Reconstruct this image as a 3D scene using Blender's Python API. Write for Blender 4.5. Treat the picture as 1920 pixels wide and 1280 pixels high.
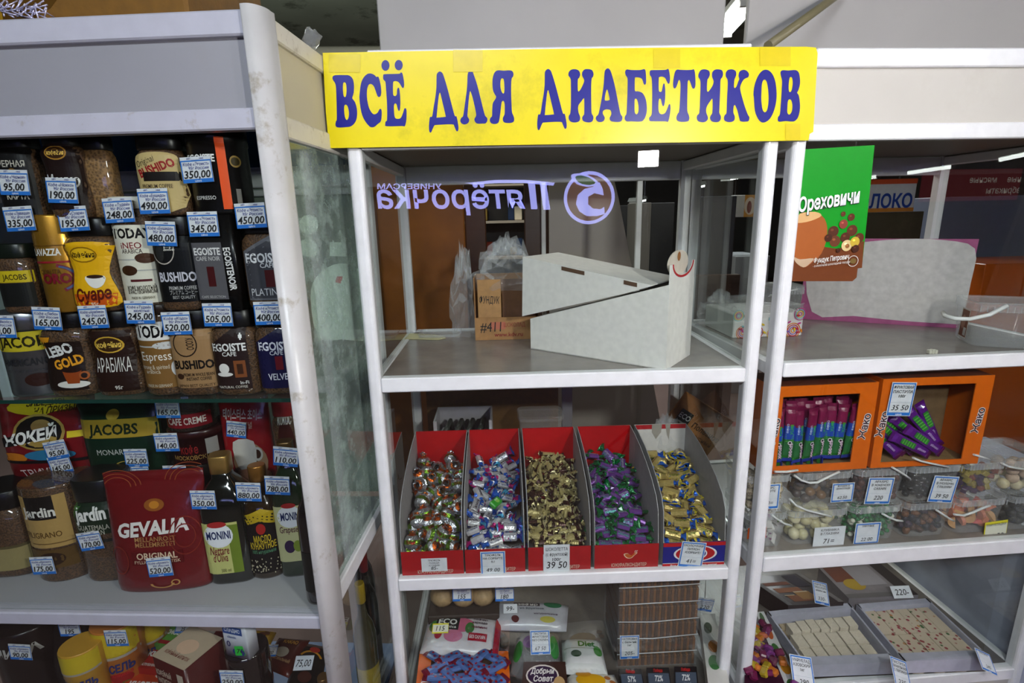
import bpy, bmesh, math, random
from mathutils import Vector, Matrix
random.seed(7)
for o in list(bpy.data.objects): bpy.data.objects.remove(o)
SC = bpy.context.scene
COL = SC.collection
R = math.radians

# ------------------------------------------------------------------ camera
CAMP = Vector((0.3446, -1.2586, 1.55)); FPX = 970.9
_p, _y, _r = R(13.530), R(1.063), R(-1.341)
_f = Vector((math.sin(_y)*math.cos(_p), math.cos(_y)*math.cos(_p), -math.sin(_p)))
_ri = Vector((math.cos(_y), -math.sin(_y), 0)); _u = _ri.cross(_f)
CR = _ri*math.cos(_r) + _u*math.sin(_r); CU = -_ri*math.sin(_r) + _u*math.cos(_r); CF = _f
cd = bpy.data.cameras.new('camera'); cam = bpy.data.objects.new('camera', cd); COL.objects.link(cam)
cd.sensor_width = 36; cd.lens = FPX/1920*36; cd.clip_start = .02; cd.clip_end = 100
m = Matrix.Identity(4)
for i in range(3):
    m[i][0], m[i][1], m[i][2], m[i][3] = CR[i], CU[i], -CF[i], CAMP[i]
cam.matrix_world = m
SC.camera = cam

# ------------------------------------------------------------------ world, exposure
SC.view_settings.view_transform = 'Standard'; SC.view_settings.look = 'None'
SC.view_settings.gamma = 1; SC.view_settings.use_curve_mapping = False
SC.view_settings.exposure = 0.1
W = bpy.data.worlds.new('hall_air'); SC.world = W; W.use_nodes = True
W.node_tree.nodes['Background'].inputs[0].default_value = (.9, .95, 1, 1)
W.node_tree.nodes['Background'].inputs[1].default_value = .035
SC.cycles.max_bounces = 6; SC.cycles.transparent_max_bounces = 20
SC.cycles.diffuse_bounces = 2; SC.cycles.glossy_bounces = 3; SC.cycles.transmission_bounces = 2
SC.cycles.caustics_reflective = False; SC.cycles.caustics_refractive = False

def area(name, loc, target, sx, sy, power, col=(1, 1, 1), spread=180):
    ld = bpy.data.lights.new(name, 'AREA'); ld.shape = 'RECTANGLE'; ld.size = sx; ld.size_y = sy
    ld.energy = power; ld.color = col; ld.spread = R(spread)
    o = bpy.data.objects.new(name, ld); COL.objects.link(o); o.location = loc
    o.rotation_euler = (Vector(target)-Vector(loc)).to_track_quat('-Z', 'Y').to_euler()
    return o
KEYP = Vector((3.05, -2.25, 2.42)); KEYT = Vector((.7, .1, 1.15))
key = area('flood_lamp_key_light', KEYP, KEYT, .34, .28, 6, (1, .965, .91))
FILP = Vector((1.117, -1.5, 1.821)); FILT = Vector((.75, 0, 1.3))
fil = area('flood_lamp_small_light', FILP, FILT, .1, .075, 14, (1, .985, .955))
area('aisle_tube_light', (-.1, -2.5, 2.85), (.3, -.2, .3), 1.3, .25, 44, (.86, .93, 1))
area('back_hall_tube_light', (2.6, 3.6, 2.85), (2.6, 3.4, 0), 1.4, .3, 42, (.95, .98, 1))
area('added_ceiling_uplight', (-.9, 1.6, 2.55), (-.8, 2.2, 3.2), .8, .3, 20, (.92, 1, .92))  # unseen uplight without a fitting, added to brighten the hall ceiling
area('added_left_hall_light', (-1.4, 1.7, 3.0), (-1.4, 1.6, 0), 1.2, .3, 26, (.9, .98, .95))  # added light, no tube hangs here: lifts the dark left hall and its ceiling
area('back_hall_tube_light_far', (.6, 2.6, 2.85), (.6, 2.4, 0), 1.4, .3, 30, (1, .93, .82))

# ------------------------------------------------------------------ pixel (1920x1280) -> point on a plane of the place
def ray(px, py): return CR*((px-960)/FPX) + CU*((640-py)/FPX) + CF
def at(px, py, Y): v = ray(px, py); return CAMP + v*((Y-CAMP.y)/v.y)
def atZ(px, py, Z): v = ray(px, py); return CAMP + v*((Z-CAMP.z)/v.z)
def atX(px, py, X): v = ray(px, py); return CAMP + v*((X-CAMP.x)/v.x)
def mir(px, py, Yb):                       # what the front pane (Y=0) mirrors from the plane Y=Yb behind the camera
    g = at(px, py, 0); v = ray(px, py); v = Vector((v.x, -v.y, v.z)); return g + v*(Yb/v.y)
def mirR(px, py, Yb):                      # the same for the slightly turned pane of the right case
    v = ray(px, py); n = RF.ey; g = CAMP+v*((RF.o-CAMP).dot(n)/v.dot(n)); v = v-n*(2*v.dot(n)); return g+v*((Yb-g.y)/v.y)
class Frame:                               # a display case's own axes: x along its front, y inwards
    def __init__(s, o, deg):
        s.o = Vector(o); a = R(deg); s.ex = Vector((math.cos(a), -math.sin(a), 0)); s.ey = Vector((math.sin(a), math.cos(a), 0)); s.rz = -a
    def loc(s, w): d = w-s.o; return Vector((d.dot(s.ex), d.dot(s.ey), d.z))
    def wor(s, x, y, z): return s.o + s.ex*x + s.ey*y + Vector((0, 0, z))
    def at(s, px, py, dep):                # local coords of the pixel on the plane y'=dep
        v = ray(px, py); t = (dep - (CAMP-s.o).dot(s.ey))/v.dot(s.ey); return s.loc(CAMP+v*t)
LF = Frame((-.03, -.27, 0), 4); MF = Frame((0, 0, 0), 0); RF = Frame((1.034, 0, 0), -3)

# ------------------------------------------------------------------ colours and materials
def lin(c):
    if isinstance(c, str): c = tuple(int(c[i:i+2], 16) for i in (0, 2, 4))
    return tuple(((x/255)/12.92 if x/255 <= .04045 else ((x/255+.055)/1.055)**2.4) for x in c)
def nodes(name):
    m = bpy.data.materials.new(name); m.use_nodes = True; t = m.node_tree
    return m, t, t.nodes['Principled BSDF'], t.nodes['Material Output']
def N(t, typ, **kw):
    n = t.nodes.new(typ)
    for k, v in kw.items():
        if hasattr(n, k): setattr(n, k, v)
        else: n.inputs[k].default_value = v
    return n
def colmat(name, rough=.5, coat=0, metal=0, noise=.12, scale=60, bump=0, bscale=80, spec=.5, dirt=0, dcol=(.25, .2, .13), dscale=9, dlo=.56, dhi=.7, sheen=0):
    m, t, b, o = nodes(name); L = t.links
    a = N(t, 'ShaderNodeAttribute', attribute_name='Col'); tc = N(t, 'ShaderNodeTexCoord')
    n = N(t, 'ShaderNodeTexNoise'); n.inputs['Scale'].default_value = scale; n.inputs['Detail'].default_value = 3
    L.new(tc.outputs['Object'], n.inputs['Vector'])
    mr = N(t, 'ShaderNodeMapRange'); mr.inputs[1].default_value = .3; mr.inputs[2].default_value = .7
    mr.inputs[3].default_value = 1-noise; mr.inputs[4].default_value = 1+noise*.4
    L.new(n.outputs[0], mr.inputs[0])
    mx = N(t, 'ShaderNodeVectorMath', operation='SCALE'); L.new(a.outputs['Color'], mx.inputs[0]); L.new(mr.outputs[0], mx.inputs['Scale'])
    src = mx.outputs[0]
    if dirt:
        d = N(t, 'ShaderNodeTexNoise'); d.inputs['Scale'].default_value = dscale; d.inputs['Detail'].default_value = 8; d.inputs['Roughness'].default_value = .7
        L.new(tc.outputs['Object'], d.inputs['Vector'])
        r = N(t, 'ShaderNodeMapRange'); r.inputs[1].default_value = dlo; r.inputs[2].default_value = dhi; r.inputs[4].default_value = dirt; L.new(d.outputs[0], r.inputs[0])
        x = N(t, 'ShaderNodeMix', data_type='RGBA'); L.new(r.outputs[0], x.inputs[0]); L.new(src, x.inputs[6]); x.inputs[7].default_value = (*dcol, 1); src = x.outputs[2]
    L.new(src, b.inputs['Base Color'])
    b.inputs['Roughness'].default_value = rough; b.inputs['Metallic'].default_value = metal
    b.inputs['Coat Weight'].default_value = coat; b.inputs['Coat Roughness'].default_value = .06; b.inputs['Specular IOR Level'].default_value = spec
    if bump:
        bn = N(t, 'ShaderNodeTexNoise'); bn.inputs['Scale'].default_value = bscale; bn.inputs['Detail'].default_value = 2
        L.new(tc.outputs['Object'], bn.inputs['Vector'])
        bp = N(t, 'ShaderNodeBump'); bp.inputs['Strength'].default_value = bump; bp.inputs['Distance'].default_value = .004
        L.new(bn.outputs[0], bp.inputs['Height']); L.new(bp.outputs[0], b.inputs['Normal'])
    return m
def glassmat(name, tint=(.93, .96, .945), refl=1.9, haze=0, hcol=(.5, .55, .5), hscale=6, hlo=.45, hhi=.7, rough=0.0):
    m, t, b, o = nodes(name); L = t.links; t.nodes.remove(b)
    tr = N(t, 'ShaderNodeBsdfTransparent'); tr.inputs[0].default_value = (*tint, 1)
    gl = N(t, 'ShaderNodeBsdfGlossy'); gl.inputs['Roughness'].default_value = rough; gl.inputs[0].default_value = (1, 1, 1, 1)
    lw = N(t, 'ShaderNodeLayerWeight'); lw.inputs[0].default_value = .5
    p5 = N(t, 'ShaderNodeMath', operation='POWER'); p5.inputs[1].default_value = 5; L.new(lw.outputs[1], p5.inputs[0])
    mu = N(t, 'ShaderNodeMath', operation='MULTIPLY_ADD'); mu.use_clamp = True; mu.inputs[1].default_value = .9; mu.inputs[2].default_value = .043*refl; L.new(p5.outputs[0], mu.inputs[0])
    mx = N(t, 'ShaderNodeMixShader'); L.new(mu.outputs[0], mx.inputs[0]); L.new(tr.outputs[0], mx.inputs[1]); L.new(gl.outputs[0], mx.inputs[2])
    res = mx.outputs[0]
    if haze:
        tc = N(t, 'ShaderNodeTexCoord'); n = N(t, 'ShaderNodeTexNoise'); n.inputs['Scale'].default_value = hscale; n.inputs['Detail'].default_value = 7; n.inputs['Roughness'].default_value = .7
        L.new(tc.outputs['Object'], n.inputs['Vector'])
        r = N(t, 'ShaderNodeMapRange'); r.inputs[1].default_value = hlo; r.inputs[2].default_value = hhi; r.inputs[3].default_value = haze*.25; r.inputs[4].default_value = haze; L.new(n.outputs[0], r.inputs[0])
        d = N(t, 'ShaderNodeBsdfDiffuse'); d.inputs[0].default_value = (*hcol, 1)
        m2 = N(t, 'ShaderNodeMixShader'); L.new(r.outputs[0], m2.inputs[0]); L.new(res, m2.inputs[1]); L.new(d.outputs[0], m2.inputs[2]); res = m2.outputs[0]
    L.new(res, o.inputs[0]); return m
def clearmat(name, alpha=.25, rough=.15, bump=0, bscale=30, col=(.85, .87, .88)):        # clear plastic: part lets light through, part shines
    m, t, b, o = nodes(name); L = t.links
    b.inputs['Base Color'].default_value = (*col, 1); b.inputs['Roughness'].default_value = rough; b.inputs['Specular IOR Level'].default_value = .7
    tr = N(t, 'ShaderNodeBsdfTransparent'); mx = N(t, 'ShaderNodeMixShader')
    lw = N(t, 'ShaderNodeLayerWeight'); lw.inputs[0].default_value = .35
    r = N(t, 'ShaderNodeMapRange'); r.inputs[3].default_value = alpha; r.inputs[4].default_value = min(1, alpha+.25); L.new(lw.outputs[1], r.inputs[0])
    L.new(r.outputs[0], mx.inputs[0]); L.new(tr.outputs[0], mx.inputs[1]); L.new(b.outputs[0], mx.inputs[2]); L.new(mx.outputs[0], o.inputs[0])
    if bump:
        tc = N(t, 'ShaderNodeTexCoord'); bn = N(t, 'ShaderNodeTexNoise'); bn.inputs['Scale'].default_value = bscale; bn.inputs['Detail'].default_value = 4
        L.new(tc.outputs['Object'], bn.inputs['Vector'])
        bp = N(t, 'ShaderNodeBump'); bp.inputs['Strength'].default_value = bump; bp.inputs['Distance'].default_value = .01
        L.new(bn.outputs[0], bp.inputs['Height']); L.new(bp.outputs[0], b.inputs['Normal'])
    return m
def emat(name, col, s):
    m, t, b, o = nodes(name)
    b.inputs['Base Color'].default_value = (*col, 1); b.inputs['Emission Color'].default_value = (*col, 1); b.inputs['Emission Strength'].default_value = s
    m.cycles.emission_sampling = 'NONE'
    return m
def grainmat(name, c1, c2, scale=260, coat=1.0, rough=.6):          # coffee granules behind the glass of a jar
    m, t, b, o = nodes(name); L = t.links
    tc = N(t, 'ShaderNodeTexCoord'); v = N(t, 'ShaderNodeTexVoronoi'); v.inputs['Scale'].default_value = scale
    L.new(tc.outputs['Object'], v.inputs['Vector'])
    cr = N(t, 'ShaderNodeValToRGB'); cr.color_ramp.elements[0].color = (*lin(c2), 1); cr.color_ramp.elements[1].color = (*lin(c1), 1)
    cr.color_ramp.elements[0].position = .05; cr.color_ramp.elements[1].position = .75
    L.new(v.outputs['Distance'], cr.inputs[0]); L.new(cr.outputs[0], b.inputs['Base Color'])
    bp = N(t, 'ShaderNodeBump'); bp.inputs['Strength'].default_value = .5; bp.inputs['Distance'].default_value = .002
    L.new(v.outputs['Distance'], bp.inputs['Height']); L.new(bp.outputs[0], b.inputs['Normal'])
    b.inputs['Roughness'].default_value = rough; b.inputs['Coat Weight'].default_value = coat; b.inputs['Coat Roughness'].default_value = .04
    return m
M = {
 'paint': colmat('white_enamel', .3, 0, 0, .06, 25, dirt=.12, dscale=6, dlo=.6, dhi=.8),
 'oldpaint': colmat('worn_enamel', .32, 0, 0, .06, 20, dirt=.7, dcol=(.3, .25, .17), dscale=13, dlo=.565, dhi=.66),
 'paper': colmat('paper', .75, 0, 0, .08, 50),
 'card': colmat('cardboard', .7, 0, 0, .16, 45, bump=.12, bscale=120),
 'gloss': colmat('glossy_print', .3, .12, 0, .06, 40, spec=.35),
 'plastic': colmat('plastic', .35, 0, 0, .05, 40),
 'wrap': colmat('printed_film', .28, .3, 0, .1, 30, bump=.35, bscale=28),
 'foil': colmat('foil_wrapper', .22, .4, .38, .12, 120, bump=.6, bscale=160),
 'gold': colmat('gold_tin', .3, .2, .7, .06, 40),
 'metal': colmat('metal', .3, 0, .9, .06, 40),
 'glassy': colmat('dark_glass', .12, 1, 0, .06, 40),
 'food': colmat('food', .55, .0, 0, .25, 70, bump=.3, bscale=90),
 'sugar': colmat('pastila', .9, 0, 0, .1, 200, bump=.25, bscale=300, spec=.2),
 'jelly': colmat('jelly', .25, .2, 0, .15, 40),
 'panel': colmat('panel', .55, 0, 0, .08, 3, dirt=.18, dscale=3, dlo=.55, dhi=.75),
 'wall': colmat('plaster', .85, 0, 0, .1, 2.5, dirt=.3, dscale=2, dlo=.55, dhi=.75, dcol=(.1, .1, .08)),
 'ceiling': colmat('stained_concrete', .9, 0, 0, .2, 2, dirt=.8, dcol=(.06, .065, .045), dscale=2.2, dlo=.55, dhi=.62),
 'wood': colmat('brown_board', .45, 0, 0, .3, 7, bump=.05, bscale=30),
 'shelf': colmat('worn_shelf', .22, .0, 0, .18, 14, dirt=.25, dscale=30, dlo=.5, dhi=.7, spec=.6),
 'sign': colmat('sign_film', .34, .08, 0, .07, 10, spec=.3, dirt=.45, dcol=(.34, .29, 0), dscale=5, dlo=.52, dhi=.68),
 'print': colmat('flat_print', .45, 0, 0, .04, 40, spec=.25),
 'signink': colmat('sign_letter_film', .34, .1, 0, .04, 10, spec=.3),
 'silver': colmat('silver_foil', .27, .2, .8, .12, 120, bump=.8, bscale=150),
 'ink': colmat('ink', .6, 0, 0, .0, 40),
 'glass': glassmat('window_glass'),
 'dirtyglass': glassmat('dusty_glass', (.86, .94, .90), 1.9, .55, (.6, .76, .69), 14, .40, .66),
 'shelfglass': glassmat('shelf_glass', (.85, .95, .91), 1.0, .08),
 'edgeglass': colmat('glass_edge', .15, .5, 0, .1, 20),
 'clear': clearmat('clear_plastic', .13, .12),
 'milky': clearmat('milky_plastic', .055, .25, col=(.8, .82, .84)),
 'rimplastic': clearmat('tub_rim_plastic', .26, .2, col=(.82, .84, .86)),
 'thinfilm': clearmat('thin_film', .03, .1, .5, 20),
 'film': clearmat('crinkled_film', .12, .08, 1.0, 22, (.8, .82, .84)),
 'tube': emat('tube_light', (.93, 1, .95), 9),
 'led': emat('led_panel', (1, 1, 1), 60),
 'neon': emat('sign_face', (.38, .40, .95), 9),
 'lightbox': emat('dim_red_lightbox', (.16, .012, .02), 1.6),
 'lightboxtext': emat('lightbox_letters', (.5, .45, .4), 1.6),
 'neonleaf': emat('sign_leaf', (.05, .22, .06), 2.2),
 'neondisc': emat('sign_disc', (.35, .10, .06), 1.6),
 'coffee': grainmat('coffee_granules', (96, 66, 38), (24, 13, 7)),
 'coffee2': grainmat('light_coffee_granules', (150, 112, 66), (70, 45, 22), 200),
 'coffeed': grainmat('dark_coffee_granules', (46, 30, 20), (12, 7, 5)),
 'sesame': grainmat('sesame_crust', (214, 196, 160), (120, 90, 60), 170, .0),
}

# ------------------------------------------------------------------ mesh builder
class MB:
    def __init__(s): s.v = []; s.f = []; s.c = []; s.sm = []
    def add(s, vs, fs, col, smooth=False, xf=None):
        k = len(s.v); col = lin(col)
        s.v += [tuple(xf @ Vector(p)) if xf else tuple(p) for p in vs]
        for f in fs: s.f.append(tuple(i+k for i in f)); s.c.append(col); s.sm.append(smooth)
        return s
    def box(s, x0, x1, y0, y1, z0, z1, col, xf=None):
        v = [(x, y, z) for x in (x0, x1) for y in (y0, y1) for z in (z0, z1)]
        return s.add(v, [(0, 1, 3, 2), (4, 6, 7, 5), (0, 4, 5, 1), (2, 3, 7, 6), (0, 2, 6, 4), (1, 5, 7, 3)], col, False, xf)
    def bbox(s, x0, x1, y0, y1, z0, z1, col, r=.004, xf=None):            # box with all edges chamfered
        v = []; idx = {}
        X = (x0, x1); Y = (y0, y1); Z = (z0, z1); sg = (1, -1)
        for i in (0, 1):
            for j in (0, 1):
                for k in (0, 1):
                    for a in (0, 1, 2):
                        p = [X[i]+sg[i]*r, Y[j]+sg[j]*r, Z[k]+sg[k]*r]; p[a] = (X[i], Y[j], Z[k])[a]
                        idx[i, j, k, a] = len(v); v.append(p)
        F = []
        for i in (0, 1): F.append([idx[i, j, k, 0] for j, k in ((0, 0), (0, 1), (1, 1), (1, 0))])
        for j in (0, 1): F.append([idx[i, j, k, 1] for i, k in ((0, 0), (1, 0), (1, 1), (0, 1))])
        for k in (0, 1): F.append([idx[i, j, k, 2] for i, j in ((0, 0), (0, 1), (1, 1), (1, 0))])
        for i in (0, 1):
            for j in (0, 1): F.append([idx[i, j, 0, 0], idx[i, j, 1, 0], idx[i, j, 1, 1], idx[i, j, 0, 1]])
        for i in (0, 1):
            for k in (0, 1): F.append([idx[i, 0, k, 0], idx[i, 1, k, 0], idx[i, 1, k, 2], idx[i, 0, k, 2]])
        for j in (0, 1):
            for k in (0, 1): F.append([idx[0, j, k, 1], idx[1, j, k, 1], idx[1, j, k, 2], idx[0, j, k, 2]])
        for i in (0, 1):
            for j in (0, 1):
                for k in (0, 1): F.append([idx[i, j, k, a] for a in (0, 1, 2)])
        return s.add(v, F, col, False, xf)
    def loft(s, rings, col, cap0=True, cap1=True, smooth=True, xf=None, cols=None, closed=True):
        k = len(rings[0]); vs = [p for r in rings for p in r]; n = k if closed else k-1
        for i in range(len(rings)-1):
            pass
        base = len(s.v); s.add(vs, [], col, smooth, xf)
        for i in range(len(rings)-1):
            c = lin(cols[i]) if cols else lin(col)
            for j in range(n):
                a, b = i*k+j, i*k+(j+1) % k
                s.f.append((base+a, base+b, base+b+k, base+a+k)); s.c.append(c); s.sm.append(smooth)
        if cap0: s.f.append(tuple(base+j for j in reversed(range(k)))); s.c.append(lin(cols[0] if cols else col)); s.sm.append(False)
        if cap1: s.f.append(tuple(base+(len(rings)-1)*k+j for j in range(k))); s.c.append(lin(cols[-1] if cols else col)); s.sm.append(False)
        return s
    def prism(s, poly, h0, h1, col, axis='y', smooth=False, xf=None):
        mk = {'y': lambda p, h: (p[0], h, p[1]), 'z': lambda p, h: (p[0], p[1], h), 'x': lambda p, h: (h, p[0], p[1])}[axis]
        return s.loft([[mk(p, h0) for p in poly], [mk(p, h1) for p in poly]], col, True, True, smooth, xf)
    def tube(s, path, r, col, n=8, xf=None, flat=1.0):
        P = [Vector(p) for p in path]; rings = []
        up = Vector((0, 0, 1))
        for i, p in enumerate(P):
            t = (P[min(i+1, len(P)-1)]-P[max(i-1, 0)]).normalized()
            a = t.cross(up); a = a.normalized() if a.length > 1e-4 else Vector((1, 0, 0)); b = a.cross(t)
            rr = r[i] if isinstance(r, (list, tuple)) else r
            rings.append([p + a*(math.cos(2*math.pi*k/n)*rr) + b*(math.sin(2*math.pi*k/n)*rr*flat) for k in range(n)])
        return s.loft(rings, col, xf=xf)
    def ball(s, c, r, col, nu=10, nv=7, xf=None, jit=0):
        rx, ry, rz = r if isinstance(r, (tuple, list)) else (r, r, r); rings = []
        for i in range(nv+1):
            t = -math.pi/2+math.pi*i/nv; q = max(math.cos(t), .02)
            rings.append([(c[0]+rx*q*math.cos(2*math.pi*j/nu)*(1+random.uniform(-jit, jit)), c[1]+ry*q*math.sin(2*math.pi*j/nu)*(1+random.uniform(-jit, jit)), c[2]+rz*math.sin(t)*(1+random.uniform(-jit, jit))) for j in range(nu)])
        return s.loft(rings, col, xf=xf)
    def mesh(s, name, mat):
        me = bpy.data.meshes.new(name); me.from_pydata(s.v, [], s.f)
        me.polygons.foreach_set('use_smooth', s.sm)
        at_ = me.color_attributes.new('Col', 'FLOAT_COLOR', 'CORNER')
        buf = []
        for f, c in zip(s.f, s.c): buf += [c[0], c[1], c[2], 1.0]*len(f)
        at_.data.foreach_set('color', buf)
        me.materials.append(M[mat] if isinstance(mat, str) else mat)
        bm = bmesh.new(); bm.from_mesh(me); bmesh.ops.recalc_face_normals(bm, faces=bm.faces); bm.to_mesh(me); bm.free()
        return me
    def build(s, name, mat, parent=None, loc=None, rot=None, **tags):
        o = bpy.data.objects.new(name, s.mesh(name, mat)); COL.objects.link(o)
        if parent: o.parent = parent
        if loc is not None: o.location = loc
        if rot is not None: o.rotation_euler = rot
        for k, v in tags.items():
            if v: o[k] = v
        return o
def thing(name, label, cat, loc=(0, 0, 0), rz=0, group=None, rot=None):
    o = bpy.data.objects.new(name, None); COL.objects.link(o); o.empty_display_size = .02
    o.location = loc; o.rotation_euler = rot if rot else (0, 0, rz); o['label'] = label; o['category'] = cat
    if group: o['group'] = group
    return o
def tag(o, label, cat, group=None):
    o['label'] = label; o['category'] = cat
    if group: o['group'] = group
    return o
def struct(o): o['kind'] = 'structure'; return o
def copy_tree(src, parent=None):
    c = src.copy(); COL.objects.link(c)
    if parent: c.parent = parent
    for ch in src.children: copy_tree(ch, c)
    return c

# ------------------------------------------------------------------ flat print: letters and shapes laid on a surface
_TX = {}
def text2d(s, bold=0., shear=0.):
    k = (s, bold, shear)
    if k not in _TX:
        c = bpy.data.curves.new('t', 'FONT'); c.body = s; c.size = 1; c.offset = bold; c.shear = shear; c.resolution_u = 2
        c.fill_mode = 'BOTH'; c.dimensions = '2D'
        o = bpy.data.objects.new('t', c); me = bpy.data.meshes.new_from_object(o)
        vs = [(v.co.x, v.co.y) for v in me.vertices]; fs = [tuple(p.vertices) for p in me.polygons]
        bpy.data.objects.remove(o); bpy.data.curves.remove(c); bpy.data.meshes.remove(me)
        if vs:
            x0, x1 = min(v[0] for v in vs), max(v[0] for v in vs); y0, y1 = min(v[1] for v in vs), max(v[1] for v in vs)
        else: x0 = x1 = y0 = y1 = 0
        _TX[k] = (vs, fs, x0, x1, y0, y1)
    return _TX[k]
def fill2d(loops):
    c = bpy.data.curves.new('t', 'CURVE'); c.dimensions = '2D'; c.fill_mode = 'BOTH'
    for lp in loops:
        sp = c.splines.new('POLY'); sp.points.add(len(lp)-1); sp.use_cyclic_u = True
        for q, p in zip(sp.points, lp): q.co = (p[0], p[1], 0, 1)
    o = bpy.data.objects.new('t', c); me = bpy.data.meshes.new_from_object(o)
    r = [(v.co.x, v.co.y) for v in me.vertices], [tuple(p.vertices) for p in me.polygons]
    bpy.data.objects.remove(o); bpy.data.curves.remove(c); bpy.data.meshes.remove(me); return r
def smooth_loop(pts, k=4):
    n = len(pts); out = []
    for i in range(n):
        p0, p1, p2, p3 = pts[i-1], pts[i], pts[(i+1) % n], pts[(i+2) % n]
        for j in range(k):
            t = j/k; t2 = t*t; t3 = t2*t
            out.append(tuple(.5*((2*p1[a])+(-p0[a]+p2[a])*t+(2*p0[a]-5*p1[a]+4*p2[a]-p3[a])*t2+(-p0[a]+3*p1[a]-3*p2[a]+p3[a])*t3) for a in (0, 1)))
    return out
def refine(vs, fs, e):                        # cut long triangles so that print can follow a curved surface
    V = list(vs); out = []; mid = {}
    st = [(f[0], f[i], f[i+1]) for f in fs for i in range(1, len(f)-1)]
    def M_(a, b):
        k = (a, b) if a < b else (b, a)
        if k not in mid: mid[k] = len(V); V.append(((V[a][0]+V[b][0])/2, (V[a][1]+V[b][1])/2))
        return mid[k]
    while st:
        t = st.pop(); L = [(V[t[i]][0]-V[t[(i+1) % 3]][0])**2+(V[t[i]][1]-V[t[(i+1) % 3]][1])**2 for i in range(3)]
        i = L.index(max(L))
        if L[i] <= e*e or len(V) > 4000: out.append(t); continue
        a, b, c = t[i], t[(i+1) % 3], t[(i+2) % 3]; q = M_(a, b); st += [(a, q, c), (q, b, c)]
    return V, out
class Decal:                                # 2-D shapes in (u,v); every later one lies a hair above the earlier ones
    STEP = .00012
    def __init__(s): s.i = []
    def _a(s, vs, fs, c): s.i.append((vs, fs, c)); return s
    def rect(s, x0, y0, x1, y1, c, nx=1, ny=1):
        vs = [(x0+(x1-x0)*i/nx, y0+(y1-y0)*j/ny) for j in range(ny+1) for i in range(nx+1)]
        fs = [(j*(nx+1)+i, j*(nx+1)+i+1, (j+1)*(nx+1)+i+1, (j+1)*(nx+1)+i) for j in range(ny) for i in range(nx)]
        return s._a(vs, fs, c)
    def ell(s, cx, cy, rx, ry, c, n=20, rot=0):
        ca, sa = math.cos(rot), math.sin(rot); vs = [(cx, cy)]
        for k in range(n):
            a, b = rx*math.cos(2*math.pi*k/n), ry*math.sin(2*math.pi*k/n); vs.append((cx+a*ca-b*sa, cy+a*sa+b*ca))
        return s._a(vs, [(0, 1+k, 1+(k+1) % n) for k in range(n)], c)
    def ring(s, cx, cy, rx, ry, w, c, n=24, a0=0, a1=2*math.pi):
        vs = []
        for k in range(n+1):
            t = a0+(a1-a0)*k/n; vs += [(cx+rx*math.cos(t), cy+ry*math.sin(t)), (cx+(rx-w)*math.cos(t), cy+(ry-w*ry/rx)*math.sin(t))]
        return s._a(vs, [(2*k, 2*k+1, 2*k+3, 2*k+2) for k in range(n)], c)
    def poly(s, pts, c): return s._a(list(pts), [tuple(range(len(pts)))], c)
    def loops(s, loops, c): v, f = fill2d(loops); return s._a(v, f, c)
    def text(s, t, cx, cy, h, c, bold=.0, w=None, shear=0., rot=0., al='c'):
        vs, fs, x0, x1, y0, y1 = text2d(t, bold, shear)
        if not vs: return s
        k = h/.73; kx = k
        if w: kx = min(k, w/(x1-x0)) if w > 0 else -w/(x1-x0)
        mx = (x0+x1)/2 if al == 'c' else x0; ca, sa = math.cos(rot), math.sin(rot); out = []
        for v in vs:
            a, b = (v[0]-mx)*kx, (v[1]-.36)*k; out.append((cx+a*ca-b*sa, cy+a*sa+b*ca))
        return s._a(out, fs, c)
    def into(s, mb, fmap, h0=.0004, fine=None):
        for k, (vs, fs, c) in enumerate(s.i):
            if fine: vs, fs = refine(vs, fs, fine)
            mb.add([fmap(u, v, h0+k*s.STEP) for u, v in vs], fs, c)
        return mb
    def build(s, name, mat, fmap, parent=None, h0=.0004, fine=None, **tags):
        return s.into(MB(), fmap, h0, fine).build(name, mat, parent, **tags)
def flat(o, u, v):
    o, u, v = Vector(o), Vector(u).normalized(), Vector(v).normalized(); n = u.cross(v)
    return lambda a, b, h: o+u*a+v*b+n*h
FRONT = lambda x=0, y=0, z=0: flat((x, y, z), (1, 0, 0), (0, 0, 1))      # a face that looks to -Y
# ================================================================== the room
WHT = (238, 238, 240)
struct(MB().box(-7, 9, -10, 11, -.1, 0, (116, 96, 92)).build('floor', 'wall'))
struct(MB().box(-7, 9, -10, 11, 3.2, 3.3, (126, 132, 118)).build('ceiling', 'ceiling'))
struct(MB().box(-7.1, -7, -10, 11, 0, 3.2, (120, 122, 116)).build('wall_left', 'wall'))
struct(MB().box(9, 9.1, -10, 11, 0, 3.2, (112, 106, 100)).build('wall_right', 'wall'))
struct(MB().box(-7, 9, 11, 11.1, 0, 3.2, (92, 88, 84)).build('wall_back', 'wall'))
struct(MB().box(-7, 9, -10.1, -10, 0, 3.2, (88, 80, 76)).build('wall_front', 'wall'))
for i, (y, c) in enumerate([(1.9, (104, 106, 98)), (5.0, (104, 106, 98)), (8.0, (104, 106, 98))]):
    struct(MB().box(-7, 9, y, y+.22, 2.95, 3.2, c).build('trim_%d' % (i+1), 'ceiling'))
# pipes under the ceiling of the hall behind
for i, (y, z, r) in enumerate([(3.1, 2.82, .05), (3.3, 2.88, .035), (4.4, 2.8, .06)]):
    o = MB().tube([(-4, y, z), (1.0, y+.2, z), (8, y+.5, z)], r, (128, 124, 112), 10).build('ceiling_pipe', 'plastic')
    tag(o, ['thick pale pipe under the hall ceiling, nearest one behind the cases', 'thin pale pipe running beside the nearest thick pipe', 'thickest pale pipe further back under the hall ceiling'][i], 'pipe', 'pipes under the ceiling')

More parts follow.
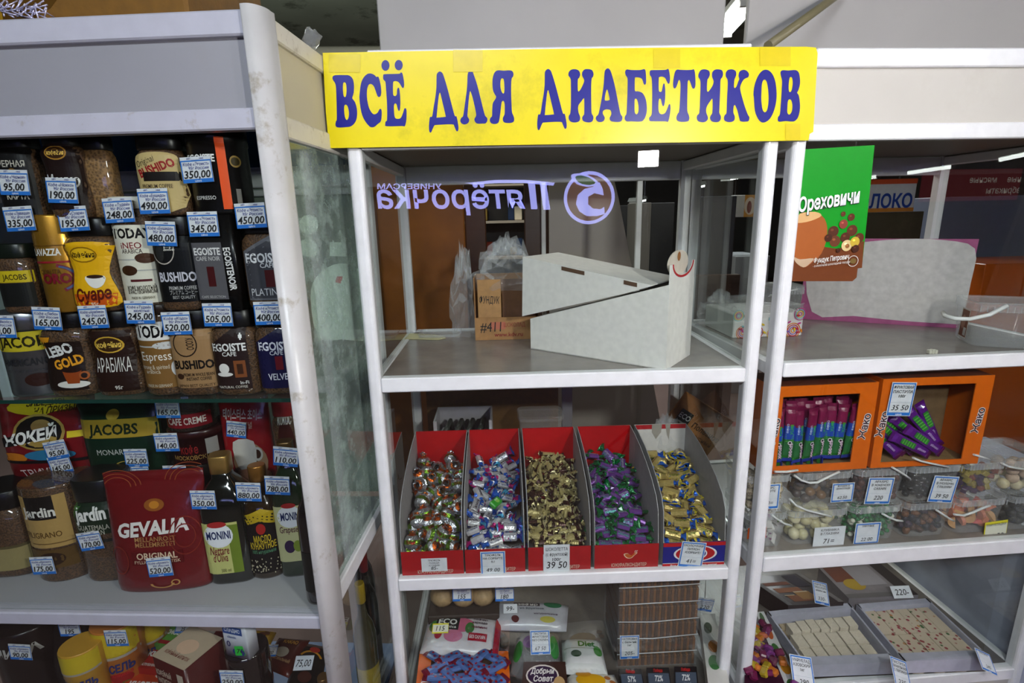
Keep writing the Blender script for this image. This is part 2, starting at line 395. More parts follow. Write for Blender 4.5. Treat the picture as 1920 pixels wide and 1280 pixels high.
# ---- fluorescent fittings in the hall: those behind the cases are seen through the glass, those in front are mirrored by it
def fitting(label, a, b, tilt=0, group='ceiling tube lights'):
    a, b = Vector(a), Vector(b); d = b-a; n = d.length; c = (a+b)/2
    t = thing('tube_light_fitting', label, 'ceiling light', c, math.atan2(d.y, d.x), group)
    t.rotation_euler[1] = -math.asin(d.z/n)
    MB().prism([(-.07, .0), (-.05, .05), (.05, .05), (.07, 0)], -n/2, n/2, (200, 205, 200), 'x').build('housing', 'plastic', t)
    for s in (-.03, .03): MB().tube([(-n/2+.03, s, -.018), (n/2-.03, s, -.018)], .014, (255, 255, 255), 8).build('tube', 'tube', t)
    for s in (-.3, .3): MB().tube([(s*n, 0, .05), (s*n*.999, 0, 3.2-c.z-.002)], .004, (120, 120, 118), 5).build('hanger', 'metal', t)
    for s in (-1, 1): MB().box(s*(n/2-.03)-.01, s*(n/2-.03)+.01, -.05, .05, -.035, .0, (215, 215, 210)).build('end_cap', 'plastic', t)
    return t
fitting('tube light seen in the gap between the two grey boards above the yellow sign', atZ(1352, 62, 2.55), atZ(1412, -8, 2.55))
fitting('far tube light behind the right pane of the middle case, lower one', at(1288, 352, 5.2), at(1316, 346, 6.3))
fitting('far tube light behind the right pane of the middle case, upper one', at(1360, 333, 4.6), at(1384, 330, 5.6))
fitting('faint far tube light beside the grey pillar in the hall behind', at(1186, 378, 6.2), at(1206, 373, 7.3))
for i, (p, q, Y) in enumerate([((1468, 354), (1538, 345), -5.2), ((1573, 341), (1657, 326), -4.4), ((1698, 322), (1800, 307), -3.8), ((1868, 298), (1990, 272), -3.2)]):
    fitting(['tube light of the aisle mirrored on the green nut poster', 'tube light of the aisle mirrored right of the green poster', 'tube light of the aisle mirrored above the milk banner', 'tube light of the aisle mirrored at the right picture edge'][i], mirR(*p, Y), mirR(*q, Y+.35))

# ---- the two flood lamps that light the cases; the small one is mirrored in the middle pane
def flood(label, pos, tgt, w, h, poleto=True):
    t = thing('flood_lamp', label, 'flood lamp', pos, 0)
    q = (Vector(tgt)-Vector(pos)).to_track_quat('Y', 'Z').to_matrix().to_4x4()
    MB().bbox(-w*.62, w*.62, -.07, -.012, -h*.62, h*.62, (50, 50, 52), .012, q).build('housing', 'metal', t)
    MB().box(-w/2, w/2, -.012, -.008, -h/2, h/2, (255, 255, 255), q).build('led_panel', 'led', t)
    MB().prism([(-w*.62, -h*.62), (w*.62, -h*.62), (w*.62, h*.62), (-w*.62, h*.62), (-w*.62, -h*.5), (-w*.52, -h*.5), (-w*.52, h*.52), (w*.52, h*.52), (w*.52, -h*.5), (-w*.62, -h*.5)], -.012, .004, (150, 150, 152), 'y', False, q).build('bezel', 'metal', t)
    MB().tube([(-w*.66, -.04, 0), (-w*.66, -.04, -h*.85), (w*.66, -.04, -h*.85), (w*.66, -.04, 0)], .008, (40, 40, 42), 6, q).build('bracket', 'metal', t)
    b = q @ Vector((0, -.04, -h*.85)); MB().tube([b, (b.x, b.y, -pos.z+.06)], .014, (45, 45, 48), 8).build('pole', 'metal', t)
    for k in range(3):
        a = k*2.094+.3; MB().tube([(b.x, b.y, -pos.z+.35), (b.x+.4*math.cos(a), b.y+.4*math.sin(a), -pos.z+.012)], .011, (45, 45, 48), 6).build('leg', 'metal', t)
    return t
flood('large flood lamp on a tripod in the aisle to the right', KEYP+(KEYP-KEYT).normalized()*.02, KEYT, .34, .28)
flood('small flood lamp on a tripod mirrored in the middle pane', FILP+(FILP-FILT).normalized()*.02, FILT, .1, .075)

# ---- lit shop sign across the aisle, mirrored in the pane of the middle case
YS = -8.0
def smap(px, py):
    p = mir(px, py, YS); return p.x, p.z
t = thing('lit_shop_sign', 'lit lavender shop sign across the aisle, mirrored backwards in the middle pane', 'shop sign', (0, YS, 0))
def signpart(name, mat, d, h0=0):                        # u is +X here: the letters are laid out as the pane mirrors them
    return d.build(name, mat, lambda u, v, h: Vector((u, .01+h, v)), t, h0)
MB().box(-1.95, 2.45, -.04, .0, smap(900, 430)[1]-.02, smap(900, 318)[1]+.03, (26, 22, 24)).build('back_board', 'panel', t)
def stext(s, x0, x1, yb, yt, bold, shear):
    vs, fs, a0, a1, b0, b1 = text2d(s, bold, -shear); d = Decal()
    out = []
    for v in vs:
        fx = (v[0]-a0)/(a1-a0); px = x1+(x0-x1)*fx; py = yb+(yt-yb)*(v[1]/.55); out.append(smap(px, py))
    d._a(out, fs, (255, 255, 255)); return d
for nm, wd in (('letters', stext('ятёрочка', 706, 985, 390, 356, .018, -.12)), ('small_letters', stext('УНИВЕРСАМ', 707, 828, 354, 346.5, .02, 0))):
    signpart(nm, 'neon', wd)
d = Decal()
d.poly([smap(*p) for p in [(990, 341), (1003, 341), (1008, 392), (996, 392)]], (255, 255, 255)); signpart('letter_leg', 'neon', d)
d = Decal(); d.poly([smap(*p) for p in [(1012, 341), (1024, 341), (1032, 393), (1019, 393)]], (255, 255, 255)); signpart('letter_leg', 'neon', d)
d = Decal(); d.poly([smap(*p) for p in [(872, 343), (930, 337), (985, 337), (1040, 342), (1038, 348), (985, 343), (930, 343), (890, 346)]], (255, 255, 255)); signpart('letter_bar', 'neon', d)
lc = smap(1105, 371); lr = abs(smap(1058, 371)[0]-lc[0])
signpart('logo_disc', 'neondisc', Decal().ell(lc[0], lc[1], lr, lr, (255, 255, 255), 40))
d = Decal(); d.ring(lc[0], lc[1], lr*1.02, lr*1.02, lr*.13, (255, 255, 255), 48); signpart('logo_ring', 'neon', d, .01)
five = [(1124, 341), (1130, 353), (1132, 366), (1114, 362), (1103, 369), (1103, 383), (1112, 391), (1126, 392), (1133, 388), (1134, 401), (1120, 405), (1100, 405), (1086, 396), (1080, 382), (1083, 366), (1096, 354), (1112, 350)]
d = Decal(); d.loops([[smap(*p) for p in five]], (255, 255, 255)); signpart('logo_five', 'neon', d, .01)
d = Decal(); d.loops([smooth_loop([smap(*p) for p in [(1071, 328), (1088, 325), (1108, 331), (1122, 343), (1106, 350), (1086, 347), (1076, 340)]])], (255, 255, 255)); signpart('logo_leaf_edge', 'neon', d, .02)
d = Decal(); d.loops([smooth_loop([smap(*p) for p in [(1079, 331), (1090, 329), (1106, 334), (1116, 343), (1104, 347), (1089, 344), (1081, 338)]])], (255, 255, 255))
signpart('logo_leaf', 'neonleaf', d, .03)

# ---- dim red lightbox of the meat stall across the aisle, mirrored in the right pane
YM = -6.0; a, b = mirR(1742, 318, YM), mirR(2010, 372, YM)
t = thing('meat_lightbox', 'dim red lightbox sign across the aisle, mirrored in the right pane', 'shop sign', ((a.x+b.x)/2, YM, (a.z+b.z)/2)); w_, h_ = abs(b.x-a.x)/2, abs(a.z-b.z)/2
MB().box(-w_, w_, -.08, 0, -h_, h_, (60, 10, 14)).build('box', 'lightbox', t)
for k, tx in enumerate((('Натуральные', -.4, .35, .66), ('мясные', .25, .35, .36), ('полуфабрикаты', -.2, -.35, .8))): Decal().text(tx[0], w_*tx[1], h_*tx[2], h_*.42, (230, 220, 210), .01, w_*tx[3]).build('letters', 'lightboxtext', lambda u, v, h: Vector((-u, h+.002, v)), t)
for s in (-.8, .8): MB().tube([(s*w_, -.04, h_), (s*w_, -.04, 3.2-t.location.z)], .006, (70, 70, 70), 5).build('hanger', 'metal', t)
# ================================================================== display cases
def rpoly(x0, x1, y0, y1, r, n=4, corners=(1, 1, 1, 1)):
    out = []
    for k, (cx, cy, a) in enumerate([(x1, y1, 0), (x0, y1, 90), (x0, y0, 180), (x1, y0, 270)]):
        rr = r if corners[k] else 0.0005
        ox, oy = cx-rr*(1 if cx == x1 else -1), cy-rr*(1 if cy == y1 else -1)
        for j in range(n+1): t = R(a+90*j/n); out.append((ox+rr*math.cos(t), oy+rr*math.sin(t)))
    return out
def pane(parent, x0, x1, y0, y1, z0, z1, mat='glass', name='glass_pane'):
    mb = MB().box(x0, x1, y0, y1, z0, z1, (255, 255, 255)); k = (3 if x1-x0 > y1-y0 else (1 if x0 < -.1 or x0 > .5 else 0))     # outer face and cut edges
    mb.f.pop(k); mb.c.pop(k); mb.sm.pop(k); return mb.build(name, mat, parent)
def rail(parent, x0, x1, y0, y1, z0, z1, col=WHT, mat='paint', name='rail', r=.003):
    return MB().bbox(x0, x1, y0, y1, z0, z1, col, r).build(name, mat, parent)
PW = .033; DP = .6
def frame_case(label, F, w, shelves, depth=DP, fascia=True, bottom=.13, shelfcol=(146, 138, 132)):
    t = thing('display_case', label, 'display case', F.o, F.rz, 'glazed display cases')
    for (x0, x1, y0, y1, cr) in [(0, PW, 0, PW, (0, 0, 1, 1)), (w-PW, w, 0, PW, (0, 0, 1, 1)), (0, PW, depth-PW, depth, (1, 1, 0, 0)), (w-PW, w, depth-PW, depth, (1, 1, 0, 0))]:
        MB().prism(rpoly(x0, x1, y0, y1, .011, 4, cr), 0, 1.895, WHT, 'z').build('post', 'paint', t)
    if fascia:
        rail(t, PW, w-PW, .002, .03, 1.862, 1.902); rail(t, PW, w-PW, .002, .03, 1.706, 1.742)
        MB().box(PW, w-PW, .012, .02, 1.742, 1.862, (204, 199, 191)).build('fascia_panel', 'panel', t)
    for s in (0, 1):
        x0, x1 = (.004, .03) if s == 0 else (w-.03, w-.004)
        rail(t, x0, x1, PW, depth-PW, 1.69, 1.72); rail(t, x0, x1, PW, depth-PW, 1.862, 1.9)
        MB().box(x0+.009, x1-.009, PW, depth-PW, 1.72, 1.862, (205, 200, 190)).build('side_panel', 'panel', t)
    rail(t, PW, w-PW, depth-.03, depth-.002, 1.66, 1.72); rail(t, PW, w-PW, depth-.03, depth-.002, 1.862, 1.9)
    MB().box(PW, w-PW, depth-.02, depth-.012, 1.72, 1.862, (205, 200, 190)).build('rear_panel', 'panel', t)
    MB().box(PW*.5, w-PW*.5, .03, depth-.03, 1.722, 1.736, (120, 112, 104)).build('roof_panel', 'panel', t)
    zs = [1.706]
    for (zt, zb) in shelves:
        rail(t, PW, w-PW, .001, .03, zb, zt)
        for s in (0, 1):
            x0, x1 = (.004, .03) if s == 0 else (w-.03, w-.004)
            rail(t, x0, x1, PW, depth-PW, zb, zt-.002)
        rail(t, PW, w-PW, depth-.03, depth-.002, zb, zt)
        MB().box(.03, w-.03, .0305, depth-.031, zt-.016, zt-.004, shelfcol).build('shelf', 'shelf', t)
        zs += [zb, zt]
    rail(t, PW, w-PW, .001, .03, bottom-.04, bottom); zs[1:1] = []
    for s in (0, 1):
        x0, x1 = (.004, .03) if s == 0 else (w-.03, w-.004)
        rail(t, x0, x1, PW, depth-PW, bottom-.045, bottom)
    MB().box(.03, w-.03, .0305, depth-.031, bottom-.016, bottom-.004, (110, 104, 98)).build('bottom_shelf', 'shelf', t)
    MB().box(.03, w-.03, .012, .02, .02, bottom-.04, (190, 186, 180)).build('kick_panel', 'panel', t)
    tops = [zs[0]] + [z[1] for z in shelves]; bots = [z[0] for z in shelves] + [bottom]
    for a, b in zip(tops, bots):
        pane(t, PW-.002, w-PW+.002, .012, .016, b, a)
        for s in (0, 1):
            x = .016 if s == 0 else w-.02
            pane(t, x, x+.004, PW-.002, depth-PW+.002, b, a, 'dirtyglass' if False else 'glass', 'side_glass')
    return t
mid = frame_case('middle white glazed display case under the yellow sign', MF, 1.0, [(1.159, 1.121), (.570, .532)])
rgt = frame_case('right white glazed display case with orange boxes and plastic tubs', RF, .93, [(1.168, 1.13), (.597, .55)])
# rear sliding door stiles of the two cases
for (c, x0, x1, y) in [(mid, .815, .835, .56), (mid, .49, .505, .575)]:
    MB().bbox(x0, x1, y, y+.012, 1.16, 1.66, (205, 204, 200), .002).build('door_stile', 'paint', c)
MB().bbox(.56, .60, .572, .585, .57, 1.12, (150, 150, 156), .002).build('door_stile', 'paint', mid)

# ---- left case: wide rounded corner post, deep fascia, stepped stock behind glass
t = lef = thing('display_case', 'left white glazed display case full of coffee jars', 'display case', LF.o, LF.rz, 'glazed display cases')
XR = -.018; LD = .55; LW = -1.25
GRY_VIGN = (190, 190, 202)  # left rails painted greyer, standing in for lens vignetting
prof = [(-.052, .0), (-.046, -.006), (-.034, -.005), (-.024, .004), (-.017, .018), (-.016, .034), (-.018, .047), (-.05, .047)]
MB().prism(smooth_loop(prof, 3), 0, 1.908, (206, 204, 203), 'z', True).build('corner_post', 'oldpaint', t)
MB().prism(rpoly(XR-.035, XR, LD-.035, LD, .008), 0, 1.9, WHT, 'z').build('post', 'paint', t)
MB().prism(rpoly(LW, LW+.04, 0, .04, .008), 0, 1.9, WHT, 'z').build('post', 'paint', t)
MB().prism(rpoly(LW, LW+.04, LD-.04, LD, .008), 0, 1.9, WHT, 'z').build('post', 'paint', t)
rail(t, LW+.04, -.05, .002, .03, 1.863, 1.903, GRY_VIGN, 'paint'); rail(t, LW+.04, -.05, .002, .03, 1.712, 1.748, GRY_VIGN, 'oldpaint')
MB().box(LW+.04, -.05, .014, .022, 1.748, 1.863, (150, 150, 156)).build('fascia_panel', 'panel', t)  # lens edge darkening put into this panel's grey
rail(t, XR-.026, XR-.001, .047, LD-.035, 1.866, 1.902, (226, 222, 210), 'oldpaint'); rail(t, XR-.026, XR-.001, .047, LD-.035, 1.702, 1.742, (226, 222, 212), 'oldpaint')
MB().box(XR-.018, XR-.01, .047, LD-.035, 1.742, 1.866, (208, 201, 178)).build('side_panel', 'panel', t)
rail(t, LW+.04, XR-.035, LD-.03, LD-.002, 1.66, 1.70); rail(t, LW+.04, XR-.035, LD-.03, LD-.002, 1.86, 1.9)
MB().box(LW+.04, XR-.035, LD-.022, LD-.01, 1.70, 1.86, (34, 98, 160)).build('rear_blue_panel', 'gloss', t)
rail(t, LW+.04, XR-.035, LD-.05, LD-.028, 1.645, 1.688, (238, 244, 244), 'plastic', 'rear_track')
rail(t, LW+.04, XR-.035, LD-.046, LD-.03, 1.622, 1.638, (238, 244, 244), 'plastic', 'rear_track')
MB().box(LW+.04, XR-.035, LD-.022, LD-.014, .70, 1.645, (138, 152, 142)).build('rear_door', 'panel', t)
MB().box(LW+.03, XR-.03, .04, LD-.04, 1.852, 1.86, (90, 88, 86)).build('roof_panel', 'panel', t)
rail(t, LW+.04, -.05, .001, .03, .655, .688, GRY_VIGN, 'paint')
rail(t, XR-.026, XR-.001, .047, LD-.035, .69, .735, WHT, 'paint')
MB().box(LW+.03, XR-.028, .031, LD-.035, .676, .690, (178, 178, 182)).build('shelf', 'panel', t)
MB().box(LW+.03, XR-.03, .028, LD-.06, 1.189, 1.197, (200, 255, 235)).build('glass_shelf', 'shelfglass', t)
MB().box(LW+.03, XR-.03, .026, .028, 1.189, 1.197, (30, 66, 58)).build('glass_shelf_edge', 'edgeglass', t)
rail(t, LW+.04, -.05, .001, .03, .09, .13, GRY_VIGN, 'paint')
MB().box(LW+.03, XR-.028, .031, LD-.035, .112, .126, (120, 140, 180)).build('bottom_shelf', 'panel', t)
pane(t, LW+.04, -.05, .012, .016, .688, 1.712); pane(t, LW+.04, -.05, .012, .016, .13, .655)
pane(t, XR-.016, XR-.012, .047, LD-.035, .735, 1.702, 'dirtyglass', 'side_glass'); pane(t, XR-.016, XR-.012, .047, LD-.035, .13, .69, 'glass', 'side_glass')
# papers stuck inside the rear door of the left case, seen through the dusty side glass
def paper(label, pts, off=.0, col=(206, 222, 212)):
    xp = XR-.0185-off; q0 = LF.wor(xp, 0, 0); lp = []
    for px, py in pts:
        v = ray(px, py); w = LF.loc(CAMP+v*((q0-CAMP).dot(LF.ex)/v.dot(LF.ex))); lp.append((w.y, w.z))
    c = (sum(p[0] for p in lp)/len(lp), min(p[1] for p in lp))
    o = MB().prism([(y-c[0], z-c[1]) for y, z in lp], 0, .0012, col, 'x').build('paper_sheet', 'paper', None, LF.wor(xp, c[0], c[1]), (0, 0, LF.rz)); tag(o, label, 'paper', 'papers stuck behind the dusty side glass'); return o
paper('round-topped white paper with a red corner behind the dusty side glass', smooth_loop([(582, 560), (592, 520), (625, 496), (660, 498), (690, 530), (696, 630), (640, 636), (596, 632)], 3))
paper('small square white paper behind the dusty side glass', [(618, 454), (658, 454), (658, 481), (618, 480)])
paper('upper of two round pale papers behind the dusty side glass', smooth_loop([(558, 424), (570, 404), (592, 408), (594, 430), (576, 440)], 3))
paper('lower torn round pale paper behind the dusty side glass', smooth_loop([(560, 455), (580, 448), (595, 462), (590, 480), (566, 478)], 3))
o = paper('red scrap on the round-topped paper behind the side glass', [(632, 518), (642, 518), (638, 531), (628, 529)], -.0013, (180, 40, 48))

# ---- yellow sign
SGY = -.012
def sp(px, py): p = at(px, py, SGY); return (p.x, p.z)
outl = [sp(*p) for p in [(605, 99), (760, 96), (1000, 92), (1250, 89), (1512, 87.5), (1530, 89), (1533, 100), (1525, 247), (1518, 251), (1516, 263), (1300, 266.5), (1000, 271), (617, 277.5), (611, 210)]]
t = thing('shop_sign', 'yellow banner sign with blue letters above the middle case', 'sign', (outl[0][0], SGY, 1.71))
T0 = Vector(t.location)
MB().prism([(a-T0.x, b-T0.z) for a, b in outl], 0, .006, (242, 222, 0), 'y').build('board', 'sign', t)
GA, GB, GC = (600, 80, 6.0), (900, 80, 6.0), (1200, 80, 5.647)
D1 = [(1312,380),(1320,345),(1345,325),(1370,335),(1390,370),(1430,500),(1480,690),(1515,820),(1535,828),(1548,880),(1558,950),(1555,985),(1540,998),(1525,975),(1510,940),(1485,918),(1310,925),(1285,935),(1270,965),(1255,1000),(1243,1012),(1230,995),(1226,940),(1232,870),(1240,835),(1262,828),(1280,720),(1300,600),(1310,500)]
D1h = [(1347,563),(1358,585),(1385,700),(1413,820),(1405,835),(1320,842),(1313,830),(1325,700),(1337,600)]
def circ(cx, cy, rx, ry, n=14): return [(cx+rx*math.cos(2*math.pi*k/n), cy+ry*math.sin(2*math.pi*k/n)) for k in range(n)]
GLY = [
 (GA, [[(150,375),(185,365),(270,365),(330,370),(370,410),(383,480),(380,560),(368,605),(366,630),(395,670),(415,740),(418,820),(400,890),(350,940),(290,950),(200,953),(175,930),(180,885),(190,860),(188,700),(182,520),(172,460),(150,425),(140,400)], [(262,455),(280,447),(295,470),(300,540),(293,600),(278,612),(265,590),(258,520)], [(275,710),(290,697),(310,715),(325,770),(325,830),(310,865),(295,865),(280,830),(272,760)]]),
 (GA, [[(445,640),(448,560),(462,460),(490,395),(530,355),(570,347),(610,362),(635,385),(655,382),(668,410),(685,490),(690,560),(682,600),(662,612),(645,595),(625,540),(605,490),(575,465),(548,475),(532,520),(528,590),(535,660),(555,740),(590,795),(620,805),(650,785),(668,752),(685,745),(695,775),(692,850),(680,890),(650,915),(620,942),(590,952),(555,940),(500,870),(465,780)]]),
 (GA, [circ(737,257,45,60)]), (GA, [circ(886,253,45,58)]),
 (GA, [[(712,370),(730,355),(890,350),(905,338),(925,342),(940,400),(947,460),(945,495),(932,512),(915,490),(890,450),(860,433),(830,437),(822,460),(822,570),(830,595),(850,600),(865,580),(868,530),(880,507),(893,520),(902,600),(905,680),(900,750),(888,768),(875,745),(862,695),(845,683),(833,705),(833,760),(838,820),(850,850),(880,857),(910,845),(935,790),(948,745),(962,738),(973,760),(973,860),(962,920),(950,942),(920,937),(750,940),(735,915),(740,885),(755,865),(755,700),(745,540),(738,450),(728,430),(712,410)]]),
 (GA, [D1, D1h]),
 (GA, [[(1660,380),(1668,335),(1690,310),(1715,325),(1730,360),(1770,480),(1810,640),(1850,800),(1865,830),(1882,850),(1880,885),(1860,908),(1830,910),(1770,910),(1745,890),(1737,860),(1750,835),(1757,810),(1745,740),(1720,630),(1700,565),(1692,547),(1683,565),(1672,660),(1660,800),(1662,835),(1678,860),(1675,890),(1655,912),(1620,920),(1590,905),(1578,875),(1590,845),(1608,830),(1618,780),(1640,620),(1655,500)]]),
 (GB, [[(200,312),(265,315),(330,312),(365,322),(377,355),(370,385),(355,410),(350,520),(355,700),(360,780),(375,820),(384,850),(380,885),(350,902),(290,902),(262,885),(257,850),(270,820),(278,790),(277,690),(265,657),(250,660),(240,690),(230,780),(215,880),(195,908),(160,915),(125,905),(110,875),(118,845),(135,825),(138,750),(145,680),(175,630),(180,605),(165,580),(145,530),(140,450),(145,390),(165,335)], [(240,405),(255,402),(268,420),(275,500),(272,560),(260,572),(243,550),(230,500),(230,440)]]),
 (GB, [[(x-583, y-28) for x, y in D1], [(x-583, y-28) for x, y in D1h]]),
 (GB, [[(1000,330),(1030,303),(1080,300),(1115,320),(1127,360),(1115,395),(1100,420),(1100,530),(1108,548),(1125,535),(1150,490),(1170,440),(1168,410),(1150,375),(1150,335),(1175,303),(1220,298),(1260,310),(1277,350),(1270,385),(1255,410),(1250,520),(1252,700),(1255,790),(1270,820),(1276,850),(1262,885),(1230,897),(1185,892),(1155,875),(1150,840),(1165,815),(1172,790),(1172,640),(1162,630),(1140,660),(1110,700),(1103,740),(1110,790),(1125,830),(1125,865),(1105,890),(1055,898),(1015,885),(997,855),(1000,820),(1015,795),(1022,700),(1022,450),(1015,400),(995,370)]]),
 (GB, [[(1400,345),(1412,305),(1438,290),(1460,305),(1480,350),(1515,480),(1555,680),(1580,800),(1600,830),(1597,870),(1570,890),(1510,890),(1470,880),(1458,850),(1475,810),(1475,780),(1462,757),(1420,750),(1388,765),(1380,795),(1395,825),(1403,850),(1390,880),(1360,893),(1325,888),(1303,860),(1308,830),(1330,808),(1345,750),(1370,620),(1390,480)], [(1427,527),(1440,550),(1458,630),(1450,648),(1412,652),(1403,635),(1412,570)]]),
 (GB, [[(1632,330),(1650,302),(1700,308),(1800,308),(1845,298),(1862,320),(1868,400),(1867,455),(1852,475),(1838,455),(1825,415),(1800,395),(1760,390),(1742,400),(1740,500),(1745,545),(1780,548),(1830,570),(1865,640),(1877,740),(1865,820),(1835,875),(1790,888),(1700,885),(1650,885),(1628,860),(1632,825),(1648,795),(1655,650),(1660,480),(1658,400),(1640,370)], [(1740,640),(1755,630),(1770,650),(1783,710),(1782,770),(1770,800),(1755,805),(1740,780),(1738,700)]]),
 (GC, [[(103,310),(118,292),(200,290),(270,288),(295,277),(308,300),(317,370),(312,425),(298,435),(285,415),(265,375),(235,360),(205,365),(198,385),(198,500),(210,520),(228,515),(238,470),(248,435),(260,440),(267,510),(265,600),(255,660),(243,672),(232,650),(222,605),(208,592),(197,615),(195,700),(205,745),(230,758),(265,745),(290,695),(305,655),(318,655),(322,700),(312,780),(295,838),(270,833),(120,832),(100,822),(97,795),(115,775),(125,740),(128,600),(128,480),(122,375),(105,345)]]),
 (GC, [[(395,285),(425,288),(500,290),(550,287),(567,282),(580,310),(586,390),(585,460),(570,487),(552,478),(535,430),(520,398),(508,405),(503,440),(500,600),(500,720),(515,765),(522,800),(510,830),(470,838),(420,836),(390,820),(386,785),(400,750),(415,720),(425,560),(428,440),(420,400),(408,400),(395,440),(380,475),(365,485),(352,470),(350,420),(362,340),(375,300)]]),
 (GC, [[(620,330),(645,290),(690,283),(730,300),(738,340),(725,375),(712,400),(708,500),(718,520),(735,505),(765,460),(778,420),(775,395),(762,360),(765,315),(790,288),(830,283),(868,295),(878,335),(868,370),(852,395),(848,500),(840,700),(840,745),(855,780),(852,815),(830,838),(790,841),(755,830),(741,800),(748,770),(765,740),(768,620),(762,593),(745,615),(715,660),(700,700),(702,745),(717,785),(715,815),(690,838),(650,842),(612,828),(600,795),(608,765),(628,740),(635,600),(640,450),(635,395),(618,365)]]),
 (GC, [[(908,320),(930,290),(975,283),(1010,300),(1018,335),(1008,370),(998,395),(993,465),(1003,480),(1020,465),(1040,410),(1050,385),(1042,350),(1055,305),(1095,288),(1130,300),(1152,330),(1145,365),(1115,378),(1090,400),(1065,450),(1060,490),(1075,560),(1110,680),(1140,760),(1157,790),(1150,825),(1130,835),(1065,833),(1050,800),(1030,720),(1010,670),(1000,660),(990,680),(988,740),(1002,780),(998,820),(970,838),(930,840),(895,825),(888,795),(898,765),(915,740),(920,600),(928,450),(925,390),(908,360)]]),
 (GC, [[(1205,590),(1200,540),(1212,450),(1245,360),(1285,305),(1325,287),(1370,300),(1410,350),(1435,430),(1445,540),(1438,640),(1410,740),(1370,810),(1320,843),(1280,840),(1245,800),(1215,720)], [(1285,520),(1288,450),(1300,405),(1318,392),(1338,410),(1352,470),(1360,560),(1357,650),(1345,710),(1328,735),(1308,730),(1292,690),(1283,600)]]),
 (GC, [[(1487,310),(1510,292),(1570,295),(1640,290),(1675,310),(1690,360),(1692,440),(1675,505),(1662,530),(1680,560),(1692,640),(1690,720),(1672,790),(1640,828),(1600,835),(1540,830),(1475,837),(1457,820),(1462,785),(1480,755),(1490,640),(1500,480),(1502,400),(1490,350)], [(1585,370),(1600,365),(1612,385),(1615,440),(1605,500),(1590,523),(1575,510),(1573,450),(1578,400)], [(1565,620),(1580,600),(1600,612),(1612,660),(1608,720),(1590,755),(1572,760),(1558,735),(1560,670)]]),
]
for g, lps in GLY:
    L2 = []
    for lp in lps:
        q = [sp(g[0]+x/g[2], g[1]+y/g[2]) for x, y in smooth_loop(lp, 3)]
        L2.append([(a-T0.x, b-T0.z) for a, b in q])
    Decal().loops(L2, (12, 14, 136)).build('letter', 'signink', lambda u, v, h: Vector((u, -h, v)), t, .0006)
for (a, b, c, d_) in [(617, 102, 676, 136), (850, 94, 905, 135), (1225, 92, 1275, 128), (1424, 88, 1482, 124), (1472, 232, 1500, 263)]:      # strips of clear tape
    q = [sp(*p) for p in ((a, d_), (c, d_), (c, b), (a, b))]
    Decal().poly([(x-T0.x, z-T0.z) for x, z in q], (226, 204, 10)).build('tape', 'gloss', lambda u, v, h: Vector((u, -h, v)), t, .0012)

# ---- boards, strip and rod above the cases
def board(name, label, cat, pts, Y, th, col, mat='panel', z0=None, group=None):
    w = [at(px, py, Y) for px, py in pts]; o = MB().prism([(p.x, p.z) for p in w], Y, Y+th, col, 'y').build(name, mat); return tag(o, label, cat, group)
def slab(name, label, cat, x0, x1, y0, y1, z0, z1, col, mat='panel', group=None):
    return tag(MB().bbox(x0, x1, y0, y1, z0, z1, col, .003).build(name, mat), label, cat, group)
a, b = at(710, 60, .3), at(1358, 60, .3)
slab('partition_board', 'pale grey board standing above the middle case', 'board', a.x, b.x, .3, .318, 1.902, 2.5, (170, 167, 164))
a, b = at(1405, 60, .3), at(1920, 60, .3)
slab('partition_board', 'pale grey board standing above the right case', 'board', a.x, b.x+.6, .318, .336, 1.902, 2.5, (172, 169, 166))
a, b = at(690, 93, .02), at(1405, 84, .02)
slab('white_strip', 'thin white strip lying on the top rail behind the yellow sign', 'strip', a.x, b.x, .004, .05, 1.9035, 1.9135, (236, 234, 238), 'paint')
p0, p1 = at(1440, 86, .04), at(1566, -6, .26)
o = MB().tube([(p0.x, p0.y, p0.z), p1+Vector((0, 0, 0)), p1+(p1-p0)*.4], .011, (120, 112, 84), 8).build('metal_rod', 'plastic'); tag(o, 'slanting grey metal rod rising from the right case top', 'rod')
# stock on top of the left case
c = thing('carton', 'dark yellow printed carton lying on top of the left case', 'carton', LF.wor(-.62, .09, 1.904), LF.rz)
MB().bbox(-.42, .42, 0, .3, 0, .16, (120, 82, 16), .006).build('body', 'card', c)
Decal().rect(-.41, .0, .41, .012, (150, 40, 16)).ell(-.36, .06, .17, .055, (24, 20, 16)).ell(.02, .09, .17, .075, (86, 58, 14)).rect(-.08, .03, .06, .05, (170, 128, 30)).build('print', 'print', FRONT(0, 0, 0), c)
tn = MB()
for k in range(46):
    a = LF.at(random.uniform(-20, 88), random.uniform(4, 32), .045)
    q = Vector((a.x, a.y, a.z)); d = Vector((random.uniform(-1, 1), random.uniform(-.4, .4), random.uniform(-.7, .7))).normalized()*random.uniform(.008, .02)
    tn.tube([q-d, q+d*.2, q+d], .0014, (214, 210, 240), 4)
o = tn.build('tinsel', 'foil', None, LF.o, (0, 0, LF.rz)); tag(o, 'silver tinsel strand hanging from the carton on the left case', 'tinsel'); o['kind'] = 'stuff'
q = atX(584, 76, -.035)
fb = MB()
fb.ball((0, 0, 0), (.02, .02, .017), (200, 205, 205), 9, 7, None, .35)
tag(fb.build('crumpled_film', 'film', None, (q.x, q.y, 1.903+.016)), 'crumpled clear film ball on top of the left case side', 'film')
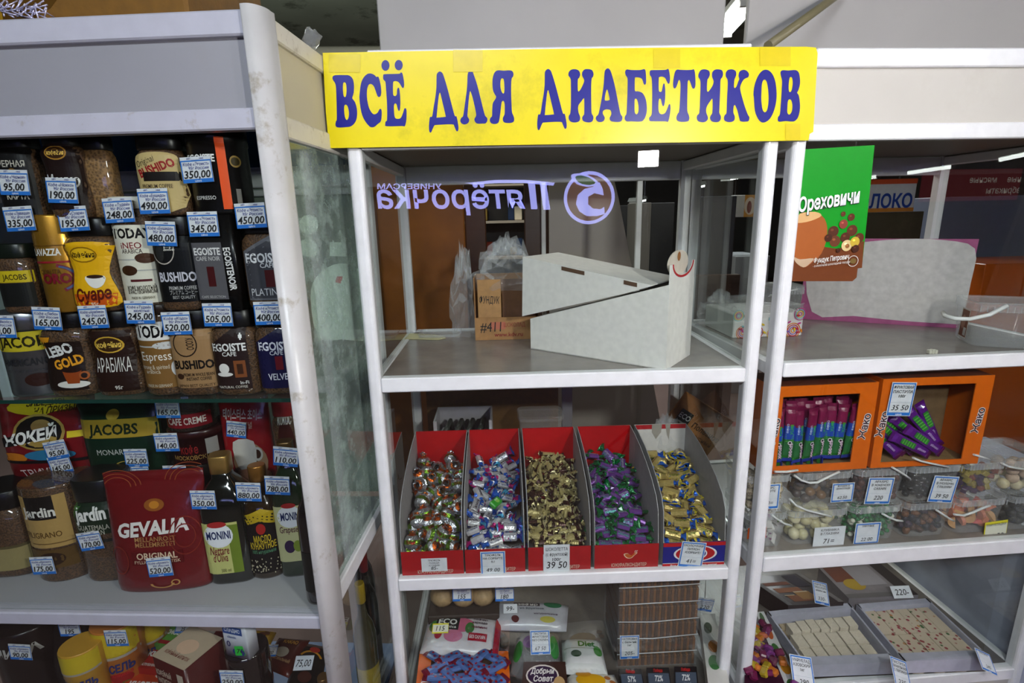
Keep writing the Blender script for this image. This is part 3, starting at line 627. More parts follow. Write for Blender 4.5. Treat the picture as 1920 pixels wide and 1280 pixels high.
# ---- hall behind the cases
def stand(name, label, cat, px0, px1, pyt, Y, th, col, mat='panel', py_mid=450, group=None):
    a, b, c = at(px0, py_mid, Y), at(px1, py_mid, Y), at((px0+px1)/2, pyt, Y)
    o = MB().bbox(a.x, b.x, Y, Y+th, 0.001, c.z, col, .004).build(name, mat); return tag(o, label, cat, group)
stand('wardrobe_side', 'orange brown wooden board behind the left half of the middle case', 'board', 700, 872, 240, .95, .03, (168, 100, 30), 'wood')
stand('wardrobe_side', 'dark brown wooden board behind the crumpled film', 'board', 873, 912, 240, 1.0, .03, (84, 48, 20), 'wood')
stand('cupboard_door', 'dark brown door beside the pale board behind the middle case', 'door', 984, 1029, 240, 1.3, .04, (72, 46, 30), 'wood')
w = [at(px, py, 1.15) for px, py in [(1029, 290), (1140, 290), (1160, 372), (1196, 560)]]
lp = [(w[0].x, .001), (w[0].x, w[0].z), (w[1].x, w[1].z), (w[2].x, w[2].z), (w[3].x, w[3].z), (w[3].x+.25, .001)]
tag(MB().prism(lp, 1.15, 1.17, (188, 180, 170), 'y').build('pale_board', 'panel'), 'pale grey board with a slanting right edge behind the middle case', 'board')
stand('pillar', 'rough grey pillar seen behind the right part of the middle pane', 'pillar', 1190, 1219, 380, 3.4, .3, (104, 102, 98), 'wall')
stand('stall_partition', 'black stall panel between the pale board and the grey pillar', 'panel', 1150, 1192, 385, 4.2, .05, (16, 15, 16), 'panel')
stand('stall_partition', 'black stall panel right of the grey pillar', 'panel', 1219, 1262, 380, 4.0, .05, (16, 15, 15), 'panel')
stand('stall_partition', 'dark blue stall panel behind the right pane of the middle case', 'panel', 1290, 1376, 368, 2.6, .05, (24, 34, 48), 'panel')
stand('stall_counter', 'brown wooden stall front under the dark blue panel', 'counter', 1268, 1385, 516, 2.5, .06, (74, 48, 36), 'wood', 560)
stand('stall_counter', 'white stall counter at the right of the middle pane', 'counter', 1376, 1440, 480, 3.0, .5, (150, 150, 156), 'panel', 520)
p = at(1374, 366, 3.2); q = at(1425, 406, 3.2)
c = thing('picture_banner', 'bright food picture banner above the white stall counter', 'banner', ((p.x+q.x)/2, 3.2, q.z))
W2 = (q.x-p.x)/2; H2 = p.z-q.z
MB().bbox(-W2, W2, 0, .03, 0, H2, (206, 200, 196), .003).build('board', 'gloss', c)
Decal().rect(-W2*.15, 0, W2, H2, (214, 150, 60)).ell(W2*.25, H2*.5, W2*.4, H2*.4, (230, 210, 190)).ell(W2*.2, H2*.45, W2*.16, H2*.28, (130, 52, 40)).build('picture', 'print', FRONT(), c)
for k, x in enumerate((-W2*.8, W2*.8)): MB().tube([(x, .015, H2), (x, .015, 3.2-c.location.z)], .004, (90, 90, 90), 5).build('hanger', 'metal', c)
# lit shelves far behind the left half of the middle case
c = thing('stall_rack', 'lit stall rack with small goods between the brown boards', 'rack', (at(955, 480, 3.2).x, 3.2, 0))
x0, x1 = at(915, 480, 3.2).x-c.location.x-.25, at(985, 480, 3.2).x-c.location.x+.2
MB().box(x0, x1, .35, .37, 0, 2.05, (60, 52, 46)).build('back', 'wood', c)
for k, z in enumerate((.9, 1.2, 1.5, 1.8)): MB().box(x0, x1, 0, .35, z, z+.02, (150, 140, 128)).build('shelf', 'panel', c)
for x in (x0, x1-.03): MB().box(x, x+.03, 0, .35, 0, 2.05, (190, 186, 178)).build('upright', 'paint', c)
for k in range(22):
    z = random.choice((.92, 1.22, 1.52, 1.82)); x = random.uniform(x0+.06, x1-.06); s = random.uniform(.025, .05)
    o = MB().bbox(-s, s, -.03, .03, 0, random.uniform(.06, .18), random.choice([(200, 190, 170), (90, 60, 40), (160, 60, 40), (60, 80, 120), (210, 170, 80), (40, 40, 40)]), .006).build('goods_packet', 'gloss', None, (c.location.x+x, 3.2+.02+.13*(k % 3), z+.0005)); tag(o, 'small packet on the lit rack far behind the middle case', 'packet', 'packets on the far rack')
# behind the right case
p, q = at(1560, 338, 1.95), at(1712, 396, 1.95)
c = thing('milk_banner', 'milk stall banner with blue letters behind the right case', 'banner', (p.x, 1.95, q.z)); w_ = q.x-p.x; h_ = p.z-q.z
MB().bbox(0, w_, 0, .03, 0, h_, (206, 206, 204), .003).build('board', 'gloss', c)
Decal().rect(0, 0, w_, h_*.12, (190, 120, 40)).rect(0, h_*.85, w_, h_, (190, 70, 30)).ell(w_*.28, h_*.75, w_*.1, h_*.3, (196, 96, 40)).text('МОЛОКО', w_*.58, h_*.34, h_*.42, (22, 60, 150), .03, w_*.78).build('letters', 'print', FRONT(), c)
for x in (.1, w_-.1): MB().tube([(x, .015, h_), (x, .015, 3.2-c.location.z)], .005, (80, 80, 80), 5).build('hanger', 'metal', c)
stand('stall_partition', 'dark olive stall panel under the milk banner', 'panel', 1560, 1725, 398, 2.05, .05, (58, 50, 26), 'panel')
stand('steel_cabinet', 'grey blue steel cabinet behind the right end of the right case', 'cabinet', 1748, 2080, 366, 2.3, .6, (104, 110, 128), 'paint', 470)
stand('stall_counter', 'orange stall counter in front of the grey blue cabinet', 'counter', 1840, 2100, 492, 1.75, .45, (196, 92, 26), 'gloss', 540)
# white panel of the neighbour stand to the right
a = atZ(1800, 1150, .2)
slab('white_cabinet', 'white cabinet panel to the right of the right case', 'cabinet', 1.96, 2.55, -.05, .9, .001, .52, (190, 194, 214), 'paint')
# ================================================================== products: a body of rings, a lid, print and price tags
SHP = {
 'jar': ([(0, .88, .88), (.015, .95, .95), (.05, 1, 1), (.66, 1, 1), (.73, .96, .96), (.775, .84, .84), (.80, .8, .8)], [(.795, .86), (.81, .89), (.985, .89), (1, .85)], 3),
 'jarw': ([(0, .84, .88), (.015, .92, .95), (.1, 1, 1), (.25, .98, .98), (.45, .86, .9), (.6, .88, .92), (.72, .98, 1), (.78, .86, .9), (.81, .76, .8)], [(.805, .80), (.82, .84), (.985, .84), (1, .8)], 3),
 'tall': ([(0, .9, .9), (.015, .97, .97), (.04, 1, 1), (.84, 1, 1), (.88, .95, .95), (.90, .92, .92)], [(.895, .93), (.90, .98), (.99, .98), (1, .95)], 2),
 'can': ([(0, .97, .97), (.02, 1, 1), (.98, 1, 1), (1, .97, .97)], None, 2),
 'tin': ([(0, .98, .98), (.03, 1, 1), (.80, 1, 1), (.805, 1.03, 1.03), (.99, 1.03, 1.03), (1, 1, 1)], None, 2),
 'box': ([(0, 1, 1), (1, 1, 1)], None, 14),
 'bag': ([(0, .90, .7), (.02, .94, .9), (.08, .96, 1), (.5, .95, .9), (.8, .98, .45), (.9, 1, .1), (.93, 1, .05), (1, 1, .05)], None, 2.6),
 'pil': ([(0, .97, .05), (.06, .97, .06), (.12, .95, .45), (.3, .95, .9), (.6, .95, 1), (.85, .95, .5), (.93, .98, .07), (1, 1, .05)], None, 2.6),
 'sqb': ([(0, .93, .93), (.015, .99, .99), (.03, 1, 1), (.60, 1, 1), (.70, .92, .92), (.78, .62, .62), (.83, .40, .40), (.9, .36, .36)], [(.86, .36), (.865, .42), (.99, .42), (1, .39)], 4),
 'rnb': ([(0, .93, .93), (.015, .99, .99), (.03, 1, 1), (.62, 1, 1), (.70, .8, .8), (.76, .45, .45), (.82, .34, .34), (.9, .33, .33)], [(.86, .36), (.865, .42), (.99, .42), (1, .39)], 2),
}
def sring(a, b, z, n, k):
    out = []
    for j in range(k):
        t = 2*math.pi*j/k; c, s = math.cos(t), math.sin(t)
        out.append((a*math.copysign(abs(c)**(2/n), c), b*math.copysign(abs(s)**(2/n), s), z))
    return out
def prof_at(P, t):
    for (t0, a0, b0), (t1, a1, b1) in zip(P, P[1:]):
        if t <= t1 or (t1, a1, b1) == P[-1]:
            k = 0 if t1 == t0 else max(0, min(1, (t-t0)/(t1-t0))); return a0+(a1-a0)*k, b0+(b1-b0)*k
def put(d, items, A, H):                               # decal list: u in half widths, v in heights
    for it in items:
        k = it[0]
        if k == 'r': d.rect(it[1]*A, it[2]*H, it[3]*A, it[4]*H, it[5], 8, max(1, int((it[4]-it[2])*14)))
        elif k == 'e': d.ell(it[1]*A, it[2]*H, it[3]*A, it[4]*H, it[5], 18, it[6] if len(it) > 6 else 0)
        elif k == 'o': d.ring(it[1]*A, it[2]*H, it[3]*A, it[4]*H, it[5]*A, it[6], *(it[7:10] if len(it) > 7 else (24,)))
        elif k == 'p': d.poly([(u*A, v*H) for u, v in it[1]], it[2])
        elif k == 'a': d.loops([[(u*A, v*H) for u, v in smooth_loop(it[1], 3)]], it[2])
        elif k == 't':
            _, s, u, v, h, c, *r = it; r = list(r)+[0, 1.7, 0, 0][len(r):]
            d.text(s, u*A, v*H, h*H, c, r[0], r[1]*A if r[1] else None, r[2], r[3])
BLU = (36, 116, 206)
def price_card(parent, pos, w, h, price, l1='', l2='', style='blue', roll=0, tilt=0, name='price_tag', l3='', yaw=0):
    q = Matrix.Translation(pos) @ Matrix.Rotation(-yaw, 4, 'Z') @ Matrix.Rotation(roll, 4, 'Y') @ Matrix.Rotation(tilt, 4, 'X')
    fm = lambda u, v, hh: q @ Vector((u, -hh, v))
    mb = MB(); d = Decal(); INK = (18, 18, 22); PEN = (60, 70, 150)
    paper = {'yellow': (236, 222, 40), 'orange': (240, 100, 24), 'green': (40, 190, 60)}.get(style, (226, 228, 232))
    mb.box(-w/2, w/2, 0, .0006, -h/2, h/2, paper, q)
    if style == 'blue':
        d.rect(-w/2, -h/2, w/2, -h/2+h*.15, BLU).rect(-w/2, h*.32, w/2, h*.37, BLU).rect(-w/2, -h/2, -w*.465, h*.37, BLU).rect(w*.475, -h/2, w/2, h*.37, BLU)
        d.text('цена', 0, -h*.425, h*.09, (225, 235, 250), .01, w*.4)
        d.text('ИП ______ова', 0, h*.435, h*.08, PEN, 0, w*.8, .2)
        d.text(l1 or 'Кофе «Аромат»', 0, h*.225, h*.13, PEN, 0, w*.85, .25)
        d.text(l2 or '95г Россия', w*.08, h*.07, h*.12, PEN, 0, w*.7, .25)
        d.text(price, .0, -h*.17, h*.30, INK, .012, w*.9, .2)
    elif style == 'frame':
        e = w*.05
        for r in ((-w/2+e*.6, -h/2+e*.6, w/2-e*.6, -h/2+e*1.6), (-w/2+e*.6, h/2-e*1.6, w/2-e*.6, h/2-e*.6), (-w/2+e*.6, -h/2+e, -w/2+e*1.5, h/2-e), (w/2-e*1.5, -h/2+e, w/2-e*.6, h/2-e)): d.rect(*r, BLU)
        d.rect(-w/2+e, -h/2+e*.6, w/2-e, -h*.39, BLU).text('цена', 0, -h*.44, h*.06, (235, 240, 250), .015, w*.5)
        for k, s in enumerate((l1, l2, l3)):
            if s: d.text(s, 0, h*(.36-.13*k), h*.085, INK, .012, w*.8, .08)
        d.rect(-w*.42, -h*.09, w*.42, -h*.085, (150, 160, 180)).text(price, 0, -h*.24, h*.16, INK, .0, w*.78, .18)
    else:
        if style == 'yellow': d.rect(-w*.46, -h*.38, w*.48, h*.36, (232, 230, 210))
        lines = [s for s in (l1, l2, l3) if s]
        for k, s in enumerate(lines): d.text(s, 0, h*(.34-.19*k), h*.12, INK, .012, w*.85, .05)
        d.text(price, 0, -h*.24 if lines else 0, h*(.26 if lines else .5), INK, .008, w*.8, .15)
    o = mb.build(name, 'paper', parent); d.build('lettering', 'ink', fm, o, .0003)
    return o
def product(name, label, cat, F, box, dep, shape, dr, col, mat='gloss', items=(), lid=None, tags=(), group=None, zz=None, yaw=0, dmat='print', lidmat='plastic', wpx=None, tagsize=(.06, .047), front=True, style='blue', seg=28, lean=0, topcol=None):
    P, LP, n = SHP[shape]; x0, x1, yt, yb = box
    if F is LF and yaw == 0 and shape != 'box': yaw = {2: .27, 3: .14, 4: .2}.get(n, .12)
    cx, cy = (x0+x1)/2, (yt+yb)/2
    c = F.at(cx, cy, dep); A = (F.at(x1, cy, dep).x-F.at(x0, cy, dep).x)/2; z0, z1 = F.at(cx, yb, dep).z, F.at(cx, yt, dep).z
    if zz: z0, z1 = (zz[0] if zz[0] is not None else z0), (zz[1] if len(zz) > 1 and zz[1] is not None else z1)
    B = A*dr; H = z1-z0
    t = thing(name, label, cat, F.wor(c.x, dep+B, z0), F.rz+yaw, group)
    if lean: t.rotation_euler[0] = lean
    MB().loft([sring(a*A, b*B, tt*H, n, seg) for tt, a, b in P], col).build('body', mat, t)
    if topcol: Decal().rect(-A*.98, -B*.98, A*.98, B*.98, topcol).ell(0, 0, A*.5, B*.4, (226, 190, 160)).text('кофейный напиток', 0, -B*.5, .012, (120, 40, 30), .01, A*1.4).build('top_print', 'print', flat((0, 0, H), (1, 0, 0), (0, 1, 0)), t)
    if lid and LP: MB().loft([sring(a*A, a*B, tt*H, n, seg) for tt, a in LP], lid).build('lid', lidmat, t)
    if items:
        d = Decal(); put(d, items, A, H)
        def fm(u, v, h):
            a, b = prof_at(P, v/H); a *= A; b *= B; k = min(.985, abs(u)/a); s = math.copysign(k*a, u)
            y = -b*(1-k**n)**(1/n); return Vector((s, y-h, v))
        d.build('label', dmat, fm, t, .0011, .22*A)
    for tg in tags:
        px, py, price = tg[:3]; ex = tg[3] if len(tg) > 3 else {}
        e = F.at(px, py, dep-.004); w, h = ex.pop('size', tagsize)
        price_card(t, Matrix.Rotation(-yaw, 3, 'Z') @ Vector((e.x-c.x, -B-.004, e.z-z0)), w, h, price, yaw=yaw, style=ex.pop('style', style), roll=ex.pop('roll', random.uniform(-.05, .05)), tilt=ex.pop('tilt', -.04), **ex)
    return t
G = 1.1975; ZC = 1.379; ZB = 1.567
K = (14, 12, 12); WH = (232, 230, 224); RED = (170, 22, 30); GLD = (206, 164, 70); YEL = (240, 196, 20)
def J(label, box, shape, items, price, tagxy, row, col=(30, 20, 14), mat='coffee', lid=(16, 14, 14), dr=.8, cat='coffee jar', name='coffee_jar', top=None, l1='', l2='', **kw):
    zz = {'C': (G, ZC), 'B': (ZC+.0005, ZB), 'A': (ZB+.0005, None)}[row]
    if top is not None: zz = (zz[0], top)
    return product(name, label, cat, LF, box, kw.pop('dep', .045), shape, dr, col, mat, items, lid, [(tagxy[0], tagxy[1], price, dict(l1=l1, l2=l2))] if price else [], zz=zz, group='coffee stacked on the glass shelf', **kw)
# --- bottom row of the stack
J('silver coffee can with a yellow band at the left edge of the glass shelf', (-26, 80, 590, 748), 'tin', [('r', -1, .55, 1, .78, (196, 178, 40)), ('t', 'JACOBS', .1, .665, .13, (40, 34, 10), .03, 1.6), ('t', 'AMERICANO', .0, .42, .085, (40, 40, 44), .01, 1.4), ('e', .3, .2, .4, .08, (50, 26, 20)), ('t', 'кофе натуральный', 0, .32, .04, (60, 60, 64), 0, 1.2)], '00,00', (2, 612), 'C', (150, 152, 158), 'metal', None, .95, 'coffee can', 'coffee_can', l1='Кофе «Якобс»')
J('hourglass coffee jar with an orange cup print, price 165', (64, 162, 600, 746), 'jarw', [('p', [(-.78, .52), (-.78, .72), (-.3, .72), (-.72, .5)], (226, 150, 30)), ('r', -.75, .08, .62, .66, (34, 22, 18)), ('t', 'LEBO', -.15, .56, .12, (230, 230, 226), .04, 1.0, 0, .25), ('t', 'GOLD', .1, .42, .11, (236, 160, 40), .04, 1.0, 0, .25), ('e', .15, .15, .55, .045, (226, 222, 214)), ('p', [(-.15, .32), (.5, .32), (.38, .16), (-.02, .16)], (150, 66, 24)), ('e', .17, .32, .33, .03, (40, 20, 14)), ('o', .56, .25, .16, .05, .06, (170, 90, 40))], '165,00', (88, 597), 'C', l1='Кофе «Лебо»', l2='100г Россия')
J('hourglass coffee jar with a round yellow badge and tall white word, price 245', (156, 248, 600, 740), 'jarw', [('r', -.78, .06, .78, .78, (40, 22, 16)), ('e', 0, .62, .55, .1, (214, 170, 60)), ('e', 0, .62, .48, .085, (60, 36, 16)), ('t', 'кофейня', 0, .62, .065, (240, 200, 90), .03, .9), ('t', 'АРАБИКА', 0, .38, .17, (226, 222, 214), .0, 1.3), ('t', '95г', .1, .11, .045, (226, 220, 210), .02, .4)], '245,00', (175, 594), 'C', l1='Кофе «Арабика»')
J('tall brown coffee jar with a white band and two spoons, price 245', (240, 328, 574, 742), 'tall', [('r', -.98, .62, .98, .82, WH), ('t', 'TODAY', 0, .72, .13, K, .035, 1.6), ('r', -.98, .09, .98, .62, (128, 92, 46)), ('e', .3, .56, .5, .04, (206, 206, 204)), ('r', -.8, .545, .1, .56, (190, 190, 188)), ('t', 'Espresso', -.05, .45, .1, (236, 232, 224), .0, 1.4), ('t', 'strong & spirited', -.25, .33, .05, (220, 210, 190), 0, 1.1), ('t', 'arabica', -.35, .28, .045, (220, 210, 190), 0, .6), ('e', .55, .3, .2, .09, (210, 210, 208)), ('r', .5, .12, .58, .22, (196, 196, 194)), ('t', 'MADE IN GERMANY', -.2, .12, .035, (220, 210, 190), 0, 1)], '245,00', (262, 585), 'C', lid=(40, 28, 22), dr=1, top=1.392, l1='Кофе «Тудей»', l2='молотый')
J('light brown coffee jar with a beige label and circle drawing, price 520', (312, 398, 600, 742), 'jar', [('r', -.92, .1, .92, .78, (160, 124, 84)), ('o', -.2, .62, .5, .15, .05, (36, 24, 18)), ('t', 'KODO', .02, .62, .085, (36, 24, 18), .02, .5, 0, -1.57), ('t', 'BUSHIDO', 0, .38, .1, (22, 16, 14), .04, 1.6), ('e', -.6, .24, .16, .035, (60, 36, 24)), ('t', 'PREMIUM WHOLE BEAN', .15, .26, .04, (40, 26, 18), .01, 1.2), ('t', 'INSTANT COFFEE', .15, .21, .04, (40, 26, 18), .01, 1.0), ('t', 'JAPAN BEST QUALITY', 0, .13, .035, (60, 40, 26), 0, 1.5)], '520,00', (331, 606), 'C', l1='Кофе «Кодо»')
J('angular coffee jar with a peaked dark label and white cup, price 505', (388, 474, 590, 744), 'jar', [('p', [(-.9, .08), (.62, .08), (.62, .8), (.35, .84), (-.9, .6)], (40, 26, 24)), ('t', 'EGOISTE', -.12, .58, .09, (238, 236, 232), .03, 1.4), ('t', 'CAFE', -.12, .5, .05, (238, 236, 232), .01, .6), ('e', -.42, .26, .34, .025, (226, 222, 216)), ('e', -.42, .33, .22, .06, (230, 226, 220)), ('r', .0, .22, .48, .42, (130, 74, 40)), ('r', .12, .26, .36, .38, (60, 34, 22)), ('r', .34, .68, .48, .72, (238, 238, 236)), ('r', .38, .66, .44, .74, (238, 238, 236)), ('t', 'In-Fi', .35, .16, .04, (230, 228, 222), .01, .4), ('t', 'NATURAL COFFEE', -.15, .11, .03, (220, 214, 200), 0, 1.2)], '505,00', (408, 590), 'C', l1='Кофе «Эгоист»')
J('dark blue coffee jar beside the corner post on the glass shelf, price 400', (474, 552, 600, 742), 'jar', [('p', [(-.9, .08), (.9, .08), (.9, .72), (.2, .78), (-.9, .62)], (26, 24, 62)), ('t', 'EGOISTE', .05, .58, .1, (226, 226, 236), .03, 1.6), ('t', 'CAFE', .05, .5, .05, (226, 226, 236), .01, .6), ('r', -.05, .3, .3, .46, (110, 26, 36)), ('t', 'VELVET', .1, .22, .08, (226, 226, 236), .01, 1.1)], '400,00', (504, 587), 'C', l1='Кофе «Эгоист»', dep=.05)
# --- middle row
J('dark coffee jar with a yellow band at the left edge, middle row', (-18, 44, 436, 588), 'jar', [('r', -1, .45, 1, .62, (204, 180, 30)), ('t', 'JACOBS', .2, .53, .08, (60, 48, 10), .02, 1.2), ('r', -.95, .1, .95, .44, (24, 24, 22))], None, None, 'B', lid=(14, 22, 14), top=1.52)
J('gold coffee tin with a dark red word, price 335', (46, 122, 376, 576), 'can', [('r', -.99, .69, .99, .70, (110, 74, 16)), ('t', 'LAVAZZA', -.2, .63, .07, (236, 232, 222), .03, 1.2), ('r', -.9, .515, .9, .535, (150, 30, 40)), ('o', .0, .36, .8, .15, .18, (120, 36, 50), 24, -1.2, 1.4), ('o', .1, .36, .7, .13, .1, (70, 90, 130), 24, -1.2, 1.4), ('t', 'ORO', .0, .36, .1, (120, 20, 34), .05, 1.2), ('t', 'QUALITA', -.2, .43, .05, (90, 50, 20), .01, .9)], '335,00', (36, 410), 'B', (190, 138, 46), 'gold', None, .95, 'coffee tin', 'coffee_tin', top=1.575, l1='Кофе «Лавацца»')
J('hourglass coffee jar with a bright yellow label and cup, price 195', (112, 206, 420, 580), 'jarw', [('a', [(-.8, .74), (.8, .74), (.78, .6), (.64, .42), (.84, .2), (.72, .06), (-.72, .06), (-.84, .2), (-.64, .42), (-.8, .6)], (236, 178, 16)), ('p', [(-.72, .07), (.72, .07), (.8, .2), (-.8, .2)], (206, 84, 16)), ('e', -.12, .62, .5, .085, (150, 104, 10)), ('e', -.12, .62, .45, .07, (240, 190, 30)), ('t', 'кофейня', -.12, .62, .06, (50, 30, 8), .02, .85), ('e', .15, .36, .34, .03, (40, 20, 12)), ('a', [(-.18, .39), (.48, .39), (.42, .3), (.15, .26), (-.1, .3)], (238, 234, 226)), ('e', .15, .385, .3, .02, (50, 26, 16)), ('t', 'Суаре', .0, .2, .13, (90, 20, 10), .03, 1.3, .2, .08), ('t', '95г', 0, .09, .04, (250, 230, 200), .01, .3)], '195,00', (137, 410), 'B', l1='Кофе «Суаре»')
J('tall white-labelled coffee jar with two spoons of beans, price 248', (196, 282, 372, 570), 'tall', [('r', -.98, .07, .98, .76, (226, 222, 204)), ('t', 'TODAY', -.05, .69, .085, K, .035, 1.6), ('t', 'iNEO', -.1, .585, .055, (130, 30, 40), .01, .8), ('t', 'ARABICA', -.1, .535, .04, (60, 30, 30), .005, .8), ('e', .35, .47, .38, .045, (70, 40, 22)), ('r', -.95, .455, .0, .465, (180, 180, 176)), ('e', -.35, .365, .34, .045, (60, 34, 18)), ('r', .0, .36, .95, .37, (180, 180, 176)), ('r', -.35, .265, .45, .285, (90, 30, 36)), ('t', 'КОФЕ МОЛОТЫЙ', 0, .21, .035, (50, 40, 30), .01, 1.1), ('t', 'В РАСТВОРИМОМ', 0, .175, .035, (50, 40, 30), .01, 1.1), ('t', 'MADE IN GERMANY', 0, .12, .025, (90, 80, 60), 0, .9)], '248,00', (222, 394), 'B', lid=(226, 222, 206), dr=1, top=1.606, l1='Кофе «Тудей»', dep=.052)
J('black coffee jar with a rainbow circle drawing, price 480', (280, 364, 420, 582), 'jar', [('r', -.9, .1, .88, .8, (14, 14, 16)), ('o', -.38, .66, .5, .16, .04, (190, 180, 170)), ('t', '武士道', -.1, .68, .09, (220, 216, 206), .01, .3, 0, -1.57), ('e', -.5, .62, .18, .09, (40, 40, 40)), ('t', 'BUSHIDO', .05, .37, .1, (206, 204, 214), .03, 1.5), ('t', 'PREMIUM COFFEE', .2, .25, .04, (190, 188, 186), .01, 1.1), ('t', 'プレミアム コーヒー', .2, .2, .04, (190, 188, 186), 0, 1.1), ('t', 'BEST QUALITY', .2, .15, .035, (190, 188, 186), 0, .9)], '480,00', (302, 438), 'B', l1='Кофе «Бушидо»')
J('black and grey coffee box with a red stripe window, price 345', (362, 444, 408, 580), 'box', [('r', -.95, .12, .42, .72, (92, 90, 94)), ('t', 'EGOISTE', -.27, .63, .075, (230, 228, 226), .03, 1.2), ('t', 'CAFE NOIR', -.27, .555, .045, (200, 198, 196), .01, 1.1), ('r', -.4, .26, -.06, .47, (70, 20, 22)), ('t', 'CAFE SELECTION', -.27, .15, .025, (200, 198, 196), 0, 1.1), ('t', 'EGOISTENOIR', .68, .44, .075, (228, 226, 224), .03, 1.9, 0, -1.53)], '345,00', (381, 420), 'B', K, 'gloss', None, .7, 'coffee box', 'coffee_box', l1='Кофе «Эгоист»')
J('grey-labelled angular coffee jar beside the corner post, middle row, price 450', (446, 538, 420, 578), 'jar', [('p', [(-.82, .1), (.9, .1), (.9, .86), (.7, .84), (-.82, .62)], (104, 104, 110)), ('p', [(-.78, .12), (.88, .12), (.88, .82), (.7, .8), (-.78, .59)], (66, 66, 72)), ('t', 'EGOISTE', .0, .55, .1, (230, 230, 232), .03, 1.5), ('t', 'CAFE', .1, .47, .05, (230, 230, 232), .01, .6), ('r', -.05, .24, .4, .42, (74, 18, 20)), ('t', 'PLATINUM', .08, .19, .08, (206, 206, 210), 0, 1.5)], '450,00', (470, 404), 'B', l1='Кофе «Эгоист»', dep=.05)
# --- top row
J('black coffee jar with a gold disc at the top left edge', (-22, 50, 240, 398), 'jar', [('r', -.9, .05, .9, .8, (16, 14, 14)), ('t', 'ЧЕРНАЯ', .1, .62, .07, (190, 184, 170), .02, 1.2), ('e', .1, .45, .34, .12, (120, 84, 26)), ('e', .1, .45, .2, .07, (170, 120, 40)), ('t', 'КАРТА', .1, .26, .07, (190, 184, 170), .02, 1.0)], '95,00', (26, 342), 'A', col=(20, 14, 10), l1='Кофе «Черная»')
J('black hourglass coffee jar with a white script word, price 190', (68, 142, 238, 400), 'jarw', [('r', -.9, .1, .9, .84, (30, 16, 14)), ('e', 0, .73, .5, .08, (180, 130, 50)), ('e', 0, .73, .44, .065, (60, 34, 14)), ('t', 'кофейня', 0, .73, .05, (230, 190, 90), .02, .8), ('t', 'Мокко', 0, .42, .14, (232, 230, 226), .02, 1.5, .15)], '190,00', (116, 357), 'A', col=(20, 12, 8), l1='Кофе «Мокко»', dep=.04)
J('tan coffee jar turned sideways beside the black script jar', (146, 198, 246, 386), 'jar', [], None, None, 'A', mat='coffee2', lid=(20, 18, 18), dep=.07)
J('beige-labelled coffee jar with a slanted red word, price 490', (245, 333, 246, 412), 'jar', [('a', [(-.86, .1), (.86, .1), (.86, .62), (.7, .74), (0, .77), (-.7, .74), (-.86, .62)], (196, 172, 116)), ('t', 'Original', -.4, .66, .08, (40, 30, 20), 0, .8, .2, .35), ('t', 'BUSHIDO', .0, .58, .1, (150, 24, 30), .04, 1.5, 0, .32), ('r', -.55, .42, .86, .53, (24, 16, 14)), ('t', 'PREMIUM COFFEE', -.05, .36, .05, (50, 36, 24), .01, 1.2), ('t', '武士道', -.35, .27, .06, (120, 24, 30), .01, .6)], '490,00', (288, 377), 'A', l1='Кофе «Бушидо»', dep=.04)
J('black coffee tin with a bright orange stripe, price 350', (336, 440, 238, 388), 'tin', [('t', 'EGOISTE', -.42, .66, .085, (232, 230, 226), .03, 1.0), ('t', 'CAFE', -.42, .59, .04, (232, 230, 226), .01, .5), ('r', .15, .06, .44, .9, (236, 84, 24)), ('t', 'ESPRESSO', -.4, .2, .045, (210, 208, 204), .01, .7), ('e', .68, .62, .16, .07, (150, 120, 60)), ('e', .68, .62, .12, .05, (60, 50, 24)), ('r', .6, .1, .74, .3, (120, 116, 110))], '350,00', (369, 318), 'A', (16, 14, 14), 'gloss', None, .8, 'coffee tin', 'coffee_tin', l1='Кофе «Эгоист»', dep=.045)

# --- on the white shelf below: back row standing, front row
ZS = .6905
def S(name, label, cat, box, dep, shape, items=(), tags=(), col=K, mat='gloss', lid=None, dr=.6, z1=None, z0=ZS, **kw):
    return product(name, label, cat, LF, box, dep, shape, dr, col, mat, items, lid, tags, zz=(z0, z1), **kw)
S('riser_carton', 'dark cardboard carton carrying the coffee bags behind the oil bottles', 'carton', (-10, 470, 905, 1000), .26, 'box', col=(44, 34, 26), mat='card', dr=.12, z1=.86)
ZR = .861
S('coffee_bag', 'red coffee bag with a yellow splash and a horse badge, prices 95 and 145', 'coffee bag', (-8, 164, 752, 945), .2, 'pil', [('r', -.95, .0, .95, .1, (110, 26, 24)), ('a', [(-.7, .88), (-.5, .96), (.8, .98), (.75, .9), (.2, .86), (.0, .83)], (206, 176, 30)), ('t', 'ЗАВЕДИСЬ', .05, .94, .05, (60, 40, 10), .03, 1.2, 0, .04), ('t', 'НА ПРИЗЫ!', .25, .88, .05, (60, 40, 10), .03, 1.0, 0, .06), ('e', -.05, .68, .52, .17, (170, 140, 70)), ('e', -.05, .68, .46, .15, (24, 20, 18)), ('e', .0, .74, .2, .06, (150, 120, 70)), ('p', [(-.9, .53), (.35, .66), (.35, .76), (-.9, .62)], (20, 18, 18)), ('t', 'ЖОКЕЙ', -.25, .645, .1, (240, 238, 232), .045, 1.2, .1, .17), ('r', .5, .62, .92, .68, (226, 200, 40)), ('e', -.65, .44, .3, .05, (206, 120, 30)), ('e', .1, .46, .5, .055, (46, 120, 160)), ('r', -.9, .38, .9, .41, (20, 16, 18)), ('t', 'ТРИУМФ', -.1, .29, .075, (226, 200, 196), .01, 1.0, 0, .08), ('r', -.7, .1, .95, .19, (170, 150, 116)), ('t', '№2 | АРОМАТНЫЙ', -.05, .15, .05, (50, 30, 20), .01, 1.3)], [(105, 843, '95,00', dict(roll=-.18)), (113, 871, '145,00', dict(roll=-.18))], (120, 20, 26), 'wrap', dr=.35, z0=ZR)
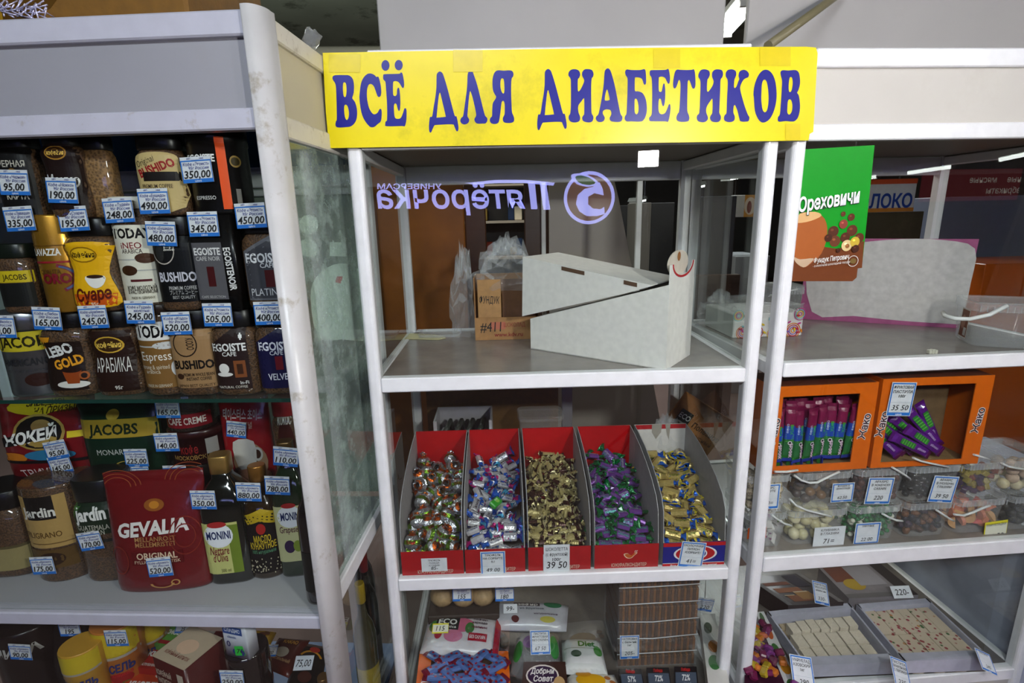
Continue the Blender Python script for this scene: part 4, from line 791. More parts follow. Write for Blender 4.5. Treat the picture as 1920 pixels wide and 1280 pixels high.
S('coffee_bag', 'dark green coffee bag with a gold band and crown, prices 225 and 125', 'coffee bag', (150, 292, 760, 935), .2, 'pil', [('r', -.95, .66, .95, .84, (168, 140, 44)), ('e', -.1, .88, .16, .05, (190, 160, 60)), ('t', 'JACOBS', -.1, .745, .1, (20, 40, 24), .03, 1.2), ('t', 'MONARCH', -.1, .52, .06, (206, 208, 200), .0, .9), ('o', .1, .35, .3, .07, .03, (190, 160, 70)), ('r', -.6, .02, .4, .06, (200, 196, 180))], [(255, 858, '225,00', {}), (259, 889, '125,00', {})], (16, 44, 30), 'wrap', dr=.3, z0=ZR)
S('round_tin', 'dark round coffee tin under the small jar, price 245', 'tin', (300, 396, 840, 905), .18, 'can', [], [(329, 889, '245,00', {})], (30, 22, 16), 'gloss', dr=.9, z1=.965, z0=ZR)
S('round_tin', 'dark round coffee tin with a metal rim, price 140', 'tin', (296, 394, 792, 868), .18, 'tin', [('t', 'МОСКОВСКИЙ', 0, .25, .12, (170, 130, 70), .01, 1.4), ('r', .45, .3, .8, .75, (150, 146, 140)), ('t', 'кофе', -.1, .5, .25, (130, 30, 30), .02, .6)], [(312, 829, '140,00', {})], (52, 20, 20), 'gloss', dr=.9, z0=.9655, z1=1.055)
S('coffee_jar', 'small wide coffee jar with a red label on the round tin, price 165', 'coffee jar', (290, 374, 738, 800), .18, 'can', [('r', -.9, .1, .9, .42, (130, 24, 34)), ('t', 'CAFE CREME', 0, .26, .16, (226, 216, 206), .02, 1.5)], [(314, 766, '165,00', {})], (24, 14, 10), 'coffeed', dr=.9, z0=1.0555, z1=1.165)
S('coffee_bag', 'red coffee bag with a white mug held by hands, price 440', 'coffee bag', (408, 500, 740, 890), .22, 'pil', [('e', .1, .34, .66, .2, (166, 130, 100)), ('e', .05, .42, .5, .1, (60, 34, 22)), ('a', [(-.45, .55), (.35, .55), (.3, .3), (-.05, .26), (-.4, .3)], (206, 200, 190)), ('o', .42, .42, .2, .07, .07, (200, 194, 184)), ('e', .1, .2, .7, .08, (176, 120, 94)), ('t', '테이스터스 초이스', .0, .8, .08, (230, 216, 210), .02, 1.5, 0, -.06), ('t', '오리지널', .0, .7, .05, (220, 190, 180), 0, .7)], [(443, 805, '440,00', dict(roll=.12, size=(.05, .042)))], (150, 20, 26), 'wrap', dr=.4, z0=ZR)
S('spice_jar', 'small jar of red and yellow spice beside the corner post', 'spice jar', (504, 552, 750, 850), .2, 'jar', [('e', .1, .5, .6, .25, (60, 20, 14)), ('t', 'КОКОС', .1, .76, .1, (220, 210, 200), .02, 1)], [], (96, 50, 20), 'coffee', (150, 30, 30), .9, z0=ZR+.05)
S('coffee_jar', 'brown coffee jar cut by the left picture edge on the white shelf', 'coffee jar', (-62, 34, 930, 1112), .11, 'jar', [('r', -.95, .1, .98, .36, (150, 136, 90)), ('r', -.95, .36, .98, .39, (90, 80, 50))], [], (60, 44, 26), 'coffee', K, .9)
S('coffee_jar', 'coffee jar with a gold label and dark window, price 175', 'coffee jar', (24, 132, 918, 1090), .1, 'can', [('r', -.98, .38, .6, .92, (180, 146, 86)), ('r', -.55, .68, .3, .92, (24, 20, 18)), ('t', 'Jardin', -.2, .76, .1, (230, 226, 216), .03, 1.0), ('t', 'FILIGRANO', -.2, .52, .06, (90, 60, 20), .01, 1.1), ('r', -.98, .42, .6, .43, (110, 80, 40)), ('r', -.95, .16, .6, .36, (90, 66, 30)), ('e', -.1, .26, .4, .07, (46, 28, 16))], [(80, 1060, '175,00', dict(roll=-.06))], (48, 34, 26), 'coffee', None, .9)
S('coffee_jar', 'green and black coffee jar with a white word, price 170', 'coffee jar', (124, 214, 906, 1062), .1, 'jar', [('r', -.95, .5, .95, .8, (20, 40, 24)), ('p', [(-.95, .6), (-.4, .78), (-.95, .8)], (60, 110, 50)), ('t', 'Jardin', -.1, .7, .12, (236, 234, 228), .04, 1.2, 0, .06), ('t', 'GUATEMALA', -.05, .57, .05, (200, 196, 180), 0, 1.2), ('t', 'ATITLAN', -.05, .52, .05, (200, 196, 180), 0, .8), ('r', -.98, .42, .98, .45, (40, 40, 38))], [(169, 1014, '170,00', dict(roll=-.16))], (60, 42, 30), 'coffee', (20, 22, 20), .95)
# gevalia-type red pouch, in front, turned and leaning
S('coffee_pouch', 'wine red stand-up coffee pouch in front of the others, price 520', 'coffee pouch', (186, 364, 905, 1128), .06, 'bag', [('o', -.72, .86, .5, .16, .02, (150, 70, 40), 20, .2, 2.6), ('o', -.72, .86, .4, .13, .02, (150, 70, 40), 20, .2, 2.6), ('o', -.72, .86, .3, .1, .02, (150, 70, 40), 20, .2, 2.6), ('o', .72, .9, .5, .16, .02, (150, 70, 40), 20, .8, 3.0), ('o', .72, .9, .4, .13, .02, (150, 70, 40), 20, .8, 3.0), ('o', .72, .9, .3, .1, .02, (150, 70, 40), 20, .8, 3.0), ('e', .05, .74, .2, .05, (150, 84, 30)), ('e', .05, .74, .1, .03, (200, 130, 40)), ('t', 'GEVALIA', 0, .565, .11, (232, 226, 220), .04, 1.4, .1, .06), ('t', 'MELLANROST', .05, .475, .04, (180, 130, 80), .01, .8), ('t', 'MELLEMRISTET', .05, .43, .04, (180, 130, 80), .01, .8), ('r', -.45, .26, .55, .37, (92, 12, 16)), ('t', 'ORIGINAL', .05, .335, .055, (226, 200, 170), .02, .8), ('t', 'FYLLIG & AROMATISK', .05, .285, .028, (226, 200, 170), 0, .9), ('o', .1, .1, .24, .045, .05, (190, 140, 80), 18, 3.2, 6.2), ('o', .36, .1, .09, .025, .03, (190, 140, 80)), ('o', .62, .48, .3, .16, .02, (130, 40, 30)), ('o', .62, .48, .2, .1, .02, (130, 40, 30)), ('o', -.72, .3, .2, .12, .02, (130, 40, 30))], [(297, 1068, '520,00', dict(roll=-.1))], (108, 16, 20), 'wrap', dr=.34, yaw=.12, lean=-.08)
S('oil_bottle', 'dark olive oil bottle with a gold cap and yellow label, price 350', 'oil bottle', (362, 446, 868, 1062), .1, 'sqb', [('r', -.88, .1, .62, .52, (196, 196, 120)), ('r', .2, .1, .62, .5, (110, 130, 40)), ('e', -.2, .42, .6, .1, (230, 232, 236)), ('e', -.2, .42, .54, .085, (236, 238, 242)), ('t', 'MONINI', -.2, .425, .065, (20, 40, 90), .03, 1.0), ('e', -.2, .51, .4, .025, (170, 40, 40)), ('t', 'Nettare', -.25, .3, .07, (120, 20, 40), .01, .8, .2), ('t', "d'Oliva", -.25, .24, .07, (120, 20, 40), .01, .6, .2), ('t', '500 ml', -.1, .13, .03, (80, 80, 40), 0, .4)], [(381, 937, '350,00', {})], (10, 16, 10), 'glassy', (190, 150, 80), .9, lidmat='gold')
S('oil_bottle', 'brown sesame oil bottle with a black label, price 880', 'oil bottle', (440, 514, 885, 1056), .12, 'rnb', [('r', -.9, .06, .8, .6, (16, 14, 14)), ('p', [(-.8, .6), (.1, .66), (.9, .6), (.8, .5), (.1, .56), (-.6, .52)], (190, 160, 30)), ('e', .0, .48, .22, .05, (170, 36, 30)), ('t', 'МАСЛО', .0, .39, .06, (210, 180, 40), .02, .8), ('t', 'КУНЖУТНОЕ', .0, .325, .06, (210, 180, 40), .02, 1.2), ('t', '100% натуральное', 0, .27, .035, (90, 150, 110), 0, 1.1)] + [('e', random.uniform(-.7, .75), random.uniform(.07, .2)*random.uniform(.5, 1)+.03, .025, .007, (200, 190, 160)) for _ in range(50)], [(466, 922, '880,00', {})], (44, 30, 10), 'glassy', (176, 120, 50), .8, lidmat='gold')
S('oil_bottle', 'green grapeseed oil bottle with a white oval badge, price 780', 'oil bottle', (502, 566, 838, 1052), .13, 'sqb', [('r', -.9, .13, .9, .56, (206, 204, 150)), ('e', .0, .48, .7, .085, (236, 238, 240)), ('t', 'MONINI', .05, .485, .06, (20, 40, 90), .03, 1.1), ('e', .0, .565, .4, .02, (170, 40, 40)), ('t', 'Grapeseed', .0, .385, .05, (90, 30, 60), .01, 1.3), ('e', -.2, .25, .3, .05, (50, 30, 70)), ('e', .25, .25, .25, .045, (130, 150, 50))], [(520, 910, '780,00', {}), (536, 856, '110,00', dict(roll=.1))], (18, 40, 18), 'glassy', (120, 90, 50), .9, lidmat='gold')
S('sauce_bottle', 'nearly black sauce bottle standing against the corner post', 'bottle', (552, 600, 880, 1142), .035, 'rnb', [('r', -.9, .1, .9, .4, (20, 24, 20))], [], (10, 8, 10), 'glassy', (20, 18, 22), .9)
# ================================================================== middle case, top: empty trays, carton, film
ZT = 1.1555
def sub(M4): return lambda p: M4 @ Vector(p)
# --- big white display tray with a second tray nested on it
A_, B_ = Vector((.43, .278, ZT)), Vector((.762, .013, ZT)); ex = (B_-A_).normalized(); ey = Vector((-ex.y, ex.x, 0)); WB = .185
B_ = B_+ex*.0; LB = .425
X4 = Matrix(((ex.x, ey.x, 0, A_.x), (ex.y, ey.y, 0, A_.y), (0, 0, 1, A_.z), (0, 0, 0, 1)))
def placed(name, label, cat, M4):
    t = thing(name, label, cat); t.matrix_world = M4; return t
WB_C = (240, 237, 230)
t = placed('cardboard_tray', 'white cardboard display tray with a red notched end in the middle case', 'tray', X4)
def wall(poly, y0, y1, name, col=WB_C, parent=None, mat='paper', axis='y'): return MB().prism(poly, y0, y1, col, axis).build(name, mat, parent)
side = [(0, 0), (LB, 0), (LB, .272), (LB-.012, .272), (LB-.012, .224), (.0, .096)]
wall([(0, 0), (LB, 0), (LB, .222), (.0, .094)], 0, .003, 'side_wall', parent=t); wall([(0, 0), (LB, 0), (LB, .222), (0, .094)], WB-.003, WB, 'side_wall', parent=t)
MB().box(0, LB, 0, WB, 0, .003, WB_C).build('base', 'paper', t); MB().box(0, .003, .003, WB-.003, .003, .094, WB_C).build('end_wall', 'paper', t)
notch = [(.003, .003), (WB-.003, .003), (WB-.003, .27)] + [(WB/2+.075*math.cos(a)*1.0, .27-.034*math.sin(a)) for a in [math.pi*k/14 for k in range(15)]] + [(.003, .27)]
MB().prism(notch, LB-.003, LB, WB_C, 'x').build('notched_end', 'paper', t)
rr = [(WB/2+.0775*math.cos(math.pi*k/14), .27-.038*math.sin(math.pi*k/14)) for k in range(15)] + [(WB/2+.072*math.cos(math.pi*k/14), .27-.0325*math.sin(math.pi*k/14)) for k in range(14, -1, -1)]
MB().prism([(max(.003, min(WB-.003, u)), v) for u, v in rr], LB, LB+.0012, (196, 30, 38), 'x').build('red_edge', 'paper', t)
MB().prism([(WB/2+.073*math.cos(2*math.pi*k/24), .268+.033*math.sin(2*math.pi*k/24)) for k in range(24)], LB-.016, LB-.013, (226, 214, 198), 'x').build('round_flap', 'paper', t)
Decal().ell(WB/2-.0, .285, .012, .012, (170, 110, 60)).build('torn_spot', 'paper', flat((LB-.013, 0, 0), (0, 1, 0), (0, 0, 1)), t)
MB().box(LB-.016, LB-.003, WB/2-.05, WB/2+.05, .236, .239, WB_C).build('flap_hinge', 'paper', t)
t2 = placed('cardboard_tray', 'white cardboard tray turned over and nested on the larger white tray', 'tray', X4 @ Matrix.Translation((0, -.006, 0)))
ov = [(-.026, .100), (-.02, .276), (.38, .216), (.30, .190)]
WL = WB+.012
for y0, y1 in ((-.0, .003), (WL-.003, WL)): wall(ov, y0, y1, 'side_wall', parent=t2)
MB().prism([(-.0205, .276), (.38, .216), (.38, .219), (-.0205, .279)], 0, WL, WB_C, 'y').build('top_panel', 'paper', t2)
MB().prism([(-.026, .100), (-.0205, .276), (-.0175, .276), (-.023, .100)], .003, WL-.003, WB_C, 'y').build('end_wall', 'paper', t2)
for (s0, s1) in ((.115, .188), (.305, .342)):
    zf = lambda s: .276+(s+.02)*(-.06/.4)
    MB().prism([(s0, zf(s0)+.0005), (s1, zf(s1)+.0005), (s1, zf(s1)-.010), (s0, zf(s0)-.010)], -.0012, .0002, (96, 70, 52), 'y').build('slot', 'paper', t2)
# --- kraft carton and the film on it
t = thing('kraft_carton', 'open kraft carton marked by hand behind the white trays', 'carton', (.255, .41, ZT))
KR = (176, 128, 78)
MB().box(.0, .215, .0, .004, 0, .075, KR).build('front_wall', 'card', t); MB().box(.0, .004, .004, .14, 0, .205, (150, 104, 60)).build('side_wall', 'card', t)
MB().box(.211, .215, .004, .14, 0, .205, (120, 82, 46)).build('side_wall', 'card', t); MB().box(.0, .215, .136, .14, 0, .205, KR).build('back_wall', 'card', t); MB().box(.004, .211, .004, .136, .0, .004, KR).build('base', 'card', t)
MB().box(.012, .088, .012, .016, .004, .198, (190, 142, 90)).build('inner_flap', 'card', t); MB().box(.092, .2, .02, .024, .004, .198, (110, 72, 42)).build('inner_flap', 'card', t)
Decal().text('ФУНДУК', .05, .132, .024, (20, 18, 20), .005, .066, .1, -.05).build('writing', 'ink', FRONT(0, .012, 0), t)
Decal().rect(.05, .035, .10, .06, (196, 110, 84)).text('www.kdv.ru', .11, .018, .014, (140, 40, 34), .02, .1).text('ШОКОЛАД', .13, .05, .014, (150, 60, 44), .01, .07).text('#411', .052, .045, .034, (24, 22, 24), 0, .07, .1).build('writing', 'ink', FRONT(0, 0, 0), t)
def crumple(name, label, cat, cx, cy, cz, sx, sy, sz, seed, nu=22, nv=12, mat='film', amp=.35, col=(220, 222, 226)):
    rnd = random.Random(seed); mb = MB(); rings = []
    for i in range(nv+1):
        t_ = math.pi/2*i/nv; rg = []
        for j in range(nu):
            a = 2*math.pi*j/nu; k = 1+rnd.uniform(-amp, amp)
            rg.append((sx*math.cos(t_)*math.cos(a)*k, sy*math.cos(t_)*math.sin(a)*k, max(.0, sz*math.sin(t_)*(1+rnd.uniform(-amp, amp)*.8))))
        rings.append(rg)
    mb.loft(rings, col, False, True, False)
    return tag(mb.build(name, mat, None, (cx, cy, cz)), label, cat)
crumple('plastic_film', 'crumpled clear film stuffed in the kraft carton', 'film', .365, .49, ZT+.16, .1, .065, .15, 3)
crumple('plastic_film', 'loose crumpled clear film hanging left of the kraft carton', 'film', .215, .5, ZT+.001, .045, .05, .26, 9, 16, 10)
# --- clear lid and torn paper on the shelf
t = thing('food_container', 'clear plastic lid lying at the rear left of the top shelf', 'container', (.13, .5, ZT))
MB().loft([rp for rp in [[(x, y, z) for x, y in rpoly(-.07*s, .07*s, -.05*s, .05*s, .012)] for s, z in ((1, 0), (1, .012), (.96, .012), (.96, .004), (.0, .004))]], (220, 222, 222), False, False).build('lid_shell', 'clear', t)
MB().loft([[(x, y, z) for x, y in rpoly(-.071*s, .071*s, -.051*s, .051*s, .012)] for s, z in ((1.0, .010), (1.02, .0135), (.98, .0135))], (236, 238, 238), False, False).build('rim', 'clear', t)
pts = [(758, 636), (768, 625), (800, 626), (830, 629), (836, 634), (822, 637), (790, 636)]
q = [atZ(px, py, ZT+.001) for px, py in pts]; c0 = q[0]
tag(MB().prism([(p.x-c0.x, p.y-c0.y) for p in q], 0, .0012, (206, 196, 150), 'z').build('paper_scrap', 'paper', None, (c0.x, c0.y, ZT+.0005)), 'torn beige paper scrap on the shelf by the clear lid', 'paper')

# ================================================================== middle case, second shelf: five boxes of wrapped sweets
ZM = .5665
def twist(cols, L=.03, r=.011, fl=.012, flat_=.8, n=8, seed=0, end=.017, text=None, tcol=(90, 50, 30)):
    rnd = random.Random(seed); body, e1, e2, edge = cols; rings = []; cl = []
    h = L/2
    sec = [(-h-end, fl, .25, edge), (-h-end*.75, fl*.95, .35, e1), (-h-end*.25, .0045, .9, e1), (-h, r*.6, .9, body), (-h+.002, r, flat_, body), (h-.002, r, flat_, body), (h, r*.6, .9, body), (h+end*.25, .0045, .9, e2), (h+end*.75, fl*.95, .35, e2), (h+end, fl, .25, edge)]
    for i, (x, rad, ff, c) in enumerate(sec):
        ro = rnd.uniform(-.6, .6) if i in (0, 1, 8, 9) else 0
        rg = []
        for j in range(n):
            a = 2*math.pi*j/n+.39; k = 1+(rnd.uniform(-.25, .25) if i in (0, 1, 8, 9) else rnd.uniform(-.06, .06))
            y, z = rad*k*math.cos(a), rad*k*ff*math.sin(a)
            rg.append((x+(rnd.uniform(-.002, .002) if i in (0, 9) else 0), y*math.cos(ro)-z*math.sin(ro), y*math.sin(ro)+z*math.cos(ro)))
        rings.append(rg)
        if i: cl.append(sec[i][3] if i > 5 else sec[i-1][3])
    cl[0] = edge; cl[-1] = edge
    mb = MB().loft(rings, body, False, False, False, None, cl)
    if text:
        d = Decal()
        for s_, v_, h_, c_ in text: d.text(s_, 0, v_, h_, c_, .02, L*.8)
        d.into(mb, lambda u, v, hh: Vector((u, v, r*flat_+.0004+hh-abs(v)*.35)))
        d.into(mb, lambda u, v, hh: Vector((u, -v, -r*flat_-.0004-hh+abs(v)*.35)))
    return mb
def truffle(seed):
    rnd = random.Random(seed); mb = MB(); rings = []; cl = []
    for i, (z, r, c) in enumerate([(-.02, .006, (180, 182, 186)), (-.017, .014, (190, 192, 196)), (-.006, .0205, (196, 198, 202)), (.005, .0205, (110, 150, 40)), (.008, .0195, (200, 200, 204)), (.015, .014, (186, 186, 190)), (.0185, .007, (196, 92, 20)), (.023, .009, (190, 100, 30)), (.027, .011, (170, 172, 176))]):
        rings.append([((r*(1+rnd.uniform(-.09, .09)*(1+2*(i > 6))))*math.cos(2*math.pi*j/10), r*(1+rnd.uniform(-.09, .09)*(1+2*(i > 6)))*math.sin(2*math.pi*j/10), z+rnd.uniform(-.001, .001)*(1+3*(i > 6))) for j in range(10)])
        if i: cl.append(c)
    mb.loft(rings, (196, 198, 202), True, False, False, None, cl)
    Decal().text('Победа', 0, 0, .008, (170, 30, 30), .03, .022).into(mb, lambda u, v, hh: Vector((u, -.0208-hh+abs(u)*.25, v)))
    return mb
SW = [[truffle(k) for k in range(4)],
      [twist(((222, 220, 222), (30, 100, 200), (196, 20, 120), (30, 90, 190)), .034, .0115, .015, .8, 8, k+10, .018, [('Грильяж', .002, .008, (60, 40, 60)), ('на сорбите', -.006, .004, (40, 60, 130))]) for k in range(3)] + [twist(((214, 212, 216), (190, 20, 120), (40, 60, 160), (60, 150, 190)), .034, .0115, .015, .8, 8, 14, .018)],
      [twist(((206, 190, 128), (206, 190, 128), (70, 40, 30), (214, 200, 150)), .022, .0085, .011, .6, 7, k+20, .013) for k in range(3)] + [twist(((74, 44, 36), (200, 184, 124), (200, 184, 124), (60, 36, 30)), .022, .0085, .011, .6, 7, 24, .013)],
      [twist(((126, 74, 160), (10, 110, 56), (10, 110, 56), (14, 120, 60)), .034, .0125, .015, .6, 8, k+30, .016, [('Фруктоза', .003, .006, (190, 220, 210)), ('шоколад', -.004, .006, (60, 190, 160))]) for k in range(4)],
      [twist(((208, 184, 112), (22, 96, 200), (22, 96, 200), (224, 206, 60)), .042, .0135, .017, .85, 8, k+40, .018, [('Молочная', .004, .008, (110, 50, 30)), ('сорбит', -.005, .006, (110, 130, 30))]) for k in range(3)] + [twist(((210, 188, 118), (226, 204, 50), (24, 104, 206), (24, 104, 206)), .042, .0135, .017, .85, 8, 45, .018)]]
SWM = [[mb.mesh('wrapped_sweet', 'foil' if j else 'silver') for mb in k] for j, k in enumerate(SW)]
SWL = ['silver foil truffle with a green band and orange tail in the first sweet box', 'white wrapped sweet with blue and magenta twists in the second sweet box', 'small gold and brown twisted sweet in the third sweet box', 'purple wrapped sweet with shiny green twists in the fourth sweet box', 'cream yellow sweet with blue twists in the blue-fronted sweet box']
BX = [(.043, .217), (.222, .391), (.400, .577), (.588, .770), (.783, .960)]
prof = [(.375, 0), (.375, .288), (.31, .283), (.24, .272), (.17, .254), (.11, .232), (.06, .203), (.036, .17), (.028, .12), (.022, .075), (.022, 0)]
LBL = ['red-fronted sweet box of silver truffles, price 85, leftmost on the shelf', 'red-fronted sweet box of white and blue sweets, price 49', 'red-fronted sweet box of small gold sweets behind the 39.50 tag', 'red-fronted sweet box of purple and green sweets without a tag', 'blue-fronted sweet box with a red oval and cream sweets, price 41']
def sweet_logo(d, cx, cy, s):
    d.loops([[(cx+u*s, cy+v*s) for u, v in smooth_loop([(-.9, .1), (-.4, .25), (.1, -.1), (.5, .3), (.9, .3), (.5, -.1), (.1, -.5), (-.5, -.45)], 3)]], (230, 200, 170))
    d.loops([[(cx+u*s*.82, cy+v*s*.8-.0004) for u, v in smooth_loop([(-.9, .1), (-.4, .25), (.1, -.1), (.5, .3), (.9, .3), (.5, -.1), (.1, -.5), (-.5, -.45)], 3)]], (190, 90, 30))
    for k in range(4): d.ell(cx+s*(.55+.1*k), cy+s*(.5+.1*(k % 2)), s*.07, s*.07, (232, 200, 190), 8)
for i, (x0, x1) in enumerate(BX):
    w = x1-x0; red = (172, 18, 24)
    t = thing('sweet_box', LBL[i], 'sweet box', (x0, .0, ZM), 0, 'boxes of wrapped sweets')
    for a, b in ((0, .002), (w-.002, w)): MB().prism(prof, a, b, (172, 170, 170), 'x').build('side_wall', 'paper', t)
    MB().box(.002, w-.002, .371, .375, 0, .288, (190, 16, 20) if i < 4 else (222, 216, 208)).build('back_wall', 'gloss' if i < 4 else 'paper', t)
    MB().box(.002, w-.002, .022, .371, 0, .003, (170, 166, 160)).build('base', 'paper', t)
    lip = MB().box(.0, w, .0192, .0215, 0, .078, red if i < 4 else (22, 30, 128)).build('front_lip', 'gloss', t)
    d = Decal(); fm = FRONT(0, .0192, 0)
    if i < 4:
        sweet_logo(d, w*.56, .045, .022 if i == 3 else .018); d.text('ЮЖУРАЛКОНДИТЕР', w*.54, .014, .011, (222, 190, 170), .01, .1)
    else:
        d.rect(0, .066, w, .078, (186, 22, 28)).rect(0, .0, w, .012, (186, 22, 28)).rect(0, .0118, w, .0132, (230, 230, 232))
        d.ell(w*.52, .042, .062, .027, (232, 230, 232), 28).ell(w*.52, .042, .056, .024, (186, 24, 30), 28).ell(w*.52, .042, .034, .02, (232, 230, 232), 28).ell(w*.52, .042, .03, .017, (22, 30, 128), 28)
        d.text('Все конфеты русского мира!', w*.5, .0055, .007, (226, 222, 222), .02, w*.9, .15)
        Decal().rect(.004, .272, w-.002, .288, (190, 24, 32)).poly([(.06, .288), (.06, .26), (.075, .235), (.092, .26), (.094, .288)], (168, 160, 146)).poly([(.105, .288), (.112, .25), (.12, .23), (.123, .288)], (168, 160, 146)).build('tape_print', 'paper', FRONT(0, .371, 0), t)
    d.build('print', 'print', fm, t)
    cards = [[(.092, .035, .072, .042, '85-', dict(l1='ТРЮФЕЛЬ', l2='ПОБЕДА', l3='/СТЕВИЯ/', style='plain'))], [(.078, .032, .07, .078, '49 00', dict(l1='ТРЮФЕЛЬ', l2='НА СОРБИТЕ', l3='0,1', style='frame'))], [(.052, .026, .02, .06, '3', dict(l1='Ш', style='plain')), (.08, .044, .073, .086, '39 50', dict(l1='ШОКОЛЕТТА', l2='(с фруктозой)', l3='      100г', style='plain'))], [], [(.082, .038, .07, .082, '41=', dict(l1='МОЛОЧНАЯ', l2='ЛИМОН', l3='/СОРБИТ/', style='frame', roll=.12))]][i]
    for k, (cx, cz, cw, ch, pr, kw) in enumerate(cards): price_card(t, Vector((cx, .0165-.002*k, cz+.002)), cw, ch, pr, **kw)
    # sweets heaped on a slope that rises to the back
    rnd = random.Random(100+i); n = [64, 78, 150, 88, 72][i]; sz = [.021, .0195, .0135, .0195, .023][i]; pl = []
    tries = 0
    while len(pl) < n and tries < 9000:
        tries += 1
        u, v = rnd.uniform(.02, w-.02), rnd.uniform(.058 if i != 4 else .066, .345); layer = rnd.random() < .3
        zh = .062+.14*((v-.03)/.33)+(.012*math.sin(u*60+i)+.006*math.cos(v*50)); z = zh-(sz*1.5 if layer else 0)+rnd.uniform(-.004, .006)
        dmin = sz*(1.22 if i != 0 else 1.5)
        if all((u-a)**2+(v-b)**2+(z-c)**2 > dmin**2 for a, b, c in pl): pl.append((u, v, z))
    for (u, v, z) in pl:
        o = bpy.data.objects.new(['silver_truffle', 'white_sweet', 'gold_sweet', 'purple_sweet', 'cream_sweet'][i], rnd.choice(SWM[i])); COL.objects.link(o); o.location = (x0+u, v, ZM+z)
        if i == 0: o.rotation_euler = (rnd.uniform(-1.2, 1.4), rnd.uniform(-1.2, 1.2), rnd.uniform(-.8, .8))
        else: o.rotation_euler = (rnd.uniform(-.2, .9), rnd.uniform(-.5, .5), rnd.uniform(-1.5, 1.5)+math.pi*(rnd.random() < .5))
        if i == 2: o.rotation_euler = (rnd.uniform(-1.5, 1.5), rnd.uniform(-.8, .8), rnd.uniform(0, 6))
        if v < .1 and i != 0: o.rotation_euler = (rnd.uniform(-.2, .5), rnd.uniform(-.35, .35), rnd.uniform(-.3, .3))
        k = rnd.uniform(1.08, 1.26)*(1.0 if i else .95); o.scale = (k, k, k); tag(o, SWL[i], 'sweet', 'sweets in box ' + ['of silver truffles', 'of white sweets', 'of gold sweets', 'of purple sweets', 'of cream sweets'][i])
g = MB().bbox(-.019, .019, -.012, .012, -.008, .008, (60, 170, 50), .003)
Decal().ell(.004, .0, .007, .007, (150, 210, 90)).text('BOB', .004, .006, .005, (220, 240, 210), .02, .02).into(g, lambda u, v, h: Vector((u, v, .008+h)))
tag(g.build('sweet_packet', 'wrap', None, (BX[1][0]+.088, .155, ZM+.142), (.5, -.1, .95)), 'flat bright green sweet packet lying on the white sweets', 'sweet')
# --- behind the boxes
t = thing('wire_crate', 'pale plastic crate behind the leftmost sweet box', 'crate', (.1, .4, ZM))
MB().prism([(0, 0), (.2, 0), (.2, .31), (.19, .31), (.19, .25), (.012, .25), (.012, .31), (0, .31)], .0, .006, (196, 194, 198), 'y').build('front_wall', 'plastic', t)
MB().prism([(0, 0), (.2, 0), (.2, .31), (0, .31)], .135, .141, (180, 178, 182), 'y').build('back_wall', 'plastic', t)
for x in (0, .194): MB().box(x, x+.006, .006, .135, 0, .31, (186, 184, 188)).build('side_wall', 'plastic', t)
for k in range(4): MB().tube([(.03+.04*k, .03, .25), (.05+.04*k, .08, .28), (.06+.03*k, .11, .2)], .01, (60, 66, 60), 6).build('bag_fold', 'wrap', t)
t = thing('clear_tub', 'clear plastic tub standing behind the third sweet box', 'tub', (.47, .47, ZM))
MB().loft([[(x, y, z) for x, y in rpoly(-.075*s, .075*s, -.05*s, .05*s, .02)] for s, z in ((.85, 0), (1, .3))], (220, 224, 226), True, False).build('body', 'clear', t)
MB().loft([[(x, y, z) for x, y in rpoly(-.079*s, .079*s, -.054*s, .054*s, .02)] for s, z in ((1, .292), (1.02, .296), (1.02, .306), (.97, .31))], (225, 228, 230), False, True).build('lid', 'clear', t)
# brown sheet closing the rear of that shelf
t = tag(MB().box(.05, .55, .6025, .606, .55, 1.12, (120, 84, 34)).build('brown_sheet', 'card'), 'brown cardboard sheet closing the rear behind the sweet boxes', 'sheet')
# kraft pack and bag of sweets at the right
t = thing('kraft_pack', 'kraft paper pack with a black badge leaning at the right behind the cream sweets', 'pack', (.95, .43, ZM+.16), 0, None, (-.1, .55, -.3))
MB().loft([sring(a*.095, b*.03, z, 3, 20) for z, a, b in ((0, 1, .2), (.02, 1, .8), (.12, 1, 1), (.19, 1, .5), (.2, 1, .2))], (160, 104, 48)).build('body', 'card', t)
Decal().rect(-.075, .09, -.03, .15, (20, 30, 26)).text('ECO', -.052, .128, .02, (220, 222, 214), .02, .04).text('botanica', -.052, .106, .009, (220, 222, 214), 0, .038).text('Полезное', .035, .12, .02, (50, 30, 16), .02, .1).text('вкусный', .035, .09, .016, (80, 50, 30), .01, .08).ell(.03, .04, .05, .03, (190, 150, 96)).build('print', 'print', FRONT(0, -.0305, 0), t)
t = tag(MB().box(-.02, .075, 0, .14, 0, .158, (150, 120, 80)).build('riser_carton', 'card', None, (.868, .42, ZM)), 'small carton under the kraft pack behind the sweets', 'carton')
crumple('plastic_film', 'shiny clear bag hanging over the cream sweet box at the right', 'bag', .90, .395, ZM+.17, .055, .03, .13, 21, 18, 10)
# ================================================================== right case, top shelf
ZRT = 1.1645
def rf(px, py, dep): p = RF.at(px, py, dep); return (p.x, p.z)
def inframe(t, F): t.location = F.o; t.rotation_euler = (0, 0, F.rz); return t
